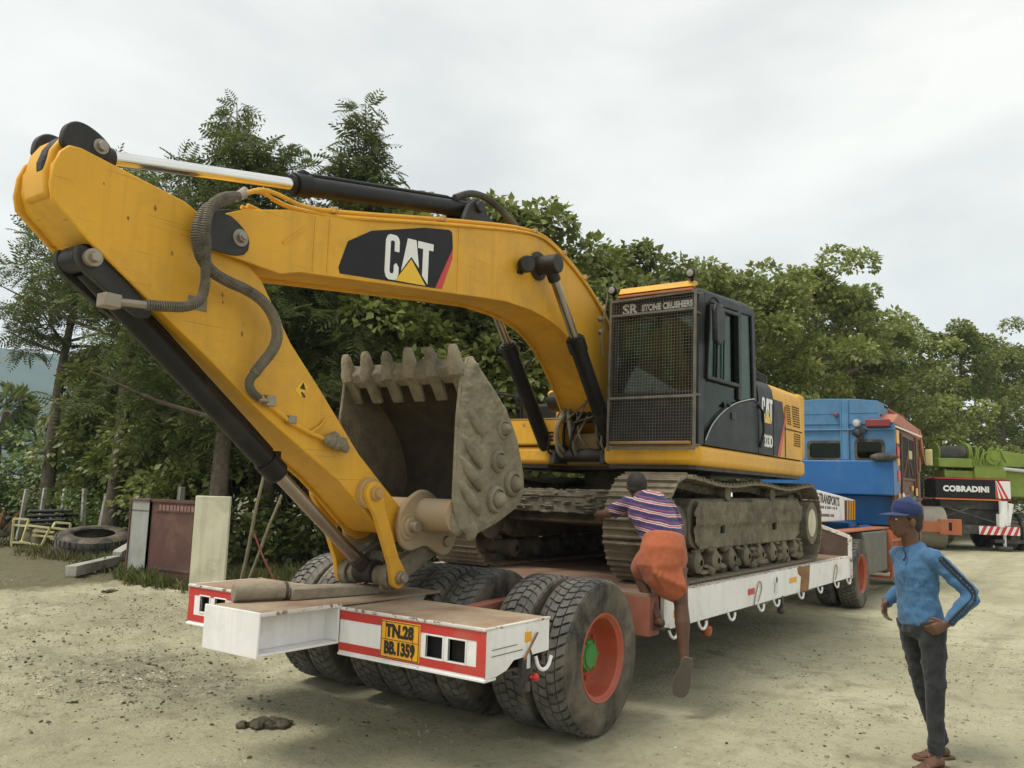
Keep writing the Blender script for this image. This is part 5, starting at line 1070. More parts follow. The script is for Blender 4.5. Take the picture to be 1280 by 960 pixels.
b = B(); b.box((13.10, .16, 1.22), (14.65, .24, 1.60)); obj('white_board', b, 'white', TK, .01)
b = B(); b.prism([(14.0, 1.44), (14.25, 1.44), (14.25, 1.54), (14.0, 1.54)], 'y', .153, .159); obj('green_mark', b, 'green', TK)
b = B(); b.ball((13.35, .15, 1.52), (.08, .04, .16), 10, 8, jit=.2, rng=rgv); b.ball((13.4, .15, 1.74), (.05, .03, .08), 8, 6, jit=.2, rng=rgv); obj('tassel', b, 'letter_white', TK)
b = B(); b.prism([(CX + .02, 3.10), (CX + .06, 3.20), (CX + .4, 3.33), (15.6, 3.22), (15.95, 3.05), (15.9, 2.98)], 'y', .20, 2.72); obj('roof', b, 'orange', TK, .03)
b = B(); b.box((13.02, .185, 3.045), (15.9, .20, 3.075)); obj('roof_trim', b, 'letter_white', TK)
b = B()
for k in range(16): b.bar((13.6 + k * .14, .50, 3.28), (13.6 + k * .14, .50, 3.50), .03, .03, (1, 0, 0))
b.bar((13.55, .5, 3.5), (15.8, .5, 3.44), .04, .04); b.bar((13.55, .5, 3.38), (15.8, .5, 3.33), .03, .03); obj('roof_rack', b, 'red_oxide', TK)
b = B()
for k in range(5): b.bar((15.75 + k * .05, .21, 3.2 - k * .02), (15.95 + k * .07, .20, 2.70 - k * .05), .03, .04)
obj('corner_tassels', b, 'orange', TK)
b = B(); b.tube([(15.95, .24, 3.1), (16.1, .10, 2.9), (16.1, .10, 2.2), (15.95, .24, 2.1)], .012, 6); obj('mirror_arm', b, 'chassis', TK)
b = B(); b.box((16.08, .02, 2.45), (16.13, .16, 2.80)); obj('mirror', b, 'pale_yellow', TK, .01)
b = B(); b.box((13.5, .30, 1.39), (16.0, 2.65, 1.41)); b.box((15.95, .3, 1.4), (16.0, 2.65, 2.2)); b.box((13.5, 2.66, 1.4), (15.9, 2.70, 3.05)); b.box((15.9, .30, 2.95), (15.96, 2.65, 3.10)); b.box((16.0, .3, .7), (16.25, 2.65, 1.3)); b.cyl((14.2, 1.0, 2.0), (14.2, 1.6, 2.0), .2); obj('cab_body', b, 'wood_brown', TK)

# ================================================================== road roller beyond the lorry (own axes: x to the right, y away)
AXR = math.atan2(-0.8173, 0.5762)
RO = thing('road_roller', 'road roller with grey steel drum and orange frame parked beside the green crane', 'road roller', (29.35, 2.5, 0), None, AXR - R(12), local=True)
b = B(); b.lathe([(.0, -.85), (.62, -.85), (.63, -.80), (.74, -.78), (.755, -.85), (.76, .85), (.74, .84), (.73, .70), (.55, .68), (.0, .66)], (0, 0, .76), (1, 0, 0), 48)
obj('drum', b, 'grey_drum', RO, ang=30)
b = B(); b.box((-1.05, -.98, .62), (.62, -.86, 1.02)); b.box((.50, -.99, .55), (1.22, -.83, 1.10)); b.box((.98, -.95, .62), (1.12, 1.0, 1.02)); b.box((-1.12, -.95, .62), (-.98, 1.0, 1.02)); b.box((-1.1, .9, .6), (1.1, 1.3, 1.1)); obj('frame', b, 'orange', RO, .02)
b = B(); b.box((.80, -1.0, .70), (.90, -.985, .98)); obj('frame_slot', b, 'dark', RO)
b = B(); b.box((-.75, 1.4, .65), (.75, 4.0, 1.6)); obj('engine_bonnet', b, 'orange', RO, .08)
b = B()
for sx in (-.8, .8): b.lathe([(.4, -.2), (.68, -.2), (.74, -.14), (.74, .14), (.68, .2), (.4, .2)], (sx, 3.2, .74), (1, 0, 0), 32)
obj('rear_tyre', b, 'tyre', RO)
b = B()
for sx in (-.6, .6):
    for yy in (1.5, 2.6): b.bar((sx, yy, 1.5), (sx, yy, 2.5), .06, .06, (0, 1, 0))
b.box((-.75, 1.35, 2.5), (.75, 2.75, 2.58)); b.box((-.3, 1.7, 1.5), (.3, 2.3, 1.9)); obj('canopy', b, 'chassis', RO)

# ================================================================== green mobile crane
CN = thing('mobile_crane', 'lime green mobile crane with black counterweight lettered in white, parked far right', 'mobile crane', (30.35, .76, 0), None, AXR, local=True)
b = B(); b.prism([(-1.36, 1.84), (1.36, 1.84), (1.36, 2.53), (-1.36, 2.53)], 'y', .0, .8); obj('counterweight', b, 'decal_black', CN, .02)
b = B(); b.box((-1.37, -.012, 2.525), (1.38, .82, 2.56)); b.box((-1.37, -.012, 1.81), (1.38, .82, 1.842)); obj('counterweight_edge', b, 'red', CN)
b = B(); b.box((-1.37, -.010, 1.79), (1.0, .0, 1.812)); obj('edge_strip', b, 'reflector_y', CN)
text('lettering', 'COBRADINI', .27, 'letter_white', CN, (-.25, -.010, 2.17), (1, 0, 0), (0, 0, 1), bold=.016, sx=1.08, spacing=1.08)
def stripes(x0, x1, z0, z1, n, y, slant, name):
    b = B(); b.box((x0, y, z0), (x1, y + .03, z1)); pl_ = obj(name, b, 'letter_white', CN)
    w = (x1 - x0) / n
    for k in range(n):
        a = x0 + k * w; b = B(); P = [(a, z0), (a + w * .52, z0), (a + w * .52 + slant, z1), (a + slant, z1)]
        P = [(min(max(px, x0), x1), pz) for px, pz in P]; b.prism(P, 'y', y - .006, y); obj('stripe', b, 'decal_red', pl_)
stripes(.82, 1.35, 1.87, 2.50, 3, -.02, -.32, 'warning_plate')
stripes(-.02, 1.42, .58, .88, 6, -.35, .16, 'striped_bumper')
b = B(); b.box((-1.1, .2, 1.45), (1.3, 6.5, 1.80)); b.box((-.9, .3, .85), (1.1, 8.0, 1.45)); obj('chassis', b, 'chassis', CN, .02)
b = B(); b.box((-1.3, -.30, .60), (1.5, .2, .90)); b.bar((-1.2, -.1, 1.55), (.9, -.1, .95), .05, .09, (0, 1, 0)); b.bar((-1.3, -.05, 1.1), (-.2, -.05, 1.5), .05, .07, (0, 1, 0)); b.box((-1.3, .0, .9), (-1.15, .15, 1.5)); obj('rear_subframe', b, 'chassis', CN)
b = B(); b.cyl((.98, -.15, .62), (.98, -.15, 1.78), .14, n=18); b.box((.68, -.4, .86), (.86, -.2, 1.32)); b.bar((1.25, -.12, 1.70), (1.05, -.12, .70), .16, .16); b.cyl((.98, -.15, .18), (.98, -.15, .62), .06, n=12); obj('outrigger_leg', b, 'white', CN)
b = B(); b.cyl((.98, -.1, .08), (.98, -.1, .18), .28, n=18); b.box((.6, -.2, .3), (1.9, .1, .42)); obj('outrigger_foot', b, 'chassis', CN)
for sx in (-.9, 1.62, 2.15):
    for yy in ((.9, 2.3, 5.2, 6.5) if sx < 2 else (.9,)):
        b = B(); b.lathe([(.28, -.2), (.60, -.2), (.655, -.14), (.66, 0), (.655, .14), (.60, .2), (.28, .2)], (sx, yy, .66), (1, 0, 0), 30); w_ = obj('tyre', b, 'tyre', CN)
        b = B(); 
        for k in range(26):
            a = 2 * math.pi * k / 26; rot = Matrix.Rotation(a, 3, 'X')
            for s2 in (-1, 1): b.obox(Vector((sx + s2 * .09, yy, .66)) + rot @ Vector((0, 0, .665)), (.17, .09, .03), rot)
        obj('tread', b, 'tread', w_)
b = B(); b.box((-.9, .2, 2.56), (.2, .9, 2.85)); b.box((.15, .1, 2.56), (1.3, 1.4, 3.05)); b.box((1.3, .3, 1.95), (3.6, 1.6, 2.9)); b.box((-1.15, .1, 2.95), (.1, 1.0, 3.28)); obj('upper_frame', b, 'lime', CN, .03)
b = B(); b.cyl((-1.1, .5, 3.45), (-.05, .5, 3.45), .30, n=22); obj('winch_drum', b, 'chassis', CN)
b = B()
for x in (-1.13, -.02, .05): b.cyl((x, .5, 3.45), (x + .05, .5, 3.45), .42, n=24)
b.box((.1, .1, 3.0), (1.1, 1.2, 3.35)); obj('winch_flange', b, 'lime', CN, .01)
crg = random.Random(8); b = B()
for k in range(12):
    x = crg.uniform(.05, 1.2); b.tube(smooth([(x, .1, 3.05), (x + crg.uniform(-.1, .1), .02, 3.5 + crg.uniform(-.1, .25)), (x + crg.uniform(-.1, .3), .05, 3.7 + crg.uniform(-.15, .15)), (x + .3, .2, 3.2)], 2), .028, 6)
b.cyl((.8, .02, 3.35), (.8, .15, 3.35), .26, n=20); b.cyl((.8, -.02, 3.35), (.8, .02, 3.35), .12, n=16); obj('hydraulic_lines', b, 'lime', CN)
b = B(); b.prism([(1.1, 3.05), (1.15, 3.62), (3.6, 3.30), (8.0, 2.9), (8.0, 2.5), (3.6, 2.95)], 'y', .2, .9); obj('boom', b, 'lime', CN, .02)
b = B(); b.cyl((1.2, .15, 2.95), (4.5, .15, 2.72), .07, n=12); obj('ram', b, 'silver', CN)
b = B(); b.cyl((2.2, .25, 3.04), (2.2, .2, 3.04), .12, n=14); b.box((1.9, .12, 2.96), (2.9, .2, 3.05)); obj('boom_fitting', b, 'chassis', CN)
# ================================================================== things lying and standing in the yard on the left
# metal locker box: grey door side and maroon side
BX = thing('metal_box', 'rusty maroon metal box with grey door end standing at the edge of the yard', 'metal box', (4.35, 9.3, 0))
A_, C_, D_ = Vector((4.06, 8.50, 0)), Vector((4.00, 9.84, 0)), Vector((4.03, 10.46, 0)); E_ = Vector((4.55, 9.1, 0))
def wall(b, p, q, z0, z1, t=.02): b.bar((p.x, p.y, (z0 + z1) / 2), (q.x, q.y, (z0 + z1) / 2), t, z1 - z0)
b = B(); wall(b, A_, C_, .05, 1.29); wall(b, A_ + Vector((.62, .86, 0)), A_, .05, 1.28); wall(b, A_ + Vector((.62, .86, 0)), D_ + Vector((.5, .6, 0)), .05, 1.28); obj('box_side', b, 'maroon', BX)
b = B(); wall(b, C_, D_, .05, 1.31, .03); obj('door', b, 'grey_paint', BX, .004)
b = B()
for p, q in ((A_, C_), (C_, D_)):
    for z in (.06, 1.29): b.bar((p.x - .015, p.y, z), (q.x - .015, q.y, z), .04, .035)
    for s in (p, q): b.bar((s.x - .015, s.y, .03), (s.x - .015, s.y, 1.31), .035, .04, (1, 0, 0))
obj('box_frame', b, 'maroon', BX)
for z, h in ((.22, .03), (1.13, .012)):
    b = B(); b.bar((3.985, 9.70, z), (4.045, 8.60, z), .02, h); obj('box_rib', b, 'brown_steel', BX)
b = B(); yy = 9.62
while yy > 8.75:
    w = rg.uniform(.05, .09); x = 4.0 + (9.84 - yy) * .0448 - .016; b.bar((x, yy, 1.19), (x + w * .0448, yy - w, 1.19), .004, .09); yy -= w + .025
obj('faded_lettering', b, mat('faded_pink', (.25, .13, .11), .7), BX)
b = B(); m_ = (C_ + D_) / 2; b.bar((C_.x + .09, C_.y + .12, .75), (C_.x + .12, C_.y + .16, .75), .05, .10); b.bar((C_.x - .005, C_.y - .0, 1.12), (D_.x - .01, D_.y, 1.12), .035, .01); obj('door_latch', b, 'brown_steel', BX)
b = B(); b.prism([(4.055, 8.5), (3.995, 9.84), (4.03, 10.4), (4.5, 10.9), (4.66, 9.35)], 'z', 1.285, 1.30); obj('box_lid', b, 'maroon', BX)
# white painted slab
b = B(); b.prism([(3.385, 7.775), (3.675, 7.37), (3.735, 7.41), (3.445, 7.82)], 'z', 0.0, 1.425); sl_ = obj('concrete_board', b, 'slab', None, .012)
tag(sl_, 'upright cream painted concrete slab with mossy streaks behind the trailer corner', 'slab')
# two pale poles and a dark iron rod propped together
for nm, lab, p, q, r_, m in (('wooden_pole', 'leaning pale pole, the taller one behind the trailer platform', (4.39, 7.95, .0), (4.53, 7.74, 1.83), .030, 'stick'),
                             ('wooden_pole', 'forked pale pole leaning to the right, crossing the taller pole low down', (4.42, 7.86, .0), (4.69, 7.50, 1.46), .026, 'stick'),
                             ('iron_rod', 'thin dark rusty rod leaning left against the pale poles', (4.72, 7.46, .0), (4.46, 7.80, .85), .018, 'red_oxide')):
    P = [Vector(p).lerp(Vector(q), t) + Vector((math.sin(t * 7) * .018, math.sin(t * 5 + 1) * .018, 0)) for t in [i / 8 for i in range(9)]]
    b = B(); b.tube(P, [r_ * (1 - .3 * i / 8) for i in range(9)], 8); tag(obj(nm, b, m), lab, 'pole' if nm != 'iron_rod' else 'rod')
# big old tyre lying down
TY = thing('old_tyre', 'large worn lorry tyre lying on its side in the weeds', 'tyre', (5.75, 14.7, 0))
b = B(); rot = Matrix.Rotation(R(9), 3, 'X') @ Matrix.Rotation(R(-7), 3, 'Y')
ax = rot @ Vector((0, 0, 1))
b.lathe([(.40, .02), (.43, 0.0), (.62, .0), (.70, .05), (.73, .12), (.735, .20), (.73, .27), (.70, .34), (.62, .385), (.48, .40), (.43, .385), (.40, .36), (.45, .33), (.60, .30), (.62, .20), (.60, .08), (.45, .05), (.40, .02)], (5.75, 14.7, .09), ax, 48)
obj('tyre_casing', b, 'tyre', TY)
b = B()
for k in range(34):
    a = 2 * math.pi * k / 34; r2 = rot @ Matrix.Rotation(a, 3, 'Z')
    for h in (.12, .29): b.obox(Vector((5.75, 14.7, .09)) + r2 @ Vector((.735, 0, h)), (.03, .09, .11), r2)
obj('tread', b, 'tread', TY)
# broken white post lying on the ground
for p, q, lab in (((3.38, 11.0, .10), (4.75, 12.02, .14), 'long broken white concrete post lying in front of the old tyre'), ((4.78, 12.10, .20), (5.32, 12.55, .32), 'short broken piece of white concrete post tipped up against the weeds')):
    b = B(); P = Vector(p); Q = Vector(q); n = 7; d = (Q - P).normalized(); s_ = d.cross(Vector((0, 0, 1))).normalized(); u_ = s_.cross(d); vs = []
    for i in range(n):
        c = P.lerp(Q, i / (n - 1)); k = .085 + .012 * rg.uniform(-1, 1)
        for sx, sz in ((-1, -1), (1, -1), (1, 1), (-1, 1)): vs.append(c + s_ * sx * k * 1.1 + u_ * sz * k + d * rg.uniform(-.03, .03) * (i in (0, n - 1)))
    fs = [(j * 4 + i, j * 4 + (i + 1) % 4, j * 4 + 4 + (i + 1) % 4, j * 4 + 4 + i) for j in range(n - 1) for i in range(4)] + [(3, 2, 1, 0), (4 * n - 4, 4 * n - 3, 4 * n - 2, 4 * n - 1)]
    b.add(vs, fs); tag(obj('concrete_post', b, 'concrete', None, .01), lab, 'post', 'broken concrete posts')
# pale yellow welded frame
FR = thing('welded_rack', 'pale yellow welded steel frame tipped over beside a stack of dark pipes', 'frame', (5.75, 16.8, 0))
def fr3(u, v, w): return Vector((5.28, 17.35, .06)) + Vector((.577, -.817, 0)) * u + Vector((0, 0, 1)) * v + Vector((.75, .53, 0)) * w
b = B()
segs = [((0, .02, 0), (0, .58, 0)), ((0, .58, 0), (.34, .57, 0)), ((.34, .57, 0), (.28, .05, -.1)), ((0, .44, 0), (.30, .42, 0)), ((.32, .44, -.02), (.86, .40, -.05)), ((.86, .40, -.05), (.76, .0, -.15)), ((.76, .0, -.15), (.24, .08, -.12)), ((0, .05, 0), (.28, .05, 0)), ((.0, .05, 0), (.02, -.06, 0)), ((.86, .40, 0), (1.25, .36, .1)), ((.9, .52, .1), (1.2, .5, .2)), ((1.2, .5, .2), (1.2, .36, .2)), ((.9, .52, .1), (.88, .38, 0)), ((.86, .16, 0), (1.3, .08, .1)), ((.9, .18, .1), (1.4, .2, .3)), ((1.4, .3, .3), (1.4, .0, .3)), ((.3, .3, .3), (.8, .28, .3)), ((.3, .2, .3), (.8, .18, .3))]
for p, q in segs: b.bar(fr3(*p), fr3(*q), .045, .045)
obj('frame_bars', b, 'pale_yellow', FR, .004)
# stacked dark pipes, one by one
k = 0
for row, (n, z) in enumerate(((4, .42), (4, .52), (3, .63), (2, .74))):
    for i in range(n):
        w = .45 + i * .12 + row * .05 + rg.uniform(-.02, .02); u0 = rg.uniform(-.02, .1); p = fr3(u0, z - .02, w); q = fr3(u0 + .95 + rg.uniform(-.1, .1), z + .02 + rg.uniform(-.01, .02), w + .02)
        b = B(); b.cyl(p, q, .042, n=10); tag(obj('steel_pipe', b, 'black'), 'dark steel pipe in the stack behind the pale yellow frame', 'pipe', 'stacked dark pipes')
b = B(); q_ = fr3(.35, .16, .75); b.box(q_ - Vector((.3, .3, .22)), q_ + Vector((.3, .3, .19))); tag(obj('timber_block', b, 'stick', None, .02), 'wooden block carrying the stack of dark pipes', 'block')
HP = thing('scrap_heap', 'heap of dark scrap and tarpaulin at the far left edge', 'scrap heap', (4.9, 18.0, 0))
b = B()
for k in range(16): b.ball((4.95 + rg.uniform(-.4, .35), 17.95 + rg.uniform(-.4, .4), rg.uniform(.10, .62)), (rg.uniform(.1, .3), rg.uniform(.1, .3), rg.uniform(.06, .16)), 9, 6, Euler((rg.uniform(-1, 1), rg.uniform(-1, 1), rg.uniform(0, 3))).to_matrix(), .15, rg)
obj('dark_tarpaulin', b, 'hose', HP, ang=60)
b = B()
for k in range(7): p = Vector((5.0 + rg.uniform(-.3, .3), 17.8 + rg.uniform(-.3, .3), rg.uniform(.1, .4))); b.bar(p, p + Vector((rg.uniform(-.3, .3), rg.uniform(-.3, .3), rg.uniform(.2, .5))), .06, .03)
obj('scrap_boards', b, 'rust', HP)
# fence posts: grey granite posts, each its own
for (x, y, z, w, lx, lab) in ((5.80, 18.24, 1.30, .085, .04, 'leftmost grey fence post, above the dark scrap heap'), (6.07, 17.86, 1.34, .085, .03, 'grey fence post behind the dark pipe stack, second from the left'), (6.37, 17.42, 1.33, .085, .01, 'grey fence post at the right end of the pipe stack'),
                              (6.69, 16.98, 1.35, .10, -.02, 'upright grey post overgrown with creeper, left of a thicker leaning one'), (6.90, 16.66, 1.20, .13, .05, 'thick grey post leaning to the right above the old tyre'), (7.05, 16.5, .82, .17, -.02, 'short thick grey post stub behind the old tyre'), (6.0, 12.1, 1.50, .12, 0, 'mossy square post sticking up behind the metal box'),
                              (7.55, 15.75, 1.3, .09, .02, 'thin grey post half hidden by foliage, behind the metal box')):
    b = B(); vs = []
    for i in range(6):
        t = i / 5; k = w / 2 * (1 - .12 * t)
        for sx, sy in ((-1, -1), (1, -1), (1, 1), (-1, 1)): vs.append((x + sx * k + lx * t * 2 + rg.uniform(-.006, .006), y + sy * k - lx * t, z * t - .05 * (1 - t)))
    b.add(vs, [(j * 4 + i, j * 4 + (i + 1) % 4, j * 4 + 4 + (i + 1) % 4, j * 4 + 4 + i) for j in range(5) for i in range(4)] + [(20, 21, 22, 23)]); tag(obj('fence_post', b, 'concrete', None, .008), lab, 'fence post', 'old fence posts')
# log and board on the trailer tail
LG = thing('wooden_log', 'short round grey log lying on the trailer tail beam', 'log', (-.30, 1.50, .898))
p, q = Vector((-.50, 1.47, .955)), Vector((-.10, 1.575, .955)); p, q = Vector((-.46, 1.66, .955)), Vector((-.13, 1.53, .955))
b = B(); b.cyl(p, q, .056, .054, n=24); obj('log_body', b, 'log', LG, .006)
b = B(); d = (q - p).normalized(); b.cyl(q - d * .03, q - d * .012, .058, n=24); obj('wire_band', b, 'hose', LG)
BD = B(); d_ = Vector((.93, -.28, 0)).normalized()
b = B(); s_ = Vector((.30, .95, 0)).normalized(); c0 = Vector((-.12, 1.56, .897)); c1 = Vector((.55, 1.42, .897)); vs = []
for c, w, h in ((c0, .10, .075), (c0.lerp(c1, .5), .095, .07), (c1, .09, .055)):
    for sx, sz in ((-1, 0), (1, 0), (1, 1), (-1, 1)): vs.append(c + s_ * sx * w + Vector((0, 0, sz * h)))
b.add(vs, [(j * 4 + i, j * 4 + (i + 1) % 4, j * 4 + 4 + (i + 1) % 4, j * 4 + 4 + i) for j in range(2) for i in range(4)] + [(3, 2, 1, 0), (8, 9, 10, 11)])
tag(obj('timber_plank', b, 'log', None, .008), 'thick weathered timber under the bucket linkage on the trailer tail', 'timber')
# ================================================================== trees, bushes, palms, grass
nrg = np.random.default_rng(12)
BROAD_V = np.array([(0, 0, 0), (-.36, .42, .05), (.36, .42, .05), (0, 1, -.16), (0, .45, -.05)]); BROAD_F = np.array([(0, 2, 3, 4), (0, 4, 3, 1)])
def frond(npair=6, wid=.34):
    v = []; f = []
    for i in range(npair):
        t0 = .16 + .80 * i / (npair - 1); l = wid * math.sin(math.pi * min(1, .22 + t0 * .72)) + .05
        for s in (-1, 1):
            o = len(v); z = -.30 * t0 * t0; v += [(0, t0 - .04, z), (s * l * .5, t0 + .085, z - .01), (s * l, t0 + .10, z - .07), (s * l * .5, t0 - .025, z - .03)]; f.append((o, o + 1, o + 2, o + 3) if s > 0 else (o + 3, o + 2, o + 1, o))
    o = len(v); v += [(-.008, 0, 0), (.008, 0, 0), (.006, .55, -.09), (-.006, .55, -.09)]; f.append((o, o + 1, o + 2, o + 3))
    return np.array(v), np.array(f)
FROND_V, FROND_F = frond()
def leaves_mesh(name, pos, nrm, size, LV, LF, m, rng, droop=.35):
    """one mesh of many leaves: pos (n,3), growth direction nrm (n,3), size (n)"""
    n = len(pos); d = nrm + np.array([0, 0, -droop]) + rng.normal(0, .38, (n, 3)); d /= np.linalg.norm(d, axis=1)[:, None]
    up = np.array([0, 0, 1.0]) + rng.normal(0, .45, (n, 3)) + nrm * .5; x = np.cross(d, up); x /= np.linalg.norm(x, axis=1)[:, None] + 1e-9; z = np.cross(x, d)
    k = len(LV); V = pos[:, None, :] + size[:, None, None] * (LV[None, :, 0:1] * x[:, None, :] + LV[None, :, 1:2] * d[:, None, :] + LV[None, :, 2:3] * z[:, None, :])
    F = (np.arange(n)[:, None, None] * k + LF[None]).reshape(-1, LF.shape[1])
    me = bpy.data.meshes.new(name); me.vertices.add(n * k); me.vertices.foreach_set('co', V.astype(np.float32).ravel()); me.loops.add(F.size); me.polygons.add(len(F))
    me.loops.foreach_set('vertex_index', F.astype(np.int32).ravel()); me.polygons.foreach_set('loop_start', (np.arange(len(F)) * F.shape[1]).astype(np.int32)); me.update(calc_edges=True)
    me.materials.append(M[m]); return me
def clump_leaves(centres, radii, per, rng, size, LV, LF, m, name, squash=.8, droop=.35, fill=.55):
    P = []; N = []; S = []
    for c, r in zip(centres, radii):
        k = max(9, int(per * rng.uniform(.7, 1.2) * min(1.5, (r / .52) ** 1.6))); d = rng.normal(0, 1, (k, 3)); d /= np.linalg.norm(d, axis=1)[:, None]; d[:, 2] = np.where(d[:, 2] < -.4, -d[:, 2] * .6, d[:, 2])
        q = r * rng.uniform(fill, 1.0, k) ** .7; P.append(np.array(c) + d * q[:, None] * np.array([1, 1, squash])); N.append(d); S.append(size * rng.uniform(.55, 1.25, k))
    return leaves_mesh(name, np.concatenate(P), np.concatenate(N), np.concatenate(S), LV, LF, m, rng, droop)
def tree_meshes(kind, H, W, low, seed):
    """trunk with limbs, and a crown of leaf clumps at the branch ends. low = height where the crown begins"""
    rng = np.random.default_rng(seed); b = B(); cen = []; rad = []
    lean = rng.normal(0, .04, 2); tp = [Vector((lean[0] * H * t + .08 * math.sin(t * 6 + seed), lean[1] * H * t + .08 * math.cos(t * 5 + seed), H * .92 * t)) for t in [i / 9 for i in range(10)]]
    r0 = .075 + .012 * H; b.tube([p - Vector((0, 0, .15)) if i == 0 else p for i, p in enumerate(tp)], [r0 * (1 - .85 * i / 9) + .012 for i in range(10)], 9)
    nl = {'broad': 26, 'feather': 30, 'column': 30, 'bush': 14}[kind]
    for i in range(nl):
        t = low / H + (1 - low / H) * (i + rng.uniform(0, 1)) / nl; z = H * min(.95, t); j = min(8, int(t / .92 * 9)); base = tp[min(9, j)].lerp(tp[min(9, j + 1)], .5); base.z = min(base.z, z) if z < base.z else base.z
        rel = (t - low / H) / (1 - low / H)
        if kind == 'broad': wl_ = W * (.55 + .75 * math.sin(math.pi * min(1, rel * .78 + .16)) - .22) * rng.uniform(.55, 1.05) * (1 - .35 * rel ** 2)
        elif kind == 'feather': wl_ = W * (1.0 - .72 * rel ** 1.6) * rng.uniform(.3, 1.15)
        elif kind == 'column': wl_ = W * (1.0 - .86 * rel) * rng.uniform(.6, 1.1)
        else: wl_ = W * rng.uniform(.5, 1.0)
        a = i * 2.4 + rng.uniform(-.5, .5); up = rng.uniform(.15, .55) if kind != 'column' else rng.uniform(-.1, .25)
        tip = base + Vector((math.cos(a) * wl_, math.sin(a) * wl_, wl_ * up)); mid = base.lerp(tip, .5) + Vector((rng.normal(0, .06), rng.normal(0, .06), -.06 * wl_ + .05))
        b.tube([base, mid, tip], [max(.012, r0 * .42 * (1 - t * .7)), r0 * .22, .008], 6)
        for f in ((.45, .75, 1.0) if wl_ > 1.0 else (.6, 1.0)):
            q = base.lerp(tip, f) + Vector(rng.normal(0, .16 + .10 * wl_, 3)); cen.append(tuple(q)); rad.append(rng.uniform(.34, .62) * (.75 if kind in ('feather', 'column') else 1.0) * (1 if kind != 'bush' else .8))
    top = tp[-1]
    cen += [tuple(top + Vector((0, 0, .15))), tuple(top + Vector((.1, -.1, .45 if kind in ('feather', 'column') else .2)))]; rad += [.40, .26]
    if kind in ('feather', 'column'):
        b.tube([top, top + Vector((.03, -.02, .6)), top + Vector((.02, .03, 1.15))], [.03, .018, .006], 5)
        for k in range(5): cen.append(tuple(top + Vector((rng.normal(0, .05), rng.normal(0, .05), .3 + .18 * k)))); rad.append(.30 - .035 * k)
    tm = meshof(b, 'bark', 60); tm.name = 'trunk'
    if kind == 'broad': cm = clump_leaves(cen, [r * 1.22 for r in rad], 215, rng, .19, BROAD_V, BROAD_F, 'leaf_teak', 'crown')
    elif kind == 'bush': cm = clump_leaves(cen, rad, 80, rng, .16, BROAD_V, BROAD_F, 'leaf_under', 'foliage')
    else: cm = clump_leaves(cen, [r * 1.15 for r in rad], 52, rng, .40, FROND_V, FROND_F, 'leaf_dark', 'crown', droop=.55, fill=.15, squash=.75)
    return tm, cm
T_MESH = {}
def tree(name, label, group, kind, x, y, H, W, low, seed, rz=0.0, cat='tree', crown='crown'):
    k = (kind, round(H * .5), W, low, seed)
    if k not in T_MESH: T_MESH[k] = tree_meshes(kind, H, W, low, seed)
    tm, cm = T_MESH[k]; t = link(name, None, None, (x, y, 0)); t.rotation_euler = (0, 0, rz); tag(t, label, cat, group)
    link('trunk' if cat == 'tree' else 'stem', tm, t); link(crown, cm, t); return t
GT = 'roadside trees in the row behind the machines'
# dark feathery trees on the left
tree('feathery_tree', 'dark feathery tree at far left, its crown behind the top end of the digger arm', GT, 'feather', 6.8, 15.9, 8.9, 3.9, 4.6, 31)
tree('feathery_tree', 'high crowned feathery tree at the very left edge, above the hazy hill', GT, 'feather', 7.6, 20.9, 9.6, 2.7, 4.9, 36, 2.0)
tree('feathery_tree', 'tallest dark feathery tree with pointed loose top above the chrome piston rod', GT, 'feather', 5.5, 10.2, 8.6, 2.2, 2.4, 32, .6)
tree('feathery_tree', 'dark feathery tree filling the gap left of the pointed tallest one', GT, 'feather', 7.0, 12.6, 8.0, 2.6, 1.9, 33, 1.9)
tree('feathery_tree', 'dark feathery tree behind the black piston barrel, lower than its two pointed neighbours', GT, 'feather', 7.2, 10.9, 7.6, 2.4, 1.9, 34, 3.1)
tree('feathery_tree', 'slender dark tree with a narrow spire standing alone above the crane boom hoses', GT, 'column', 7.6, 8.6, 8.75, 1.35, 2.6, 35, .3)['label'] = 'slender dark tree with a narrow spire rising above the black piston barrel'
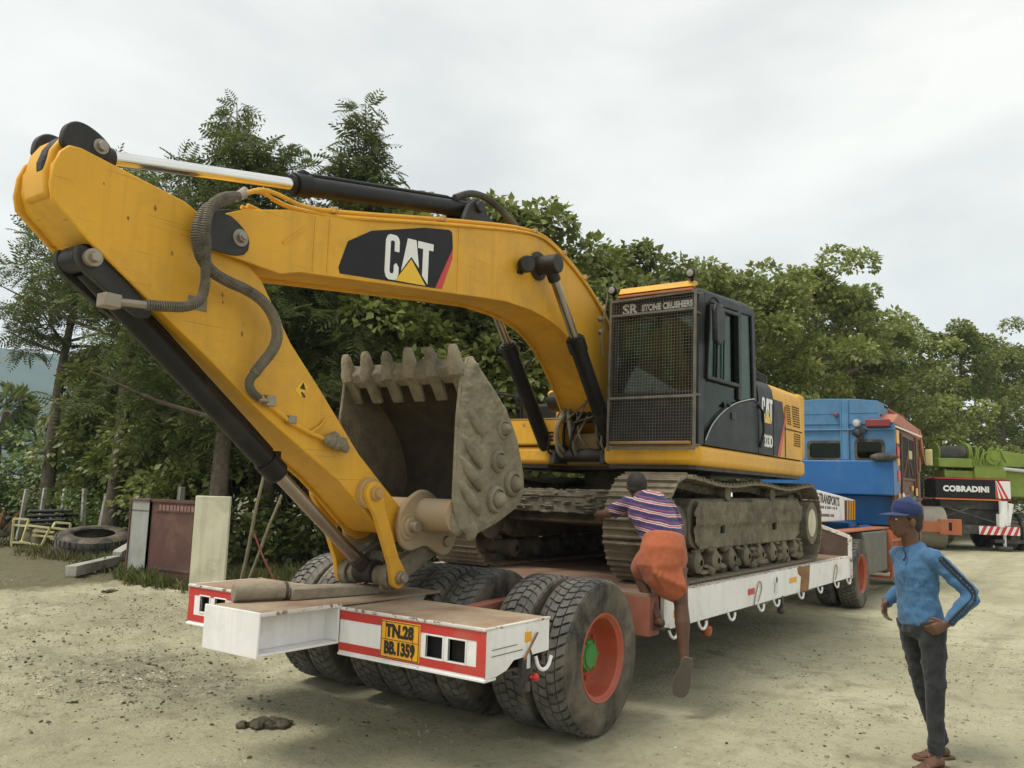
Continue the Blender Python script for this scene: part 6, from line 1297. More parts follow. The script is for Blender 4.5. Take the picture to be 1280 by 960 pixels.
# broad-leaved trees along the road
for i, (x, y, H, W, low, sd, rz, lab) in enumerate([
    (8.9, 8.9, 7.7, 1.9, 1.6, 41, 0, 'broad-leaved tree right of the dark spire, seen just above the digger boom'),
    (10.1, 7.8, 8.1, 1.8, 1.8, 42, 1.0, 'broad-leaved tree with two round tufts standing above the bend of the boom'),
    (11.6, 7.4, 7.4, 2.2, 1.4, 43, 2.2, 'broad-leaved tree sloping down behind the bend of the boom'),
    (14.2, 7.4, 7.6, 2.6, 1.3, 41, 3.3, 'broad-leaved tree between the boom bend and the cab lamps'),
    (16.6, 6.9, 8.5, 2.7, 1.3, 42, 4.1, 'broad-leaved tree directly above the cab roof'),
    (20.2, 6.7, 8.9, 2.9, 1.3, 43, 5.2, 'broad-leaved tree behind the rear of the cab'),
    (23.8, 6.3, 9.5, 2.9, 1.3, 44, .4, 'broad-leaved tree above the engine cover of the digger'),
    (27.3, 5.7, 10.6, 3.0, 1.4, 45, 1.4, 'tall broad-leaved tree rising above the blue lorry cab'),
    (32.2, 5.0, 10.8, 3.2, 1.4, 44, 2.6, 'tall broad-leaved tree right of and behind the blue lorry cab'),
    (37.3, 4.4, 10.2, 3.2, 1.3, 45, 3.6, 'broad-leaved tree lower than its neighbours, behind the lorry mirror'),
    (43.4, 2.9, 11.1, 3.4, 1.3, 44, 4.6, 'broad-leaved tree with an open top above the green crane winch'),
    (49.4, 1.2, 10.8, 3.5, 1.3, 45, 5.5, 'broad-leaved tree above the green crane boom at the right edge'),
    (55.0, -.6, 10.8, 3.6, 1.3, 44, .9, 'last broad-leaved tree of the row, cut off by the right edge')]):
    tree('broad_leaved_tree', lab, GT, 'broad', x, y, H, W, low, sd, rz)
# a second row behind, closing the gaps
for i, (x, y, H, W, sd) in enumerate([(9.5, 13.0, 6.6, 2.8, 43), (13.2, 11.4, 6.9, 2.8, 41), (17.2, 10.4, 7.3, 3.0, 42), (22, 9.6, 8.0, 3.0, 44), (28, 9.0, 9.0, 3.2, 45), (35, 8.2, 9.6, 3.4, 44), (42, 7.0, 9.8, 3.4, 45), (50, 5.4, 10, 3.6, 44), (57, 3.0, 10, 3.6, 45), (61, -2.0, 10, 3.8, 44), (7.9, 15.2, 5.6, 2.0, 42)]):
    tree('broad_leaved_tree', 'broad-leaved tree of the second row, mostly hidden by the trees in front', 'second row of trees behind the roadside trees', 'broad', x, y, H, W, .9, sd, i * 1.3)
# bright low trees far left and two palms
for i, (x, y, H, W, lab) in enumerate([(9.6, 25.5, 2.3, 1.7, 'low bright green tree at the far left behind the fence posts'), (10.6, 21.5, 3.0, 1.9, 'bright green tree beyond the fence, right of the palms'), (8.6, 27.0, 1.7, 1.5, 'lowest bright green bush-like tree below the tall palm'), (8.8, 17.0, 4.6, 1.9, 'pale green tree left of the dark feathery crown')]):
    t_ = tree('small_tree', lab, 'low trees beyond the fence', 'bush', x, y, H, W, .3, 60 + i, 0)
    for ch in t_.children:
        if ch.name.startswith('crown'): ch.data.materials[0] = M['leaf_bright']
def palm(x, y, H, lab, seed):
    rng = random.Random(seed); t = thing('palm_tree', lab, 'palm', (x, y, 0), 'palms by the far hill')
    b = B(); b.tube([(x + .1 * math.sin(i), y, H * i / 8) for i in range(9)], [.20 - .008 * i for i in range(9)], 8); obj('trunk', b, 'bark', t)
    P = []; N = []
    b = B(); top = Vector((x + .1 * math.sin(8), y, H))
    for k in range(26):                                             # fan leaves, each a pleated half disc on a stalk
        a = rng.uniform(0, 6.28); e = rng.uniform(-.7, 1.2); d = Vector((math.cos(a) * math.cos(e), math.sin(a) * math.cos(e), math.sin(e))); q = top + d * .55; s_ = d.orthogonal().normalized(); w = d.cross(s_)
        vs = [q]; n = 12
        for j in range(n + 1):
            th = -1.3 + 2.6 * j / n; r_ = .75 if j % 2 else .55; vs.append(q + (d * math.cos(th) + s_ * math.sin(th)) * r_ + w * (.05 if j % 2 else -.05) - Vector((0, 0, .12 * r_)))
        b.add(vs, [(0, j, j + 1) for j in range(1, n + 1)]); b.cyl(top, q, .02, n=5)
    obj('crown', b, 'leaf_dark', t, ang=10)
for x, y, H, W, lab in ((10.0, 22.3, 5.6, 1.35, 'mid green broad-leaved tree right of the palms, in front of the hill'), (9.0, 19.6, 5.2, 1.9, 'mid green broad-leaved tree behind the leaning fence post')):
    tree('broad_leaved_tree', lab, 'low trees beyond the fence', 'broad', x, y, H, W, .5, 47, x)
palm(11.45, 32.8, 4.3, 'taller fan palm at the far left edge in front of the hazy hill', 1)
palm(12.2, 31.6, 3.0, 'shorter fan palm just right of the taller one, half hidden by bushes', 2)
# undergrowth: bushes and creepers along the foot of the trees, one mass nobody could count
def strip(name, pts, n, spread, hmin, hmax, per, size, m, seed, lab=None):
    rng = np.random.default_rng(seed); P = [Vector(p) for p in pts]; L_ = [0]
    for a, c in zip(P, P[1:]): L_.append(L_[-1] + (c - a).length)
    C_ = []; Rr = []
    for k in range(n):
        s = rng.uniform(0, L_[-1]); i = max(j for j in range(len(L_)) if L_[j] <= s); i = min(i, len(P) - 2); q = P[i].lerp(P[i + 1], (s - L_[i]) / (L_[i + 1] - L_[i]))
        C_.append((q.x + rng.normal(0, spread), q.y + rng.normal(0, spread), rng.uniform(hmin, hmax) * rng.uniform(.3, 1))); Rr.append(rng.uniform(.3, .6))
    me = clump_leaves(C_, Rr, per, rng, size, BROAD_V, BROAD_F, m, name, fill=.3); o = link(name, me); tag(o, kind='stuff'); return o
strip('undergrowth', [(6.9, 14.2, 0), (6.2, 12.2, 0), (6.8, 10.4, 0), (8.6, 8.8, 0), (11, 7.6, 0), (15, 7.0, 0), (20, 6.6, 0)], 170, .35, .2, 1.4, 70, .15, 'leaf_under', 71)
strip('undergrowth', [(8.3, 14.5, 0), (8.6, 12.4, 0), (10.5, 10.4, 0), (16, 8.8, 0), (30, 6.6, 0), (45, 4.0, 0), (60, -2, 0)], 260, .9, .4, 3.0, 60, .24, 'leaf_under', 72)
strip('undergrowth', [(7.6, 21, 0), (8.2, 18.5, 0), (8.2, 16.2, 0), (7.4, 14.4, 0)], 110, .35, .2, 1.4, 70, .14, 'leaf_under', 73)
strip('undergrowth', [(6.9, 14.0, 0), (6.3, 12.4, 0), (7.0, 11.0, 0), (7.9, 9.9, 0), (9.2, 8.6, 0)], 120, .35, 1.0, 3.4, 75, .17, 'leaf_teak', 76)
strip('creeper', [(6.4, 17.6, 0), (6.9, 16.9, 0), (7.4, 16.2, 0)], 26, .22, .2, 1.3, 60, .10, 'leaf_bright', 74)
strip('undergrowth', [(8.5, 31, 0), (9.8, 26, 0), (10, 22, 0), (9.3, 19.5, 0)], 90, .6, .2, 1.2, 60, .22, 'leaf_bright', 75)
def grass(name, areas, m, seed, hh=(.10, .35)):
    """blades as thin bent strips, gathered in tufts"""
    rng = np.random.default_rng(seed); V = []; F = []; o = 0
    for (x0, y0, x1, y1, wdt, n) in areas:
        tt = rng.uniform(0, 1, n); bx = x0 + (x1 - x0) * tt + rng.normal(0, wdt, n); by = y0 + (y1 - y0) * tt + rng.normal(0, wdt, n)
        for cx, cy in zip(bx, by):
            k = 9; h = rng.uniform(*hh); a = rng.uniform(0, 6.28, k); l = rng.uniform(.2, .7, k) * h; px = cx + rng.normal(0, .05, k); py = cy + rng.normal(0, .05, k); hk_ = h * rng.uniform(.5, 1.1, k)
            for j in range(k):
                dx, dy = math.cos(a[j]), math.sin(a[j]); w = .006 + .006 * rng.random()
                V += [(px[j] - dy * w, py[j] + dx * w, -.02), (px[j] + dy * w, py[j] - dx * w, -.02), (px[j] + dx * l[j] * .4 + dy * w * .7, py[j] + dy * l[j] * .4 - dx * w * .7, hk_[j] * .6), (px[j] + dx * l[j], py[j] + dy * l[j], hk_[j])]
                F.append((o, o + 1, o + 2, o + 3)); o += 4
    me = bpy.data.meshes.new(name); me.from_pydata(V, [], F); me.materials.append(M[m]); ob = link(name, me); tag(ob, kind='stuff'); return ob
grass('grass', [(3.86, 8.3, 3.8, 9.9, .06, 120), (4.1, 7.9, 5.2, 6.9, .22, 300), (4.6, 8.2, 7.0, 8.6, .5, 700), (4.9, 11.6, 5.6, 13.2, .3, 260), (5.0, 14.0, 5.2, 15.8, .25, 220), (4.6, 10.9, 6.2, 12.4, .25, 260), (5.6, 11, 8, 9.2, .5, 420), (5.5, 17, 7.2, 19, .4, 200), (6.0, 20, 8.5, 24, .9, 300), (8, 7.4, 14, 6.6, .4, 400)], 'grass', 81, (.06, .20))
grass('weeds', [(3.7, 8.8, 3.85, 10.2, .10, 60), (4.4, 11.9, 5.2, 12.6, .2, 70), (4.5, 7.8, 5.6, 8.6, .3, 130)], 'leaf_under', 82, (.10, .30))
# bare thin stems in the dark under the trees
b = B(); r6 = random.Random(6)
for k in range(46):
    t = r6.random(); x = 6.4 + 2.8 * t + r6.uniform(-.3, .3); y = 12.6 - 3.6 * t + r6.uniform(-.3, .8); h = r6.uniform(1.2, 2.6); b.tube([(x, y, -.05), (x + r6.uniform(-.15, .15), y, h * .5), (x + r6.uniform(-.35, .35), y + r6.uniform(-.2, .2), h)], [.03, .022, .012], 5)
tag(obj('saplings', b, 'bark'), kind='stuff')
# ================================================================== people (own axes: x to the right of the view, y away, z up)
class Body(B):
    """tapered limbs with elliptical rings; a voxel remesh grows them into one continuous skin"""
    def limb(s, pts, n=16):
        """pts: (position, radius) or (position, (side, depth), side-direction)"""
        ps = [Vector(p[0]) for p in pts]; vs = []
        for i, p in enumerate(pts):
            d = (ps[min(i + 1, len(ps) - 1)] - ps[max(i - 1, 0)]).normalized(); r = p[1] if isinstance(p[1], tuple) else (p[1], p[1])
            u = Vector(p[2]) if len(p) > 2 else (d.orthogonal() if i == 0 else u0)
            u = (u - d * u.dot(d)).normalized(); u0 = u; w = d.cross(u)
            vs += [ps[i] + u * (math.cos(2 * math.pi * k / n) * r[0]) + w * (math.sin(2 * math.pi * k / n) * r[1]) for k in range(n)]
        m = len(ps); o = len(vs); d0 = (ps[0] - ps[1]).normalized(); d1 = (ps[-1] - ps[-2]).normalized()
        r0 = pts[0][1] if not isinstance(pts[0][1], tuple) else min(pts[0][1]); r1 = pts[-1][1] if not isinstance(pts[-1][1], tuple) else min(pts[-1][1])
        vs += [ps[0] + d0 * r0 * .6, ps[-1] + d1 * r1 * .6]
        fs = [(j * n + k, j * n + (k + 1) % n, (j + 1) * n + (k + 1) % n, (j + 1) * n + k) for j in range(m - 1) for k in range(n)]
        fs += [(o, (k + 1) % n, k) for k in range(n)] + [(o + 1, (m - 1) * n + k, (m - 1) * n + (k + 1) % n) for k in range(n)]
        s.add(vs, fs); return s
def skin(name, b, m, parent, vox=.009, it=4, fac=.5, fold=None):
    o = obj(name, b, m, parent, ang=180); md = o.modifiers.new('remesh', 'REMESH'); md.mode = 'VOXEL'; md.voxel_size = vox; md.use_smooth_shade = True
    if fold:
        tx = bpy.data.textures.new(name + '_folds', 'CLOUDS'); tx.noise_scale = fold[1]; tx.noise_depth = 2; dm = o.modifiers.new('folds', 'DISPLACE'); dm.texture = tx; dm.strength = fold[0]; dm.mid_level = .5
    if it: sm = o.modifiers.new('smooth', 'SMOOTH'); sm.iterations = it; sm.factor = fac
    return o
def V3(*a): return Vector(a)
def hand(b, wrist, d, palm_n, side, s=1.0, curl=.5, thumb=1):
    """palm with five fingers: d = hand direction, palm_n = the way the palm faces, thumb on the +side when thumb = 1"""
    d = Vector(d).normalized(); pn = Vector(palm_n); pn = (pn - d * pn.dot(d)).normalized(); sd = Vector(side); sd = (sd - d * sd.dot(d) - pn * sd.dot(pn)).normalized(); w = Vector(wrist)
    b.limb([(w, (.026 * s, .019 * s), sd), (w + d * .035 * s, (.036 * s, .017 * s), sd), (w + d * .085 * s, (.041 * s, .015 * s), sd)])
    for k, (o, l) in enumerate(((.030, .072), (.010, .080), (-.011, .075), (-.031, .058))):
        p0 = w + d * .080 * s + sd * o * s; a = curl * (1 + .12 * k); p = [p0]; dd = d.copy()
        for q in (.46, .31, .23):
            dd = (dd * math.cos(a * .8) + pn * math.sin(a * .8)).normalized(); p.append(p[-1] + dd * l * q * s)
        b.limb([(p[0] - d * .012, .0092 * s), (p[1], .0086 * s), (p[2], .0078 * s), (p[3], .0062 * s)], 8)
    t0 = w + d * .028 * s + sd * .030 * s * thumb; t1 = t0 + (d * .55 + sd * .75 * thumb + pn * .25).normalized() * .038 * s; t2 = t1 + (d * .8 + sd * .25 * thumb + pn * .5).normalized() * .030 * s
    b.limb([(t0 - d * .01, .013 * s), (t1, .0105 * s), (t2, .0078 * s)], 8)
def cloth(name, col, rough=.9, bump=.35, bscale=55, var=.12, fold=0.0):
    m, t, p = nodes_mat(name); g = t.nodes.new("ShaderNodeTexCoord").outputs["Object"]
    c = ramp(t, nz(t, g, 6, 5, .6), .3, .7, tuple(x * (1 - var) for x in col) + (1,), tuple(min(1, x * (1 + var)) for x in col) + (1,))
    t.links.new(c, p.inputs["Base Color"]); p.inputs["Roughness"].default_value = rough; p.inputs["Specular IOR Level"].default_value = .2; p.inputs["Sheen Weight"].default_value = .15
    b1 = t.nodes.new("ShaderNodeBump"); b1.inputs["Strength"].default_value = .5; b1.inputs["Distance"].default_value = .012 + fold; mp = t.nodes.new("ShaderNodeMapping"); mp.inputs[3].default_value = (11, 11, 5); t.links.new(g, mp.inputs[0])
    t.links.new(nz(t, mp.outputs[0], 1.3, 3, .5, 1.0), b1.inputs["Height"]); t.links.new(b1.outputs[0], p.inputs["Normal"]); return m, t, p, g, c
M['blue_knit'] = cloth('blue_sweatshirt', (.060, .145, .265), fold=.01)[0]
# faded dark print across the chest of the sweatshirt
def chest_print():
    m = M['blue_knit']; t = m.node_tree; p = t.nodes["Principled BSDF"]; old = p.inputs["Base Color"].links[0].from_socket; g = t.nodes.new("ShaderNodeTexCoord").outputs["Object"]
    s = t.nodes.new("ShaderNodeSeparateXYZ"); t.links.new(g, s.inputs[0])
    def band(v, a, b_, soft=.004): return math_(t, 'MULTIPLY', ramp(t, v, a, a + soft), ramp(t, v, b_, b_ + soft, (1, 1, 1, 1), (0, 0, 0, 1)))
    tot = None; mp = t.nodes.new("ShaderNodeMapping"); mp.inputs[3].default_value = (60, 60, 26); t.links.new(g, mp.inputs[0]); ink = ramp(t, nz(t, mp.outputs[0], 1.0, 2, .5), .46, .50)
    for z0, z1 in ((1.235, 1.250), (1.115, 1.185), (1.085, 1.100), (1.035, 1.045)):
        k = band(math_(t, 'MULTIPLY', s.outputs[2], .5), z0 * .5, z1 * .5); tot = k if tot is None else math_(t, 'ADD', tot, k)
    k = math_(t, 'MULTIPLY', math_(t, 'MULTIPLY', tot, ink), math_(t, 'MULTIPLY', band(math_(t, 'ADD', s.outputs[0], .5), .20, .55), ramp(t, math_(t, 'ADD', s.outputs[1], .5), .57, .59, (1, 1, 1, 1), (0, 0, 0, 1))))
    t.links.new(mixc(t, math_(t, 'MULTIPLY', k, .45), old, (.02, .06, .13)), p.inputs["Base Color"])
chest_print()
M['trousers'] = cloth('charcoal_trousers', (.026, .028, .029), .85)[0]
M['cap_cloth'] = cloth('navy_cap', (.022, .036, .105), .85)[0]
M['lungi'] = cloth('orange_cloth', (.40, .115, .052), .9, fold=.012)[0]
def striped():
    m, t, p, g, c = cloth('striped_tee', (.055, .040, .13)); mp = t.nodes.new("ShaderNodeMapping"); mp.inputs[2].default_value = (R(-6), R(-9), 0); t.links.new(g, mp.inputs[0])
    s = t.nodes.new("ShaderNodeSeparateXYZ"); t.links.new(mp.outputs[0], s.inputs[0])
    z = math_(t, 'ADD', s.outputs[2], math_(t, 'MULTIPLY', math_(t, 'SUBTRACT', nz(t, g, 7, 3), .5), .03))
    f = math_(t, 'FRACT', math_(t, 'MULTIPLY', z, 14.0), 0); r_ = t.nodes.new("ShaderNodeValToRGB"); r_.color_ramp.interpolation = 'CONSTANT'; e = r_.color_ramp.elements
    e[0].position = 0; e[0].color = (.045, .034, .095, 1); e[1].position = .36; e[1].color = (.50, .43, .41, 1)
    for ps_, cc in ((.46, (.36, .075, .07)), (.58, (.50, .43, .41)), (.66, (.045, .035, .11)), (.82, (.20, .06, .13)), (.93, (.045, .04, .13))): x = e.new(ps_); x.color = cc + (1,)
    t.links.new(f, r_.inputs[0]); t.links.new(r_.outputs[0], p.inputs["Base Color"]); return m
M['tee'] = striped()

# ---- standing man, seen three-quarters from his left, looking to the left of the picture
PM = thing('person', 'man in blue sweatshirt and navy cap standing with hands on his hips', 'person', (2.28, -1.85, 0), None, AXR - R(13), local=True)
PM.scale = (.94, .94, .985)
fw = V3(-.86, -.51, 0); lf = V3(.51, -.86, 0)                       # his forward and his left
b = Body()
pel, wai, che, nck = V3(.0, 0, .93), V3(-.02, 0, 1.06), V3(-.03, 0, 1.24), V3(-.045, 0, 1.385)
b.limb([(pel, (.15, .10), lf), (wai, (.125, .09), lf), (che, (.145, .10), lf), (V3(-.035, 0, 1.35), (.13, .075), lf), (nck, (.055, .055), lf)])
HC = V3(-.085, -.015, 1.545); hf = (V3(-.97, -.24, 0)).normalized(); hl = V3(.24, -.97, 0).normalized(); up = V3(0, 0, 1)
b.limb([(V3(-.045, 0, 1.36), .060), (V3(-.060, -.004, 1.42), .056), (HC - up * .03 - hf * .02, .060)])
rotH = Matrix((hf, hl, up)).transposed()
b.ball(HC + up * .035 - hf * .012, (.098, .077, .105), 24, 16, rotH)                 # skull
b.limb([(HC + up * .04 + hf * .055, (.052, .050), hl), (HC - up * .02 + hf * .062, (.052, .045), hl), (HC - up * .068 + hf * .058, (.038, .034), hl), (HC - up * .092 + hf * .062, (.024, .024), hl)])   # face, jaw, chin
b.limb([(HC - up * .055 + hf * .02, (.055, .05), hl), (HC - up * .075 + hf * .06, (.030, .030), hl)])
b.limb([(HC + up * .030 + hf * .098, (.010, .012), hl), (HC - up * .008 + hf * .120, (.015, .014), hl), (HC - up * .020 + hf * .108, (.016, .010), hl)], 10)   # nose
b.limb([(HC - up * .040 + hf * .094 - hl * .022, .010), (HC - up * .041 + hf * .106, .013), (HC - up * .040 + hf * .094 + hl * .022, .010)], 10)                # lips
b.limb([(HC - up * .052 + hf * .094 - hl * .018, .009), (HC - up * .054 + hf * .102, .012), (HC - up * .052 + hf * .094 + hl * .018, .009)], 10)
b.limb([(HC + up * .036 + hf * .092 - hl * .045, .010), (HC + up * .040 + hf * .104, .012), (HC + up * .036 + hf * .092 + hl * .045, .010)], 10)                # brow
for sgn in (1, -1): b.ball(HC + hl * .076 * sgn - hf * .012 - up * .005, (.020, .010, .032), 12, 8, rotH)                                                       # ears
SL, EL, WL_ = V3(.055, -.150, 1.325), V3(.275, -.215, 1.10), V3(.10, -.225, .915)
SR_, ER, WR = V3(-.105, .145, 1.325), V3(-.02, .30, 1.10), V3(-.205, .150, .985)
b.limb([(SL, .052), (SL.lerp(EL, .5), .044), (EL, .038)]); b.limb([(EL, .038), (EL.lerp(WL_, .35), .039), (WL_, .026)])
b.limb([(SR_, .052), (SR_.lerp(ER, .5), .044), (ER, .038)]); b.limb([(ER, .038), (ER.lerp(WR, .35), .039), (WR, .026)])
hand(b, WL_, (-.75, .15, -.42), (.1, .95, .1), (-.3, .1, .9), 1.0, .55, 1)
hand(b, WR, (-.15, -.35, -.9), (.7, -.5, .1), (-.6, -.6, .2), .95, .7, 1)
HL, KL, AL = V3(.045, -.085, .92), V3(.045, -.115, .50), V3(.035, -.14, .085)
HR, KR, AR = V3(-.045, .085, .92), V3(-.005, .10, .52), V3(.135, .135, .085)
for h_, k_, a_, td in ((HL, KL, AL, V3(-.80, -.60, 0)), (HR, KR, AR, V3(-.93, -.36, 0))):
    b.limb([(h_, .080), (h_.lerp(k_, .5), .066), (k_, .050)]); b.limb([(k_, .050), (k_.lerp(a_, .35), .049), (k_.lerp(a_, .8), .034), (a_, .032)])
    td.normalize(); ts = V3(-td.y, td.x, 0)
    b.limb([(a_ - td * .045 - up * .045, (.030, .030), ts), (a_ - up * .035 + td * .03, (.036, .036), ts), (a_ - up * .052 + td * .10, (.042, .022), ts), (a_ - up * .062 + td * .155, (.040, .015), ts)])
    for q in range(5): p0 = a_ - up * .064 + td * .15 + ts * (-.032 + .016 * q); b.limb([(p0, .011), (p0 + td * (.045 - .006 * abs(q - 1)), .009)], 8)
skin('body', b, 'skin', PM, .0065, 3)
b = B()
for sgn in (1, -1):
    e = HC + up * .018 + hf * .084 + hl * .031 * sgn; b.ball(e, (.011, .013, .008), 12, 8, rotH)
obj('eyes', b, 'letter_white', PM, ang=180)
b = B()
for sgn in (1, -1): e = HC + up * .017 + hf * .0905 + hl * .030 * sgn; b.ball(e, (.006, .007, .007), 10, 6, rotH)
obj('irises', b, 'ink', PM, ang=180)
b = Body(); b.ball(HC + up * .042 - hf * .024, (.099, .080, .100), 20, 14, rotH); b.ball(HC - up * .015 - hf * .055, (.058, .070, .060), 16, 10, rotH); b.limb([(HC + hl * .070 + up * .045 + hf * .01, .014), (HC + hl * .072 + up * .01 + hf * .008, .010)], 8)
skin('hair', b, 'hair', PM, .008, 3)
b = Body(); b.limb([(HC + up * .052 - hf * .012, (.086, .104), hl), (HC + up * .085 - hf * .012, (.090, .110), hl), (HC + up * .125 - hf * .020, (.080, .098), hl), (HC + up * .152 - hf * .025, (.045, .056), hl)], 24)
cp = skin('cap', b, 'cap_cloth', PM, .008, 4)
b = B(); n = 14; vs = []
for lay in (0, 1):
    for i in range(n + 1):
        a = -1.25 + 2.5 * i / n; e = V3(math.cos(a), math.sin(a), 0); dz = -.016 * math.sin(a) ** 2
        for rr, zz in ((.088, 0), (.088 + .092 * math.cos(a) ** .8, -.020 * math.cos(a))): vs.append(HC + up * (.062 + dz + zz + .006 * lay) + rotH @ V3(e.x * rr * 1.08 - .012, e.y * rr * .92, 0))
N2 = 2 * (n + 1); fs = []
for i in range(n): a = 2 * i; fs += [(a, a + 1, a + 3, a + 2), (N2 + a, N2 + a + 2, N2 + a + 3, N2 + a + 1), (a + 1, N2 + a + 1, N2 + a + 3, a + 3)]
b.add(vs, fs); obj('cap_brim', b, 'cap_cloth', cp, ang=60)
b = B(); b.ball(HC + up * .158 - hf * .025, .008, 8, 6); obj('cap_button', b, 'cap_cloth', cp)
b = Body()
b.limb([(V3(.0, 0, .885), (.168, .122), lf), (V3(-.005, 0, .93), (.170, .124), lf), (wai, (.152, .116), lf), (che, (.172, .124), lf), (V3(-.03, 0, 1.32), (.158, .096), lf), (V3(-.036, 0, 1.365), (.105, .080), lf), (V3(-.042, 0, 1.40), (.072, .066), lf)], 24)
for S_, E2, W2 in ((SL, EL, WL_), (SR_, ER, WR)):
    b.limb([(S_ + (V3(-.03, 0, 1.32) - S_) * .45, .066), (S_, .062), (S_.lerp(E2, .5), .055), (E2, .050)]); b.limb([(E2, .053), (E2.lerp(W2, .4), .050), (E2.lerp(W2, .85), .040), (W2 + (E2 - W2) * .06, .038)])
rr_ = random.Random(5)
sw = skin('sweatshirt', b, 'blue_knit', PM, .0095, 4, fold=(.026, .055))
for k, off in enumerate((-.014, .014)):                              # two dark stripes down the sleeve towards us
    b = B(); P = []
    for S_, E2, ra, rb2 in ((SL, EL, .070, .055), (EL, WL_, .054, .041)):
        d_ = (E2 - S_).normalized(); o_ = V3(.25, -.97, .15); o_ = (o_ - d_ * o_.dot(d_)).normalized(); s_ = d_.cross(o_)
        for t in (.10, .3, .5, .7, .92): r_ = ra + (rb2 - ra) * t; P.append(S_.lerp(E2, t) + o_ * (r_ * .955) + s_ * off)
    b.tube(smooth(P, 2), .0065, 6); obj('sleeve_stripe', b, 'ink', sw)
b = B()
for i in range(26):
    t = i / 25; S_, E2, ra, rb2, tt = (SL, EL, .070, .055, t * 2) if t < .5 else (EL, WL_, .054, .041, t * 2 - 1); d_ = (E2 - S_).normalized(); o_ = V3(.25, -.97, .15); o_ = (o_ - d_ * o_.dot(d_)).normalized(); s_ = d_.cross(o_); r_ = ra + (rb2 - ra) * tt
    b.bar(S_.lerp(E2, min(.95, max(.08, tt))) + o_ * r_ * .96 - s_ * .013, S_.lerp(E2, min(.95, max(.08, tt))) + o_ * r_ * .96 + s_ * .013, .006, .006)
obj('sleeve_rungs', b, 'ink', sw)['kind'] = 'stuff'
b = B(); q = V3(-.045, -.06, 1.39); b.tube(smooth([q + V3(-.06, .0, .0), q + V3(-.08, -.02, -.02), q + V3(-.06, -.03, -.06), q + V3(-.075, -.035, -.085)], 2), .005, 6); b.ball(q + V3(-.078, -.036, -.09), .009, 8, 6); obj('collar_cord', b, 'ink', sw)
b = Body(); b.limb([(V3(.0, 0, .97), (.142, .108), lf), (V3(.0, 0, .90), (.155, .116), lf), (V3(.0, 0, .82), (.150, .112), lf)], 24)
for h_, k_, a_ in ((HL, KL, AL), (HR, KR, AR)):
    b.limb([(h_ + V3(0, 0, -.02), .098), (h_.lerp(k_, .45), .084), (k_ + up * .03, .066), (k_, .064)]); b.limb([(k_, .062), (k_.lerp(a_, .35), .059), (k_.lerp(a_, .75), .051), (a_ + up * .012, .053)])
    for z in (.02, .06, .10): q = a_.lerp(k_, z * 1.9 + .03); b.limb([(q + V3(-.05, -.02, .005), .012), (q + V3(0, -.055, -.006), .014), (q + V3(.05, -.015, .008), .010)], 8)
    q = k_; b.limb([(q + V3(-.05, -.03, .03), .013), (q + V3(.0, -.06, .0), .014), (q + V3(.05, -.02, .03), .010)], 8)
tr_o = skin('trousers', b, 'trousers', PM, .009, 3, fold=(.026, .07))
b = B(); b.tube([V3(.085, -.125, .875), V3(.06, -.135, .80), V3(.055, -.13, .77)], .005, 6); obj('pocket_seam', b, 'ink', tr_o)
for a_, td in ((AL, V3(-.80, -.60, 0)), (AR, V3(-.93, -.36, 0))):
    td.normalize(); ts = V3(-td.y, td.x, 0); b = B(); P = [(-.085, .030), (-.07, .040), (.02, .042), (.10, .050), (.17, .050), (.205, .036), (.215, .0)]
    out_ = [(a_ + td * u + ts * w) for u, w in P] + [(a_ + td * u - ts * w) for u, w in reversed(P)]
    b.prism([(p.x, p.y) for p in out_], 'z', .0, .018); b.tube(smooth([a_ - up * .065 + td * .13 + ts * .048, a_ - up * .022 + td * .10, a_ - up * .065 + td * .10 - ts * .048], 2), .012, 6); obj('sandal', b, 'wood_brown', PM, .004)

# ---- man climbing on to the trailer, seen from behind
PC = thing('person', 'man in striped t-shirt and orange cloth climbing onto the trailer against the digger track', 'person', (2.19, -.07, 0), None, AXR, local=True)
b = Body()
hipc, waic, chec, nkc = V3(.0, .02, 1.17), V3(-.005, .08, 1.33), V3(-.085, .20, 1.52), V3(-.15, .28, 1.635)
sd = V3(1, .05, .05)
b.limb([(hipc, (.165, .12), sd), (waic, (.135, .10), sd), (chec, (.165, .105), sd), (V3(-.125, .25, 1.60), (.13, .08), sd), (nkc, (.060, .06), sd)])
H2 = V3(-.172, .33, 1.725); b.limb([(nkc, .060), (V3(-.160, .30, 1.67), .052), (H2 - V3(0, .0, .04), .055)])
b.ball(H2 + V3(0, 0, .0), (.078, .098, .100), 22, 16, Euler((R(-14), R(-6), R(8))).to_matrix()); b.limb([(H2 + V3(0, .06, -.0), (.055, .05), (1, 0, 0)), (H2 + V3(-.005, .07, -.06), (.045, .04), (1, 0, 0)), (H2 + V3(-.005, .075, -.095), (.024, .024), (1, 0, 0))])
b.limb([(H2 + V3(-.005, .105, .005), (.010, .012), (1, 0, 0)), (H2 + V3(-.005, .130, -.025), (.016, .014), (1, 0, 0))], 10); b.limb([(H2 + V3(-.03, .105, -.052), .009), (H2 + V3(-.005, .115, -.054), .012), (H2 + V3(.02, .105, -.052), .009)], 10)
for sgn in (1, -1): b.ball(H2 + V3(.079 * sgn, .005, -.015), (.010, .018, .030), 10, 8)
sL, eL, wL = V3(-.265, .25, 1.565), V3(-.40, .30, 1.485), V3(-.465, .50, 1.475)
sR, eR, wR = V3(.055, .22, 1.565), V3(.165, .24, 1.36), V3(.185, .43, 1.40)
for s_, e_, w_ in ((sL, eL, wL), (sR, eR, wR)): b.limb([(s_, .050), (s_.lerp(e_, .5), .045), (e_, .038)]); b.limb([(e_, .038), (e_.lerp(w_, .4), .037), (w_, .026)])
